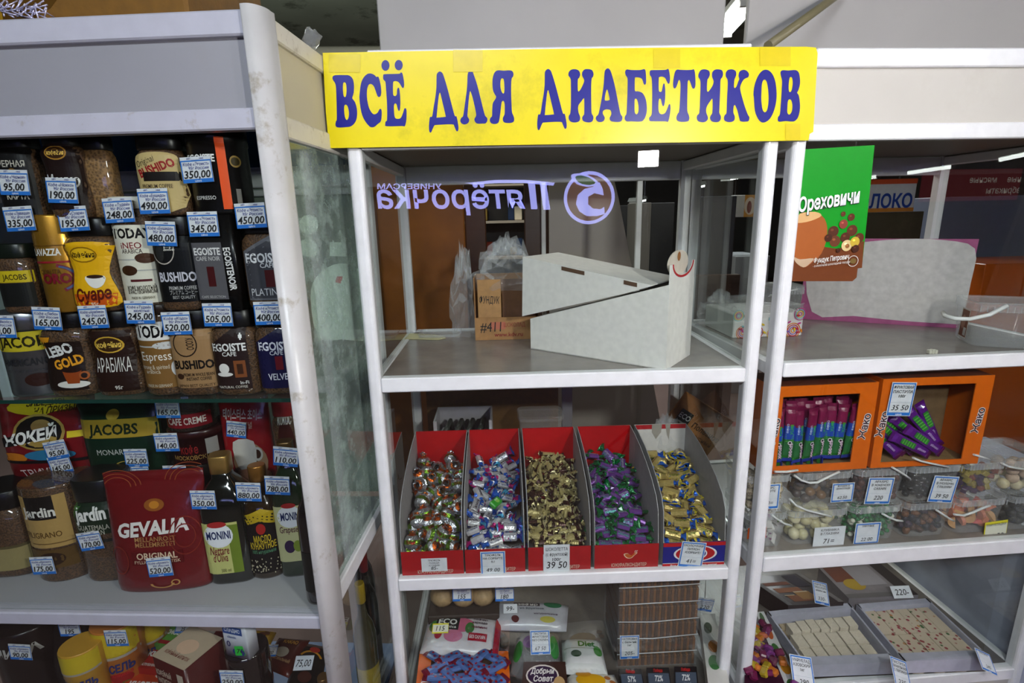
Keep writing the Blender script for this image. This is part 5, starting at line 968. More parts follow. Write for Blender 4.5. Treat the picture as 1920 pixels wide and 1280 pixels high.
# --- green nut poster on the outside of the glass
t = inframe(thing('nut_poster', 'green and brown chocolate nut poster stuck on the right case glass', 'poster'), RF); PD = .0108
q = lambda px, py: rf(px, py, PD)
outl = [q(1640, 272), q(1489, 280), q(1473, 500), q(1475, 518), q(1483, 527), q(1598, 527), q(1606, 520), q(1608, 503), q(1616, 502)]
outl = [(max(a, .0335), b) for a, b in outl]
org = Vector((outl[0][0], PD, outl[4][1])); t.location = RF.wor(.1, PD, 1.37); oz = 1.37
L_ = lambda pts: [(a-.1, b-oz) for a, b in pts]
MB().prism(L_(outl), 0, .0008, (0, 152, 28), 'y').build('sheet', 'print', t)
d = Decal()
qp = lambda *pts: L_([(max(a, .034), b) for a, b in (q(*p) for p in pts)])
def qc(px, py): a = q(px, py); return a[0]-.1, a[1]-oz
S_ = qc(1560, 430)[0]-qc(1550, 430)[0]; S_ /= 10
d.poly(qp((1480, 462), (1500, 470), (1540, 462), (1570, 466), (1620, 452), (1616, 502), (1608, 503), (1606, 520), (1598, 527), (1483, 527), (1475, 518), (1473, 500)), (112, 58, 26))
d.loops([smooth_loop(qp((1483, 420), (1500, 404), (1525, 398), (1546, 410), (1551, 440), (1540, 475), (1520, 494), (1506, 501), (1492, 490), (1480, 470)), 3)], (170, 92, 40))
d.loops([smooth_loop(qp((1484, 412), (1500, 400), (1528, 397), (1540, 404), (1520, 414), (1496, 418)), 3)], (222, 176, 120))
d.loops([smooth_loop(qp((1482, 482), (1500, 486), (1525, 484), (1518, 494), (1506, 501), (1492, 492)), 3)], (196, 168, 140))
for px, py, r, c in [(1562, 434, 10, (84, 40, 24)), (1565, 452, 10, (106, 56, 34)), (1597, 432, 10, (96, 46, 28)), (1584, 445, 9, (84, 40, 24)), (1610, 446, 9, (96, 46, 28)), (1552, 446, 7, (70, 34, 20)), (1580, 401, 4.5, (96, 46, 28)), (1595, 407, 6.5, (96, 46, 28)), (1580, 420, 8, (140, 60, 50)), (1586, 460, 10, (222, 196, 140)), (1587, 461, 4, (150, 96, 50)), (1601, 453, 9, (206, 176, 60)), (1602, 466, 7, (70, 34, 20)), (1570, 469, 4, (70, 34, 20))]:
    a = qc(px, py); d.ell(a[0], a[1], r*S_, r*S_, c, 16); d.ell(a[0]-r*S_*.25, a[1]+r*S_*.3, r*S_*.3, r*S_*.22, tuple(min(255, int(x*1.35)+10) for x in c), 10)
a = qc(1553, 375); d.text('Ореховичи', a[0]+.001, a[1]-.0015, 24*S_, (40, 60, 44), .035, 112*S_, .15, .13); d.text('Ореховичи', a[0], a[1], 24*S_, (240, 242, 240), .03, 112*S_, .15, .13)
a = qc(1557, 484); d.text('Фундук Петрович', a[0], a[1], 9*S_, (236, 232, 226), .02, 66*S_, .15, .09); a = qc(1558, 494); d.text('- в молочной шоколадной глазури -', a[0], a[1], 4.2*S_, (226, 216, 206), .01, 72*S_, .1, .09)
a = qc(1597, 489); d.ring(a[0], a[1], 10*S_, 10*S_, 1*S_, (230, 226, 220)); d.ell(a[0], a[1], 6*S_, 5*S_, (120, 96, 50))
d.build('print', 'print', lambda u, v, h: Vector((u, -h, v)), t)
# --- boxes, board and tubs
x0, z1 = rf(1362, 590, .3); x1, _ = rf(1503, 631, .3); x0 = max(x0, .045)
t = thing('patterned_box', 'white box with coloured swirls in clear film at the left of the top shelf', 'box', RF.wor((x0+x1)/2, .3, ZRT), RF.rz); w = x1-x0; h = z1-ZRT
MB().bbox(-w/2, w/2, 0, .2, 0, h, (226, 224, 222), .003).build('body', 'gloss', t)
d = Decal(); rnd = random.Random(5); C5 = [(226, 130, 30), (120, 190, 200), (190, 40, 60), (226, 190, 40), (130, 90, 170), (200, 60, 140)]
for cx, cy, r in [(-w*.36, h*.22, .022), (-w*.16, h*.22, .021), (w*.36, h*.24, .025), (w*.44, h*.92, .02), (-w*.44, h*.95, .018), (w*.05, h*.15, .016)]:
    for k in range(4): d.ring(cx, cy, r*(1-.23*k), r*(1-.23*k), r*.12, C5[(k*2+int(cx*300)) % 6], 18)
for k in range(34):
    cx, cy = rnd.uniform(-w*.47, w*.47), rnd.uniform(h*.1, h*.92); d.ell(cx, cy, .003, .0065, rnd.choice(C5), 8, rnd.uniform(0, 3))
d.text('2', w*.02, h*.55, .018, (60, 60, 100), .03)
d.build('print', 'print', FRONT(0, 0, 0), t)
MB().loft([[(x*random.uniform(.93, 1.07), y, z+random.uniform(0, .012)) for x, y in rpoly(-w*.5, w*.5, -.004, .2, .02, 5)] for z in (h+.001, h+.012, h+.022)], (220, 224, 228), False, True, False).build('film_wrap', 'film', t)
crumple('plastic_film', 'crumpled clear film beside the patterned box in the right case', 'film', RF.wor(.1, .52, 0).x, .52, ZRT+.001, .07, .05, .1, 33)
PB1, PB2 = Vector((1.452, .56, 0)), Vector((1.86, .335, 0)); bd = (PB2-PB1).normalized(); bn = Vector((-bd.y, bd.x, 0))
def onb(px, py):
    v = ray(px, py); tt = (PB1-CAMP).dot(bn)/v.dot(bn); w = CAMP+v*tt; return (w-PB1).dot(bd), w.z-ZRT
t = thing('corrugated_board', 'pale corrugated board with pink edges leaning on the top shelf', 'board', (PB1.x, PB1.y, ZRT), math.atan2(bd.y, bd.x))
o1 = [onb(1515, 447), onb(1600, 447), onb(1836, 448), onb(1824, 540), onb(1818, 628)]; o1 = [(o1[0][0], 0), (o1[0][0], o1[0][1]), o1[1], o1[2], (o1[2][0]-.004, .1), (o1[2][0]-.012, 0)]
MB().prism(o1, 0, .005, (168, 82, 128), 'y').build('pink_sheet', 'card', t)
o2 = smooth_loop([onb(1518, 468), onb(1600, 456), onb(1690, 448), onb(1770, 450), onb(1828, 466), onb(1820, 530), onb(1808, 585), onb(1800, 606), onb(1768, 606), onb(1690, 601), onb(1600, 592), onb(1522, 584)], 3)
MB().prism([(a, max(b, .002)) for a, b in o2], -.0012, -.0001, (206, 200, 196), 'y').build('pale_sheet', 'card', t)
MB().prism([(o1[2][0]-.002, .0), (o1[2][0]+.0, o1[2][1]), (o1[2][0]+.03, o1[2][1]), (o1[2][0]+.022, 0)], .02, .024, (110, 92, 84), 'y').build('side_flap', 'card', t)
def tub(label, pos, w, d_, h, rz, handle, group='clear plastic tubs', mat='milky', lid=True, name='plastic_tub'):
    t = thing(name, label, 'tub', pos, rz, group)
    def rg(s, z, k=0): return [(x, y, z) for x, y in rpoly(-w/2*s-k, w/2*s+k, -d_/2*s-k, d_/2*s+k, min(w, d_)*.16, 4)]
    MB().loft([rg(.86, 0), rg(.88, .003), rg(.965, h*.8), rg(.97, h*.82)], (225, 228, 230), True, False).build('body', mat, t)
    MB().loft([rg(.97, h*.8), rg(1, h*.8), rg(1, h*.965), rg(.985, h*.97)], (225, 228, 230), False, False, False).build('rim', 'rimplastic', t)
    rb = MB()
    for k in range(12):
        x = -w/2*.86+w*.86*k/11; rb.box(x-.0008, x+.0008, -d_/2-.0022, -d_/2, h*.8, h*.93, (236, 238, 240))
    rb.build('rim_ribs', 'rimplastic', t)['kind'] = 'stuff'
    if lid: MB().loft([rg(1, h*.965, .001), rg(1, h*.985, .0018), rg(1, h, .0005), rg(.9, h), rg(.88, h-.004), rg(.3, h-.004)], (230, 232, 234), False, True, False).build('lid', mat, t)
    if handle:
        P = [Vector(p) for p in handle]
        MB().tube(P, .0042, (226, 226, 224), 8, None, .7).build('handle', 'plastic', t)
    return t
# big clear tub at the right, half out of the frame, and the one behind the poster
bt = RF.loc(Vector((1.775, .165, 0)))
t = tub('empty clear tub with a brown label and white handle at the right end', (1.775, .165, ZRT), .185, .16, .125, -.42, None, None, 'clear'); X4 = t.matrix_basis.inverted()
hp = [at(1768, 585, .13), at(1772, 592, .09), at(1790, 597, .07), at(1818, 598, .06), at(1855, 590, .06), at(1888, 573, .06)]
Mi = (Matrix.Translation((1.775, .165, ZRT)) @ Matrix.Rotation(-.42, 4, 'Z')).inverted()
MB().tube([Mi @ p for p in hp], .0055, (232, 232, 230), 8).build('handle', 'plastic', t)
Decal().rect(-.028, .015, .028, .098, (226, 222, 214)).rect(-.024, .018, .024, .095, (124, 66, 24)).rect(.002, .022, .02, .045, (206, 206, 204)).ell(-.006, .06, .014, .02, (170, 120, 90)).build('label', 'print', lambda u, v, h: Vector((-.0905-h+v*.02-.002*0, -u-.02, v)), t)
tub('empty clear tub standing behind the green poster', (1.30, .50, ZRT), .13, .12, .14, 0, [(-.06, -.062, .11), (.0, -.066, .125), (.03, -.066, .13)], None, 'clear')
# terminal block on the shelf
a = atZ(1752, 664, ZRT); t = thing('terminal_block', 'tiny pale plastic terminal block at the front of the top shelf', 'terminal block', (a.x, a.y+.008, ZRT))
for k in range(3): MB().bbox(-.012+.008*k, -.005+.008*k, -.006, .006, 0, .011+.001*(k % 2), (206, 202, 186), .001).build('terminal', 'plastic', t)

# ================================================================== right case, middle shelf: tubs of nuts and jellies, orange boxes of bars
ZRM = .5935; HT = .118; ZU = ZRM+HT+.0005; ZO = ZU+HT+.0005
TUBS = {}
def tubat(key, label, px0, px1, row, dep, handle, d_=.15, cards=()):
    py = 1000 if row == 0 else 905
    a, b = RF.at(px0, py, dep), RF.at(px1, py, dep); w = b.x-a.x-.004; xc = (a.x+b.x)/2; z0 = ZRM if row == 0 else ZU
    hp = []
    for px, py in handle: e = RF.at(px, py, dep-.008); hp.append((e.x-xc, -d_/2-.008, e.z-z0))
    t = tub(label, RF.wor(xc, dep+d_/2, z0), w, d_, HT, RF.rz, hp); TUBS[key] = (xc, dep+d_/2, z0, w, d_)
    for px, py, cw, ch, pr, kw in cards:
        e = RF.at(px, py, dep-.006); price_card(t, Vector((e.x-xc, -d_/2-.0035, e.z-z0)), cw, ch, pr, **kw)
    return t
Fd = .045
tubat('a', 'lower tub of pale wedge sweets with an orange 199 tag', 1398, 1478, 0, Fd, [(1446, 964), (1456, 972), (1470, 981), (1484, 985)], cards=[(1420, 1000, .055, .035, '199-', dict(style='orange'))])
tubat('b', 'lower tub of cream glazed strawberries, price 71', 1478, 1590, 0, Fd, [(1481, 935), (1492, 947), (1512, 956), (1540, 963), (1558, 968)], cards=[(1556, 1006, .095, .062, '71=', dict(style='plain', l1='КЛУБНИКА', l2='В ГЛАЗУРИ'))])
tubat('c', 'lower tub of green and white mint balls, price 22', 1592, 1690, 0, Fd, [(1655, 963), (1666, 969), (1680, 975), (1692, 976)], cards=[(1627, 1001, .078, .072, '22 00', dict(style='frame', l1='МЯТНЫЕ'))])
tubat('d', 'lower tub of dark dried fruit without a tag', 1692, 1785, 0, Fd, [(1756, 956), (1768, 964), (1780, 972), (1788, 976)])
tubat('e', 'lower tub of pink marmalade slices, price 26.50 on yellow', 1787, 1882, 0, Fd, [(1789, 964), (1806, 966), (1822, 961), (1840, 953), (1856, 947)], cards=[(1868, 996, .072, .066, '26 50', dict(style='yellow', l1='МАРМЕЛАДКИ', roll=-.08))])
tubat('f', 'lower tub of dark sweets at the right picture edge', 1884, 1975, 0, Fd, [(1930, 960), (1950, 965)])
tubat('g', 'upper tub of sesame peanuts, price 260', 1402, 1488, 1, Fd, [(1452, 884), (1475, 884), (1496, 881)], cards=[(1440, 932, .07, .078, '260=', dict(style='frame', l1='АРАХИС', l2='КУНЖУТЕ', l3='1кг'))])
tubat('h', 'upper tub of chocolate hazelnuts, price 62.50', 1496, 1604, 1, Fd, [(1490, 891), (1502, 900), (1518, 905), (1532, 904), (1552, 894), (1574, 884)], cards=[(1581, 924, .066, .06, '62.50', dict(style='frame', l1='ФУНДУК В', l2='ШОКОЛАДЕ'))])
tubat('i', 'upper tub of sugared peanuts, price 220', 1606, 1704, 1, Fd, [(1673, 876), (1685, 883), (1698, 891), (1706, 897)], cards=[(1650, 921, .078, .084, '220', dict(style='frame', l1='АРАХИС', l2='В ЖЖЕНОМ', l3='САХАРЕ', roll=.06))])
tubat('j', 'upper tub of glazed peanuts, price 39.50', 1706, 1806, 1, Fd, [(1712, 858), (1726, 864), (1748, 869), (1778, 875)], cards=[(1770, 918, .078, .084, '39 50', dict(style='frame', l1='АРАХИС', l2='В МОЛОЧН.', l3='ГЛАЗУРИ', roll=.12))])
tubat('k', 'upper tub of purple candied fruit behind the orange box', 1808, 1886, 1, Fd, [(1826, 852), (1840, 856), (1856, 861)])
tubat('l', 'upper tub of pale nuts at the right picture edge', 1888, 1975, 1, Fd, [(1878, 868), (1890, 874), (1910, 878), (1930, 880)])
def lumps(cols, r, k, jit=.15, mat='food', sq=(1, 1, 1), name='sweet', nu=8, nv=5):
    out = []
    for i in range(k):
        out.append(MB().ball((0, 0, 0), tuple(r*s for s in sq), cols[i % len(cols)], nu, nv, None, jit).mesh(name, mat))
    return out
def wedge(c1, c2):
    mb = MB(); mb.prism([(-.016, 0), (.016, 0), (.014, .006), (.0, .014), (-.014, .006)], -.008, .008, c1, 'y'); Decal().poly([(-.014, .0005), (-.006, .0005), (-.004, .011), (-.012, .006)], c2).into(mb, lambda u, v, h: Vector((u, -.008-h, v))); return mb.mesh('sweet', 'jelly')
def halfslice(c): return MB().prism([(.018*math.cos(math.pi*k/8), .018*math.sin(math.pi*k/8)) for k in range(9)], -.005, .005, c, 'y').mesh('jelly_slice', 'jelly')
def cube(c): return MB().bbox(-.009, .009, -.008, .008, -.007, .007, c, .002).mesh('candied_fruit', 'jelly')
def fill(key, n, meshes, r, label, cat, name, group, top=.62, seed=0, gap=1.6, rotz=True):
    xc, yc, z0, w, d_ = TUBS[key]; rnd = random.Random(seed+ord(key)); pl = []; tries = 0
    while len(pl) < n and tries < 12000:
        tries += 1
        z = r*1.05+rnd.random()*(HT*top-r); s = .86+.1*(z/HT)
        x = rnd.uniform(-w/2*s+r*1.15, w/2*s-r*1.15); y = -d_/2*s+r*1.2+(rnd.random()**1.6)*d_*.5
        if all((x-a)**2+(y-b)**2+(z-c)**2 > (gap*r)**2 for a, b, c in pl): pl.append((x, y, z))
    for x, y, z in pl:
        o = bpy.data.objects.new(name, rnd.choice(meshes)); COL.objects.link(o); o.location = RF.wor(xc+x, yc+y, z0+z+.002)
        o.rotation_euler = (rnd.uniform(-3, 3), rnd.uniform(-3, 3), rnd.uniform(-3, 3)) if rotz else (rnd.uniform(-.4, .4), rnd.uniform(-.6, .6), rnd.uniform(-.5, .5))
        tag(o, label, cat, group)
fill('a', 40, [wedge((226, 222, 206), (220, 196, 40)), wedge((222, 214, 204), (110, 170, 60)), wedge((224, 220, 214), (150, 90, 130))], .0125, 'pale wedge sweet with a coloured stripe in the 199 tub', 'sweet', 'wedge_sweet', 'wedge sweets', .62)
fill('b', 60, lumps([(206, 196, 150), (214, 204, 164), (196, 184, 136)], .0165, 3, .05, 'jelly', (1.15, .95, .95), 'glazed_strawberry', 10, 7), .0165, 'cream glazed strawberry in the 71 tub', 'sweet', 'glazed_strawberry', 'glazed strawberries', .7, 0, 1.65)
fill('c', 230, lumps([(20, 116, 50), (16, 104, 44), (226, 226, 206), (24, 124, 56)], .0072, 4, .02, 'jelly', (1, 1, 1), 'mint_ball'), .0072, 'small round mint ball in the 22 tub', 'sweet', 'mint_ball', 'mint balls', .78, 0, 1.7)
fill('d', 90, lumps([(40, 28, 40), (120, 70, 34), (60, 34, 54), (90, 52, 30)], .0105, 4, .22, 'food', (1.2, 1, .8), 'dried_fruit'), .0105, 'dark dried fruit piece in the tub without a tag', 'dried fruit', 'dried_fruit', 'dried fruit pieces', .55)
fill('e', 50, [halfslice((214, 130, 100)), halfslice((206, 96, 90)), halfslice((220, 166, 110))], .014, 'pink or amber marmalade slice in the yellow-tagged tub', 'marmalade', 'jelly_slice', 'marmalade slices', .55, 0, 1.5)
fill('f', 70, lumps([(40, 34, 30), (52, 44, 36)], .012, 3, .15, 'food', (1.2, 1, 1), 'dark_sweet'), .012, 'dark sweet in the lower tub at the right edge', 'sweet', 'dark_sweet', 'dark sweets', .7)
fill('g', 110, lumps([(200, 186, 150)], .0115, 3, .12, 'sesame', (1.15, 1, 1), 'sesame_peanut'), .0115, 'sesame-crusted peanut in the 260 tub', 'nut', 'sesame_peanut', 'sesame peanuts', .72)
fill('h', 80, lumps([(96, 76, 64), (120, 112, 112), (130, 92, 52), (84, 70, 66)], .0138, 4, .03, 'jelly', (1, 1, 1), 'chocolate_hazelnut', 10, 7), .0138, 'round chocolate hazelnut in the 62.50 tub', 'sweet', 'chocolate_hazelnut', 'chocolate hazelnuts', .74, 0, 1.7)
fill('i', 190, lumps([(74, 32, 26), (90, 42, 30), (60, 26, 24)], .0092, 3, .2, 'food', (1.2, 1, 1), 'sugared_peanut'), .0092, 'dark red sugared peanut in the 220 tub', 'nut', 'sugared_peanut', 'sugared peanuts', .78)
fill('j', 180, lumps([(30, 24, 22), (40, 30, 28)], .0095, 3, .06, 'jelly', (1.2, 1, 1), 'glazed_peanut'), .0095, 'shiny dark glazed peanut in the 39.50 tub', 'nut', 'glazed_peanut', 'glazed peanuts', .78)
fill('k', 100, [cube((70, 34, 70)), cube((60, 30, 60)), cube((150, 130, 40)), cube((130, 60, 40))], .0105, 'candied fruit cube in the tub behind the orange box', 'candied fruit', 'candied_fruit', 'candied fruit cubes', .66)
fill('l', 40, lumps([(206, 176, 150), (214, 200, 160)], .0165, 3, .06, 'food', (1, 1, 1), 'pale_nut', 10, 7), .0165, 'round pale nut in the upper tub at the right edge', 'nut', 'pale_nut', 'pale nuts', .66, 0, 1.7)
# --- orange boxes
ORG = (222, 104, 20)
def orange_box(label, x0, x1, z0, z1, dep, rz, inner, depth=.13):
    t = thing('bar_box', label, 'box', RF.wor((x0+x1)/2, dep, z0), RF.rz+rz, 'orange boxes of bars'); w = x1-x0; h = z1-z0; l, r_, b, tp = inner
    MB().box(-w/2, -w/2+l, 0, .003, 0, h, ORG).build('front_side', 'gloss', t); MB().box(w/2-r_, w/2, 0, .003, 0, h, ORG).build('front_side', 'gloss', t)
    MB().box(-w/2+l, w/2-r_, 0, .003, 0, b, ORG).build('front_lip', 'gloss', t); MB().box(-w/2+l, w/2-r_, 0, .003, h-tp, h, ORG).build('front_top', 'gloss', t)
    MB().box(-w/2, -w/2+.003, .003, depth, 0, h, ORG).build('side_wall', 'gloss', t); MB().box(w/2-.003, w/2, .003, depth, 0, h, ORG).build('side_wall', 'gloss', t)
    MB().box(-w/2+.003, w/2-.003, depth-.003, depth, 0, h, (120, 96, 66)).build('back_wall', 'card', t); MB().box(-w/2+.003, w/2-.003, .003, depth-.003, 0, .003, (150, 120, 80)).build('base', 'card', t)
    MB().box(-w/2+.003, w/2-.003, .003, depth-.003, h-.003, h, (120, 60, 44)).build('top_panel', 'gloss', t)
    for s in (-1, 1):
        cx = s*(w/2-(l if s < 0 else r_)/2); d = Decal()
        d.text('Жако', cx, h*.5, .021, (236, 236, 238), .07, .088, 0, 1.45); d.text('Жако', cx, h*.5, .021, (60, 24, 40), .02, .082, 0, 1.45); d.build('print', 'print', FRONT(0, 0, 0), t)
    return t
e0, e1 = RF.at(1437, 800, .05), RF.at(1636, 800, .05)
ob1 = orange_box('orange box packed with upright maroon and green fruit bars', .036, e1.x, ZO, 1.088, .05, 0, (.034, .05, .022, .03))
e2, e3 = RF.at(1642, 790, .05), RF.at(1842, 790, .05)
ob2 = orange_box('orange box with a loose pile of purple fruit bars, price 35.50', e2.x+.004, e3.x, ZO, 1.096, .045, -.03, (.028, .05, .016, .022))
a = RF.at(1694, 750, .035); price_card(ob2, Vector((a.x-(e2.x+.004+e3.x)/2, -.006, a.z-ZO)), .07, .098, '35 50', 'ФРУКТОВАЯ', 'ПАСТИЛА', 'frame', roll=.05, l3='100г')
def bar(kind, seed):
    rnd = random.Random(seed); L = .165; rings = []; cl = []
    cs = {0: [(110, 20, 60), (116, 22, 64), (120, 24, 66), (30, 70, 170), (40, 110, 60), (44, 130, 50), (40, 60, 150), (34, 54, 150)], 1: [(84, 18, 110), (92, 22, 130), (92, 22, 130), (96, 24, 136), (92, 22, 130), (92, 22, 130), (90, 20, 80), (80, 18, 60)]}[kind]
    for i, (z, a, b) in enumerate([(1, .0165, .001), (.94, .0165, .0014), (.88, .0145, .006), (.66, .0145, .0085), (.42, .0145, .0085), (.12, .0145, .006), (.06, .0165, .0014), (.03, .0165, .0012), (0, .0165, .001)]):
        rings.append([(x+rnd.uniform(-.0006, .0006), y+rnd.uniform(-.0005, .0005), z*L) for x, y, _ in sring(a, b, 0, 2.4, 12)])
        if i: cl.append(cs[i-1])
    mb = MB().loft(rings, cs[0], True, True, False, None, cl); d = Decal()
    if kind == 0:
        d.text('ВИТА', .003, L*.6, .008, (60, 180, 60), .03, .03, 0, -1.57).text('слойка', -.007, L*.62, .006, (200, 216, 240), .01, .03, 0, -1.57)
        for k in range(5): d.rect(-.011, L*(.5-.03*k), .011, L*(.508-.03*k), (90, 190, 60))
        d.ell(.001, L*.36, .006, .006, (230, 230, 230), 10).ell(.001, L*.36, .004, .004, (40, 20, 40), 8).text('БРЖИК', .005, L*.22, .0085, (240, 200, 230), .03, .045, 0, -1.57)
    else:
        d.rect(-.008, L*.45, .008, L*.8, (44, 130, 50))
        for k in range(5): d.rect(-.008, L*(.5+.06*k), .008, L*(.515+.06*k), (110, 200, 70))
        d.text('яблоко', .0, L*.3, .007, (210, 190, 230), .02, .04, 0, -1.57)
    d.into(mb, lambda u, v, h: Vector((u, -.0088*(max(0, 1-(abs(u)/.0145)**2.4))**.42-.0004-h, v)))
    return mb.mesh('fruit_bar', 'wrap')
BM = [[bar(0, k) for k in range(3)], [bar(1, k+5) for k in range(3)]]
rnd = random.Random(8)
def put_bar(kind, parent_box, x, y, z, rot, label, grp):
    o = bpy.data.objects.new('fruit_bar', rnd.choice(BM[kind])); COL.objects.link(o)
    q_ = Matrix.Translation(parent_box.location) @ Matrix.Rotation(parent_box.rotation_euler[2], 4, 'Z') @ Matrix.Translation((x, y, z))
    o.matrix_world = q_ @ Matrix.Rotation(rot[2], 4, 'Z') @ Matrix.Rotation(rot[1], 4, 'Y') @ Matrix.Rotation(rot[0], 4, 'X'); tag(o, label, 'fruit bar', grp)
for row, (y, n, dz) in enumerate(((.022, 8, 0), (.05, 8, .012), (.078, 7, .018))):
    for k in range(n):
        x = -.102+.0285*k+(.012 if row % 2 else 0)+rnd.uniform(-.003, .003)
        put_bar(0, ob1, x, y+rnd.uniform(-.004, .004), .02+dz+rnd.uniform(0, .012), (rnd.uniform(-.06, .08), rnd.uniform(-.06, .06), rnd.uniform(-.3, .3)), 'upright maroon, blue and green fruit bar in the left orange box', 'upright fruit bars')
for k in range(5): put_bar(0, ob1, -.09+.03*k, .016, .01+.002*k, (-1.5, 1.5, 0), 'blue fruit bar lying on the floor of the left orange box', 'lying fruit bars')
for k, (x, z, a, y) in enumerate([(.075, .024, -1.0, .03), (.055, .03, -.9, .05), (.09, .03, -.75, .055), (.04, .02, -1.1, .03), (.01, .02, -1.0, .05), (-.02, .02, -.8, .045), (-.05, .018, -.85, .03), (.1, .026, -.55, .075), (.02, .045, -.95, .075), (-.03, .03, -.6, .085)]):
    put_bar(1, ob2, x, y, z, (.0, a, rnd.uniform(-.15, .15)), 'purple and green fruit bar in the loose pile of the right orange box', 'piled fruit bars')
# ================================================================== bottom shelves
ZB0 = .1265
def lying(name, label, cat, pts, z, th, col, items=(), mat='gloss', group=None, bulge=0, cards=(), base=None, side=None):
    """flat pack: pts = near-left, near-right, far-right, far-left pixels of its upper face at height z"""
    P = [atZ(px, py, z) for px, py in pts]; c = (P[0]+P[1]+P[2]+P[3])/4; zb = z-th
    t = thing(name, label, cat, (c.x, c.y, zb), 0, group); Q = [(p.x-c.x, p.y-c.y) for p in P]
    if bulge:
        mb = MB(); n = 8; V = []
        for sgn in (1, -1):
            for j in range(n+1):
                for i in range(n+1):
                    u, v = i/n, j/n; x = (Q[0][0]*(1-u)+Q[1][0]*u)*(1-v)+(Q[3][0]*(1-u)+Q[2][0]*u)*v; y = (Q[0][1]*(1-u)+Q[1][1]*u)*(1-v)+(Q[3][1]*(1-u)+Q[2][1]*u)*v
                    k = (max(0, 1-(2*u-1)**4)*max(0, 1-(2*v-1)**4))**.5; V.append((x, y, th/2+sgn*(th/2)*(.06+.94*k)+ (random.uniform(-.001, .001) if 0 < i < n and 0 < j < n else 0)))
        F = [(j*(n+1)+i, j*(n+1)+i+1, (j+1)*(n+1)+i+1, (j+1)*(n+1)+i) for j in range(n) for i in range(n)]; o_ = (n+1)**2
        F += [tuple(reversed([k+o_ for k in f])) for f in F]
        rim = [i for i in range(n+1)]+[j*(n+1)+n for j in range(1, n+1)]+[n*(n+1)+i for i in range(n-1, -1, -1)]+[j*(n+1) for j in range(n-1, 0, -1)]
        F += [(rim[i], rim[(i+1) % len(rim)], rim[(i+1) % len(rim)]+o_, rim[i]+o_) for i in range(len(rim))]
        mb.add(V, F, col, True); mb.build('body', mat, t)
        def hz(u, v): return th/2+(th/2)*(.06+.94*(max(0, 1-u**4)*max(0, 1-v**4))**.5)
    else:
        mb = MB(); mb.loft([[(x, y, 0) for x, y in Q], [(x, y, th) for x, y in Q]], side or col, True, False, False); mb.add([(x, y, th) for x, y in Q], [(0, 1, 2, 3)], col); mb.build('body', mat, t)
        def hz(u, v): return th
    def fm(u, v, h):
        a, b = (u+1)/2, (v+1)/2
        x = (Q[0][0]*(1-a)+Q[1][0]*a)*(1-b)+(Q[3][0]*(1-a)+Q[2][0]*a)*b; y = (Q[0][1]*(1-a)+Q[1][1]*a)*(1-b)+(Q[3][1]*(1-a)+Q[2][1]*a)*b
        return Vector((x, y, hz(u, v)+h))
    if items:
        d = Decal(); put(d, items, 1, 1); d.build('print', 'print', fm, t, .0008 if not bulge else .0016, .16 if bulge else None)
    for px, py, w, h, pr, kw in cards:
        e = atZ(px, py, z+.01); price_card(t, Vector((e.x-c.x, e.y-c.y, th+.006+.5*h*.6)), w, h, pr, tilt=kw.pop('tilt', -.75), **kw)
    return t
def ul(it, dy=0): return it
# ---- middle case, bottom
MZ = .30
lying('sweet_pack', 'flat white and pink marshmallow pack with black badge and yellow 115 tag', 'pack', [(786, 1212), (933, 1222), (941, 1152), (806, 1140)], MZ, .05, (214, 208, 210), [('e', -.05, .25, .35, .4, (200, 100, 130)), ('e', -.2, -.35, .25, .3, (206, 120, 150)), ('e', -.75, .1, .14, .3, (60, 120, 50)), ('e', .2, .1, .12, .3, (60, 120, 50)), ('e', -.6, -.3, .1, .25, (170, 40, 50)), ('r', -.72, -.06, -.1, .62, (24, 28, 26)), ('t', 'ECO', -.41, .36, .3, (230, 230, 224), .03, .5), ('t', 'botanica', -.41, .1, .15, (230, 230, 224), .01, .5), ('t', 'зефир', .45, .62, .1, (60, 30, 50), .01, .4), ('t', 'каркаде', .45, .42, .12, (60, 30, 50), .02, .4), ('t', 'малины', .45, .18, .13, (110, 30, 60), .02, .4), ('r', .2, -.55, .68, -.15, (170, 20, 36)), ('t', 'БЕЗ САХАРА', .44, -.35, .16, (236, 230, 230), .03, .42), ('r', .86, -1, 1, 1, (160, 20, 36))], 'wrap', 'packs on the bottom shelf', .6, [(826, 1180, .05, .03, '115', dict(style='yellow', tilt=-1.2))])
lying('sweet_pack', 'flat grey white pack with a 99 tag on the bottom shelf', 'pack', [(922, 1168), (1062, 1171), (1066, 1124), (912, 1120)], MZ, .05, (190, 190, 196), [('r', -.35, .38, .3, .68, (70, 60, 60)), ('t', 'зефир', 0, .53, .2, (220, 214, 206), .02, .5), ('e', .62, .6, .22, .3, (40, 110, 70)), ('t', 'на фруктозе', .1, .2, .15, (70, 80, 90), .01, .6), ('e', -.35, -.6, .1, .22, (90, 40, 40)), ('e', .5, -.6, .2, .2, (190, 180, 80)), ('t', 'натуральный', .45, -.2, .12, (90, 70, 90), .01, .6)], 'wrap', 'packs on the bottom shelf', .6, [(957, 1143, .045, .03, '99-', dict(style='plain', tilt=-1.2))])
for k, (px, py) in enumerate(((828, 1118), (868, 1118), (905, 1116))):
    P = atZ(px, py, .36); o = MB().ball((0, 0, .0), (.042, .045, .035), (176, 146, 104), 14, 9, None, .03).build('biscuit_ball', 'food', None, (P.x, P.y+.03, .345)); tag(o, ['left round biscuit under the shelf rail', 'middle round biscuit under the shelf rail behind the blue tag', 'right round biscuit under the shelf rail'][k], 'biscuit', 'round biscuits')
P = atZ(866, 1116, .36); slab('biscuit_carton', 'dark carton under the round biscuits on the bottom shelf', 'carton', P.x-.11, P.x+.12, P.y-.03, P.y+.12, ZB0, .3095, (60, 48, 40), 'card')
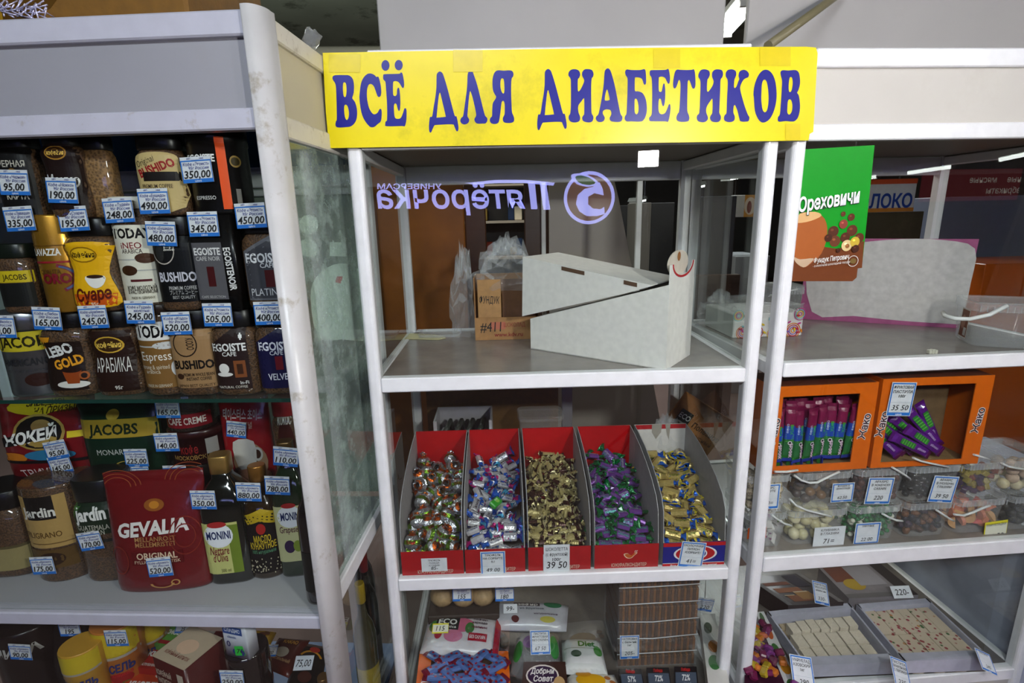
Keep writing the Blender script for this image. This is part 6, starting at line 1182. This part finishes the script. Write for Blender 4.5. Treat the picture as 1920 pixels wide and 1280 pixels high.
for (px, py, pr, l) in [(866, 1113, '155', 'blue-edged 155 price card hanging before the round biscuits'), (946, 1113, '180', 'white 180 price card under the shelf rail')]:
    P = at(px, py, .17); t = thing('price_card', l, 'price card', (P.x, P.y, P.z)); price_card(t, Vector((0, 0, 0)), .06, .045, pr, style='blue', tilt=-.3, name='card', l1='печенье')
    MB().tube([(0, .004, .01), (0, .02, .532-P.z)], .0012, (190, 190, 190), 5).build('hook', 'metal', t)
lying('sweet_bag', 'clear bag of fruit pastila with green and purple, price 67.50', 'bag', [(955, 1240), (1052, 1246), (1048, 1175), (968, 1172)], .28, .1, (150, 160, 150), [('e', -.3, .1, .28, .35, (150, 110, 160)), ('e', -.75, -.3, .2, .5, (50, 130, 50)), ('e', .75, .0, .2, .6, (50, 140, 60)), ('e', .2, .6, .3, .2, (120, 150, 90))], 'film', 'packs on the bottom shelf', 1, [(1013, 1212, .06, .066, '67 50', dict(style='frame', l1='ПАСТИЛА', l2='ФРУКТОВАЯ', l3='БЕЗ САХАРА', tilt=-.5))])
lying('sweet_bag', 'white diet sweet bag with green leaves beside the clear bag', 'bag', [(1056, 1250), (1140, 1253), (1126, 1190), (1053, 1188)], .28, .05, (206, 208, 206), [('t', 'Diet', .2, .42, .34, (40, 110, 40), .03, 1.2), ('r', -.9, .12, .9, .15, (120, 130, 110)), ('e', .7, .0, .2, .3, (60, 130, 50)), ('e', -.35, -.2, .25, .2, (30, 60, 30)), ('r', -1, -1, 1, -.72, (196, 200, 196))], 'wrap', 'packs on the bottom shelf', .8)
lying('sweet_bag', 'white bag with orange slices and sweets at the lower picture edge', 'bag', [(1075, 1330), (1190, 1332), (1152, 1252), (1058, 1252)], .27, .05, (206, 202, 190), [('e', -.1, .4, .55, .35, (214, 160, 20)), ('e', -.3, .75, .3, .2, (206, 140, 10)), ('e', .55, .5, .12, .1, (160, 100, 50)), ('e', .7, .3, .12, .1, (150, 90, 40)), ('e', .6, .05, .12, .1, (160, 100, 50))], 'wrap', 'packs on the bottom shelf', .8)
lying('sweet_box_flat', 'brown chocolate wafer box with a white script badge', 'box', [(975, 1325), (1068, 1325), (1060, 1240), (982, 1240)], .27, .04, (60, 34, 26), [('e', -.1, .35, .75, .5, (226, 216, 206)), ('e', -.1, .35, .68, .43, (54, 30, 60)), ('t', 'Добрый', -.1, .55, .26, (240, 236, 230), .03, 1.1, .2), ('t', 'Совет', -.05, .2, .26, (240, 236, 230), .03, .9, .2), ('e', .65, .0, .25, .3, (196, 160, 110))])
lying('bar_box', 'orange box of blue cherry sweets at the lower edge of the middle case', 'box', [(775, 1330), (960, 1335), (953, 1220), (787, 1220)], .27, .06, ORG, [('r', -.72, -1, .62, .82, (70, 50, 40)), ('t', 'Жако', -.86, -.3, .16, (236, 236, 240), .05, .6, 0, 1.5), ('t', 'Жако', .8, -.2, .16, (236, 236, 240), .05, .6, 0, -1.5)])
cm = []
for k in range(3):
    mb = MB(); mb.loft([sring(a, b, 0, 2.6, 10) if False else [(x, y_, z_) for (y_, z_, _) in sring(a, b, 0, 2.6, 10)] for x, a, b in ((-.045, .016, .001), (-.038, .016, .002), (-.03, .014, .007), (.03, .014, .007), (.038, .016, .002), (.045, .016, .001))], (80, 104, 160), True, True, False, None, [(110, 20, 40), (110, 20, 40), (84, 110, 165), (110, 20, 40), (110, 20, 40)])
    d = Decal()
    for j in range(4): d.ell(-.02+.013*j, .004*(-1)**j, .004, .004, (150, 16, 30), 8)
    d.text('слатости', 0, -.001, .006, (40, 60, 130), .02, .03); d.into(mb, lambda u, v, h: Vector((u, v, .0074+h))); cm.append(mb.mesh('wrapped_sweet', 'wrap'))
rnd = random.Random(4)
for k in range(20):
    px, py = 822+(k % 5)*26+rnd.uniform(-4, 4), 1236+(k//5)*18; P = atZ(px, py, .276)
    o = bpy.data.objects.new('cherry_sweet', cm[k % 3]); COL.objects.link(o); o.location = (P.x, P.y, .280+.004*(k % 2)); o.rotation_euler = (rnd.uniform(-.15, .15), rnd.uniform(-.1, .1), rnd.uniform(-.9, .9)); tag(o, 'blue cherry-print wrapped sweet in the orange box of the bottom shelf', 'sweet', 'cherry sweets')
for k, (px, pc) in enumerate(((1222, '57%'), (1270, '72%'), (1318, '72%'))):
    lying('chocolate_bar', ['dark chocolate bar box reading 57 percent', 'dark chocolate bar box reading 72 percent, middle of three', 'dark chocolate bar box reading 72 percent, rightmost of three'][k], 'chocolate', [(px-52, 1330), (px-4, 1330), (px-20+(4*k), 1253-2*k), (px-62+4*k, 1253-2*k)], .26, .03, (26, 22, 24), [('r', -.9, -.9, .9, .7, (70, 80, 96)), ('t', 'Победа', 0, .84, .16, (190, 40, 40), .03, 1.2), ('t', pc, 0, .45, .3, (226, 226, 226), .02, 1.3), ('t', 'горький', .1, .15, .12, (190, 200, 210), .01, 1)], 'gloss', 'boxes of dark chocolate')
# stack of wafer sheets in film
t0 = atZ(1228, 1110, .44)
t = thing('wafer_stack', 'stack of brown ribbed wafer sheets in clear film, price 205', 'wafers', (at(1230, 1240, .12).x, .12, ZB0)); w = .125
for k in range(6):
    z = .035+.062*k; mb = MB(); nx = 26
    for i in range(nx): mb.bbox(-w+2*w*i/nx+.0006, -w+2*w*(i+1)/nx-.0006, 0, .2, z-.052, z, (130, 78, 22) if i % 2 else (84, 48, 14), .0012)
    mb.build('wafer_sheet', 'food', t)['kind'] = 'stuff'
MB().box(-w-.004, w+.004, -.004, .204, .0, .366, (220, 220, 220)).build('film_wrap', 'thinfilm', t)
for k in range(5): MB().tube([(-w-.004, -.0055, .05+.062*k), (-.02, -.007, .052+.062*k+random.uniform(-.006, .006)), (w+.004, -.0055, .056+.062*k)], .0016, (226, 226, 228), 5).build('film_fold', 'plastic', t)
price_card(t, Vector((at(1180, 1212, .11).x-t.location.x, -.012, at(1180, 1212, .11).z-ZB0)), .062, .082, '205-', 'НАТУРОВЫЕ', 'с бельгий.', 'frame', tilt=-.1, l3='1кг')
lying('jelly_box', 'box with a leafy white side behind the right post of the middle case', 'box', [(1330, 1300), (1372, 1300), (1340, 1150), (1312, 1152)], .22, .05, (206, 204, 198), [('e', -.2, .6, .5, .16, (60, 80, 60)), ('e', .1, .1, .6, .16, (170, 110, 60)), ('e', -.1, -.3, .6, .18, (60, 110, 60))])
P = at(1322, 1133, .2); t = thing('price_card', 'grey 220 price card leaning in the clear bag by the wafers', 'price card', (P.x, P.y, P.z)); price_card(t, Vector((0, 0, 0)), .055, .05, '220', style='blue', roll=.2, name='card'); MB().tube([(0, .004, .02), (0, .02, .532-P.z)], .0012, (190, 190, 190), 5).build('hook', 'metal', t)
crumple('plastic_film', 'clear bag of sweets beside the wafer stack', 'bag', .915, .33, ZB0, .042, .07, .36, 44)
# ---- right case, bottom: trays of pastila and jellies
def tray(label, pts, z, th, col, inner, front=None):
    P = [atZ(px, py, z) for px, py in pts]
    if front is not None:
        for i, j in ((0, 3), (1, 2)):
            k = (front-P[j].y)/(P[i].y-P[j].y); P[i] = P[j]+(P[i]-P[j])*k
    c = (P[0]+P[1]+P[2]+P[3])/4; t = thing('sweet_tray', label, 'tray', (c.x, c.y, z-th), 0, 'sweet trays'); Q = [Vector((p.x-c.x, p.y-c.y, 0)) for p in P]
    MB().loft([[tuple(q) for q in Q], [(q.x, q.y, .004) for q in Q]], inner, True, True, False).build('base', 'card', t)
    for i in range(4):
        a, b = Q[i], Q[(i+1) % 4]; n = Vector((-(b-a).y, (b-a).x, 0)).normalized()*(.006 if i % 2 else .022)
        if i == 0: n *= 1.4
        MB().loft([[a, b, b+n, a+n], [a+Vector((0, 0, th)), b+Vector((0, 0, th)), b+n+Vector((0, 0, th)), a+n+Vector((0, 0, th))]], col, True, True, False).build('wall', 'paper', t)
    return t, c, Q
zt = .185
tA, cA, QA = tray('white tray of plain pastila sticks, price 235', [(1570, 1330), (1740, 1312), (1592, 1130), (1438, 1146)], zt, .05, (186, 186, 200), (170, 150, 120), .04)
tB, cB, QB = tray('white tray of nougat with coloured fruit bits', [(1755, 1310), (1930, 1300), (1738, 1121), (1606, 1132)], zt, .05, (186, 186, 200), (170, 150, 120), .04)
def nougatmat():
    m, t, b, o = nodes('fruit_nougat'); L = t.links; tc = N(t, 'ShaderNodeNewGeometry'); v = N(t, 'ShaderNodeTexVoronoi'); v.inputs['Scale'].default_value = 70; L.new(tc.outputs['Position'], v.inputs['Vector'])
    cr = N(t, 'ShaderNodeValToRGB'); cr.color_ramp.interpolation = 'CONSTANT'; e = cr.color_ramp.elements
    for p, c in ((0, (150, 60, 60)), (.3, (206, 190, 166)), (.62, (60, 100, 50)), (.7, (206, 190, 166)), (.85, (150, 40, 60)), (.93, (190, 130, 70))):
        q = e[0] if p == 0 else e.new(p); q.color = (*lin(c), 1)
    e.remove(e[-1]); s = N(t, 'ShaderNodeSeparateColor'); L.new(v.outputs['Color'], s.inputs[0]); L.new(s.outputs[0], cr.inputs[0])
    g = N(t, 'ShaderNodeMapRange'); g.inputs[1].default_value = .3; g.inputs[2].default_value = .42; L.new(v.outputs['Distance'], g.inputs[0])
    mx = N(t, 'ShaderNodeMix', data_type='RGBA'); L.new(g.outputs[0], mx.inputs[0]); L.new(cr.outputs[0], mx.inputs[6]); mx.inputs[7].default_value = (*lin((206, 190, 166)), 1)
    L.new(mx.outputs[2], b.inputs['Base Color']); b.inputs['Roughness'].default_value = .7; return m
M['nougat'] = nougatmat()
def bil(Q, u, v): return (Q[0]*(1-u)+Q[1]*u)*(1-v)+(Q[3]*(1-u)+Q[2]*u)*v
def sticks(c, Q, u0, u1, v0, v1, n, z0, h, col, mat, name, label, group, gap=.06):
    for k in range(n):
        a, b = u0+(u1-u0)*k/n, u0+(u1-u0)*(k+1)/n; g = (b-a)*gap; jv = random.uniform(-.012, .012); jh = random.uniform(-.002, .002)
        W_ = [bil(Q, a+g, v0+jv), bil(Q, b-g, v0+jv), bil(Q, b-g, v1+jv), bil(Q, a+g, v1+jv)]; cc = (W_[0]+W_[1]+W_[2]+W_[3])/4
        o = MB().loft([[(p.x-cc.x, p.y-cc.y, z) for p in W_] for z in (0, h+jh)], col, True, True, False).build(name, mat, None, (c.x+cc.x, c.y+cc.y, z0)); tag(o, label, 'pastila', group)
zf = zt-.05+.0045
sticks(cA, QA, .1, .93, .10, .36, 6, zf, .026, (218, 206, 186), 'sugar', 'pastila_stick', 'plain white pastila stick in the 235 tray', 'plain pastila sticks')
sticks(cA, QA, .1, .93, .375, .60, 6, zf, .028, (220, 208, 188), 'sugar', 'pastila_stick', 'plain white pastila stick in the 235 tray', 'plain pastila sticks')
sticks(cA, QA, .14, .93, .62, .80, 7, zf, .036, (224, 212, 192), 'sugar', 'pastila_stick', 'plain white pastila stick in the 235 tray', 'plain pastila sticks')
sticks(cA, QA, .1, .9, .82, .90, 5, zf, .012, (196, 176, 146), 'sugar', 'pastila_stick', 'plain white pastila stick in the 235 tray', 'plain pastila sticks')
sticks(cB, QB, .06, .95, .08, .47, 5, zf, .03, (214, 200, 180), 'nougat', 'nougat_stick', 'nougat stick with coloured fruit bits', 'nougat sticks', .03)
sticks(cB, QB, .06, .95, .48, .90, 6, zf, .03, (214, 200, 180), 'nougat', 'nougat_stick', 'nougat stick with coloured fruit bits', 'nougat sticks', .03)
e = atZ(1690, 1262, zt+.03); price_card(tA, Vector((e.x-cA.x, e.y-cA.y, .075)), .06, .085, '235-', 'ПАСТИЛА', 'ВАНИЛЬНАЯ', 'frame', roll=.45, tilt=-.9, l3='С ПЕКТИНОМ')
e = atZ(1850, 1235, zt+.03); price_card(tB, Vector((e.x-cB.x, e.y-cB.y, .07)), .06, .06, '245', 'ПАСТИЛА', '', 'frame', roll=.5, tilt=-1.0)
lying('jelly_tray', 'dark tray of layered marmalade under film, price 330', 'tray', [(1478, 1135), (1582, 1128), (1500, 1074), (1400, 1082)], .2, .07, (40, 30, 30), [('r', -.6, -.8, .5, -.4, (120, 70, 40)), ('r', -.7, -.2, .2, .1, (130, 80, 50)), ('r', -.2, -.7, .35, -.2, (150, 110, 60)), ('r', -.8, .3, .1, .5, (110, 60, 40)), ('r', .2, .1, .7, .9, (34, 30, 44)), ('r', .82, -1, 1, 1, (110, 106, 104)), ('r', -1, -1, -.84, 1, (96, 94, 94)), ('r', -.2, -.25, .3, -.18, (190, 170, 140)), ('r', -.65, -.42, -.3, -.38, (190, 170, 140))], 'gloss', 'sweet trays', 0, [(1538, 1120, .058, .075, '330-', dict(style='frame', l1='МАРМЕЛАД', l2='ТРЕХСЛОЙН', l3='апельсин', tilt=-.8, roll=.3))])
lying('jelly_tray', 'film-wrapped box with a lemon picture, price 220', 'tray', [(1592, 1122), (1722, 1115), (1650, 1056), (1535, 1064)], .2, .07, (130, 124, 126), [('r', -.9, .0, -.3, .95, (110, 60, 40)), ('e', -.45, -.2, .3, .35, (170, 140, 40)), ('r', -.3, -.3, .5, .9, (150, 146, 150)), ('r', .62, -1, 1, 1, (50, 44, 42)), ('r', -1, -1, .6, -.75, (110, 106, 104))], 'wrap', 'sweet trays', 0, [(1690, 1113, .07, .04, '220-', dict(style='plain', tilt=-.8))])
t = lying('jelly_box', 'open box of coloured jellies with a leaf-printed white side', 'box', [(1395, 1345), (1530, 1345), (1432, 1146), (1398, 1150)], .2, .07, (60, 24, 44), [('p', [(.52, -1), (1, -1), (1, 1), (.1, 1)], (206, 206, 206))] + [('e', .56+.04*k+.06*(k % 2), .85-.34*k, .2, .13, c) for k, c in enumerate([(50, 90, 40), (190, 90, 40), (60, 110, 50), (206, 140, 40), (60, 110, 50), (206, 150, 40)])], 'gloss', 'sweet trays')
jm = [MB().bbox(-.014, .014, -.011, .011, -.009, .009, c, .004).mesh('jelly_sweet', 'jelly') for c in ((176, 150, 40), (120, 40, 90), (196, 110, 40), (110, 30, 70), (186, 96, 60), (130, 60, 130))]
rnd = random.Random(12)
for k in range(34):
    v = rnd.random(); px = 1400+(1-v)*8+rnd.random()*(26+70*v); py = 1165+v*125; P = atZ(px, py, .21); o = bpy.data.objects.new('jelly_sweet', rnd.choice(jm)); COL.objects.link(o); o.location = (P.x, P.y, .209+rnd.random()*.012); o.rotation_euler = (rnd.uniform(-.6, .6), rnd.uniform(-.6, .6), rnd.uniform(-1.5, 1.5)); tag(o, 'coloured sugar jelly in the leaf-printed box', 'jelly', 'coloured jellies')
e = atZ(1505, 1262, .23); price_card(t, Vector((e.x-t.location.x, e.y-t.location.y, .1)), .07, .09, '290', 'МАРМЕЛАД', 'АЗОВСКИЙ', 'frame', roll=.25, tilt=-.8, l3='1кг')
# ---- left case, bottom
def U(name, label, cat, box, dep, shape, items=(), tags=(), col=K, mat='gloss', lid=None, dr=.8, **kw):
    return product(name, label, cat, LF, box, dep, shape, dr, col, mat, items, lid, tags, zz=(ZB0, None), **kw)
BT = 'goods on the bottom shelf of the left case'
U('coffee_jar', 'dark jar with white lettering at the lower left corner', 'jar', (-30, 68, 1196, 1330), .12, 'can', [('t', 'ЧИНА', .1, .86, .07, (190, 186, 180), .04, 1.4)], [(38, 1222, '90,00', {})], (30, 20, 18), 'gloss', None, .9, group=BT)
U('coffee_pack', 'dark brown bag with an orange leaf, price 195', 'bag', (62, 160, 1160, 1330), .17, 'pil', [('e', .6, .85, .14, .025, (206, 110, 30)), ('t', 'ШИ', -.3, .93, .05, (200, 196, 190), .03, .6), ('t', '500г', .3, .7, .045, (220, 216, 206), .03, .6, 0, .3)], [(130, 1178, '195', {})], (24, 16, 14), 'wrap', None, .5, group=BT)
U('yellow_can', 'can with a yellow lid in front of the dark brown bag', 'can', (104, 168, 1232, 1330), .06, 'tin', [('r', -.99, .86, .99, .99, (206, 180, 40)), ('r', -.99, .845, .99, .86, (170, 160, 150)), ('t', 'КИСЕЛЬ', .05, .76, .06, (40, 50, 110), .04, 1.5, .1)], [], (200, 150, 50), 'gloss', None, .95, group=BT)
def kissel(box, dep, lab, tags): return U('drink_can', lab, 'can', box, dep, 'tin', [('r', -.99, .8, .99, .99, (206, 180, 40)), ('r', -.99, .78, .99, .8, (170, 160, 150)), ('e', .1, .62, .6, .05, (150, 30, 30)), ('e', -.4, .6, .3, .04, (190, 60, 40)), ('e', .4, .56, .3, .04, (90, 110, 40)), ('t', 'КИСЕЛЬ', .05, .71, .06, (40, 50, 110), .04, 1.5, .1), ('t', 'клюква', .3, .66, .03, (190, 40, 40), .02, .8, .1)], tags, (196, 120, 50), 'gloss', None, .95, group=BT)
kissel((166, 240, 1188, 1330), .12, 'fruit drink can with a yellow lid, price 115', [(218, 1196, '115,00', {})])
kissel((236, 298, 1168, 1330), .2, 'fruit drink can standing behind, without a tag', [])
U('dark_can', 'dark brown 500 gram pack behind the yellow-lidded can', 'pack', (162, 232, 1150, 1330), .22, 'can', [('t', '500г', -.2, .93, .045, (220, 216, 206), .03, .9)], [], (60, 40, 26), 'gloss', None, .8, group=BT)
def LL(*a, **k): return lying(*a, group=BT, **k)
LL('drink_pack', 'green fruit drink packet lying, price 25', 'packet', [(288, 1206), (348, 1216), (372, 1178), (316, 1170)], .4, .03, (90, 150, 60), [('t', 'КИСЕЛЬ', -.1, .3, .4, (236, 236, 226), .05, 1.4), ('e', .5, -.3, .25, .3, (170, 40, 40)), ('r', -.8, -.9, .2, -.55, (150, 30, 40))], cards=[(345, 1178, .045, .03, '25', dict(style='blue', tilt=-.8))])
LL('drink_pack', 'red strawberry drink packet lying in front of the green one', 'packet', [(248, 1250), (322, 1258), (344, 1214), (280, 1206)], .38, .03, (170, 40, 34), [('t', 'КИСЕЛЬ', .1, .2, .4, (236, 230, 226), .05, 1.5), ('t', 'КЛУБНИКА', -.2, -.7, .2, (236, 220, 210), .03, .9), ('e', .5, .7, .15, .2, (226, 216, 200))])
LL('drink_pack', 'orange red drink packet at the lower picture edge', 'packet', [(215, 1312), (300, 1318), (318, 1258), (248, 1254)], .36, .03, (190, 66, 30), [('t', 'КИСЕЛЬ', .0, .0, .4, (236, 230, 226), .05, 1.5), ('e', .5, .7, .15, .2, (226, 216, 200))])
t = U('coffee_drink_box', 'cream and brown coffee drink box standing in front', 'box', (290, 378, 1246, 1330), .04, 'box', [('t', 'КОФЕЙНЫЙ', -.35, .9, .04, (226, 200, 180), .02, .9), ('t', 'НАПИТОК', -.35, .84, .04, (226, 200, 180), .02, .8), ('r', .5, .82, .85, .95, (206, 190, 170)), ('t', 'Крепость', .1, .72, .06, (226, 206, 180), .02, 1.2, .2, .1)], [], (78, 26, 24), 'gloss', None, .9, yaw=-.35, group=BT, topcol=(196, 176, 150))
LL('snack_pack', 'white and dark red packet lying behind the drink box', 'packet', [(350, 1222), (402, 1226), (425, 1184), (385, 1182)], .38, .03, (196, 190, 180), [('r', .0, -1, 1, 1, (110, 24, 34))])
LL('snack_pack', 'white packet with a dark word and price 115 beside the blue and white box', 'packet', [(372, 1262), (420, 1266), (432, 1200), (392, 1198)], .37, .03, (200, 190, 160), [('t', 'ЧИК', .2, -.3, .3, K, .06, 1.2), ('r', -1, -1, 1, -.8, (180, 90, 40))], cards=[(398, 1215, .05, .035, '115,00', dict(style='plain', tilt=-.9))])
U('dark_jar', 'dark jar holding up the blue and white box, price 250', 'jar', (414, 488, 1240, 1330), .06, 'can', [], [(435, 1272, '250,00', {})], (28, 20, 18), 'glassy', None, .9, group=BT)
a, b = LF.at(416, 1210, .07), LF.at(482, 1210, .07); zt0 = LF.at(450, 1240, .06).z
product('sweetener_box', 'small blue and white sweetener box with a green 76 tag', 'box', LF, (418, 470, 1172, 1242), .07, 'box', .5, (206, 208, 216), 'gloss', [('r', -.9, .72, .7, .95, (40, 80, 150)), ('t', 'СЛАДИС', -.1, .84, .1, (226, 230, 240), .03, 1.3), ('t', 'classic', -.2, .64, .08, (90, 110, 170), .01, 1), ('t', '0', -.55, .42, .18, (60, 60, 110), .02), ('e', .2, .2, .5, .12, (50, 60, 130))], None, [(450, 1220, '76', dict(style='green', size=(.026, .026)))], zz=(zt0+.001, None), yaw=-.2, group=BT)
LL('snack_bag', 'yellow snack bag with brown leaves behind the cocoa bag', 'bag', [(470, 1208), (500, 1212), (517, 1178), (474, 1176)], .38, .03, (206, 160, 30), [('e', .0, .1, .4, .4, (110, 60, 40)), ('e', .4, .4, .3, .2, (120, 70, 40))], bulge=.6)
LL('cocoa_bag', 'brown cocoa bag with a gold crown, price 55', 'bag', [(488, 1240), (540, 1262), (580, 1192), (522, 1188)], .37, .03, (80, 26, 18), [('t', 'КАКАО', .1, .55, .2, (206, 150, 60), .03, 1.1), ('e', -.1, -.1, .45, .3, (190, 180, 160)), ('t', 'НАТУРАЛЬНЫЙ', .1, -.5, .14, (206, 160, 110), .02, 1.2)], bulge=.7, cards=[(505, 1222, .045, .03, '55,00', dict(style='blue', tilt=-1.0))])
LL('spice_bag', 'black spice bag with a yellow arc, price 75', 'bag', [(528, 1300), (600, 1305), (612, 1205), (560, 1196)], .36, .03, (24, 20, 16), [('o', .1, .2, .8, .4, .14, (190, 130, 30), 20, .4, 2.6), ('e', .3, .65, .35, .12, (150, 40, 30)), ('e', .0, -.4, .4, .2, (80, 40, 30))], bulge=.7, cards=[(570, 1246, .05, .035, '75,00', dict(style='plain', tilt=-1.0))])
t = product('oil_bottle', 'lying dark bottle with a gold cap at the foot of the corner post', 'bottle', LF, (570, 620, 1250, 1330), .05, 'rnb', 1, (24, 14, 10), 'glassy', [], (150, 110, 60), [], zz=(ZB0, .44), lidmat='gold', group=BT)
# goods seen through the lower side glass of the left case
for k, (X, px, py, lab, col, lidc) in enumerate([(-.075, 668, 1210, 'olive jar with a yellow cap behind the lower side glass', (70, 66, 40), (190, 160, 30)), (-.09, 690, 1190, 'dark bottle with a red ring behind the lower side glass', (24, 20, 20), (150, 30, 30)), (-.12, 700, 1130, 'tall dark green bottle behind the lower side glass', (26, 34, 20), (40, 60, 30))]):
    P = atX(px, py, X); r = .032; hgt = (.44, .47, .5)[k]; P.y = (.0, .1, .19)[k]
    t = thing('sauce_bottle', lab, 'bottle', (P.x, P.y, ZB0), 0, BT)
    MB().loft([sring(a*r, a*r, tt*hgt, 2, 20) for tt, a, _ in SHP['rnb'][0]], col).build('body', 'glassy', t); MB().loft([sring(a*r, a*r, tt*hgt, 2, 20) for tt, a in SHP['rnb'][1]], lidc).build('cap', 'plastic', t)
    MB().loft([sring(r*1.01, r*1.01, z, 2, 20) for z in (.1*hgt, .4*hgt)], [(170, 150, 50), (60, 50, 50), (110, 130, 60)][k], False, False).build('label', 'print', t)
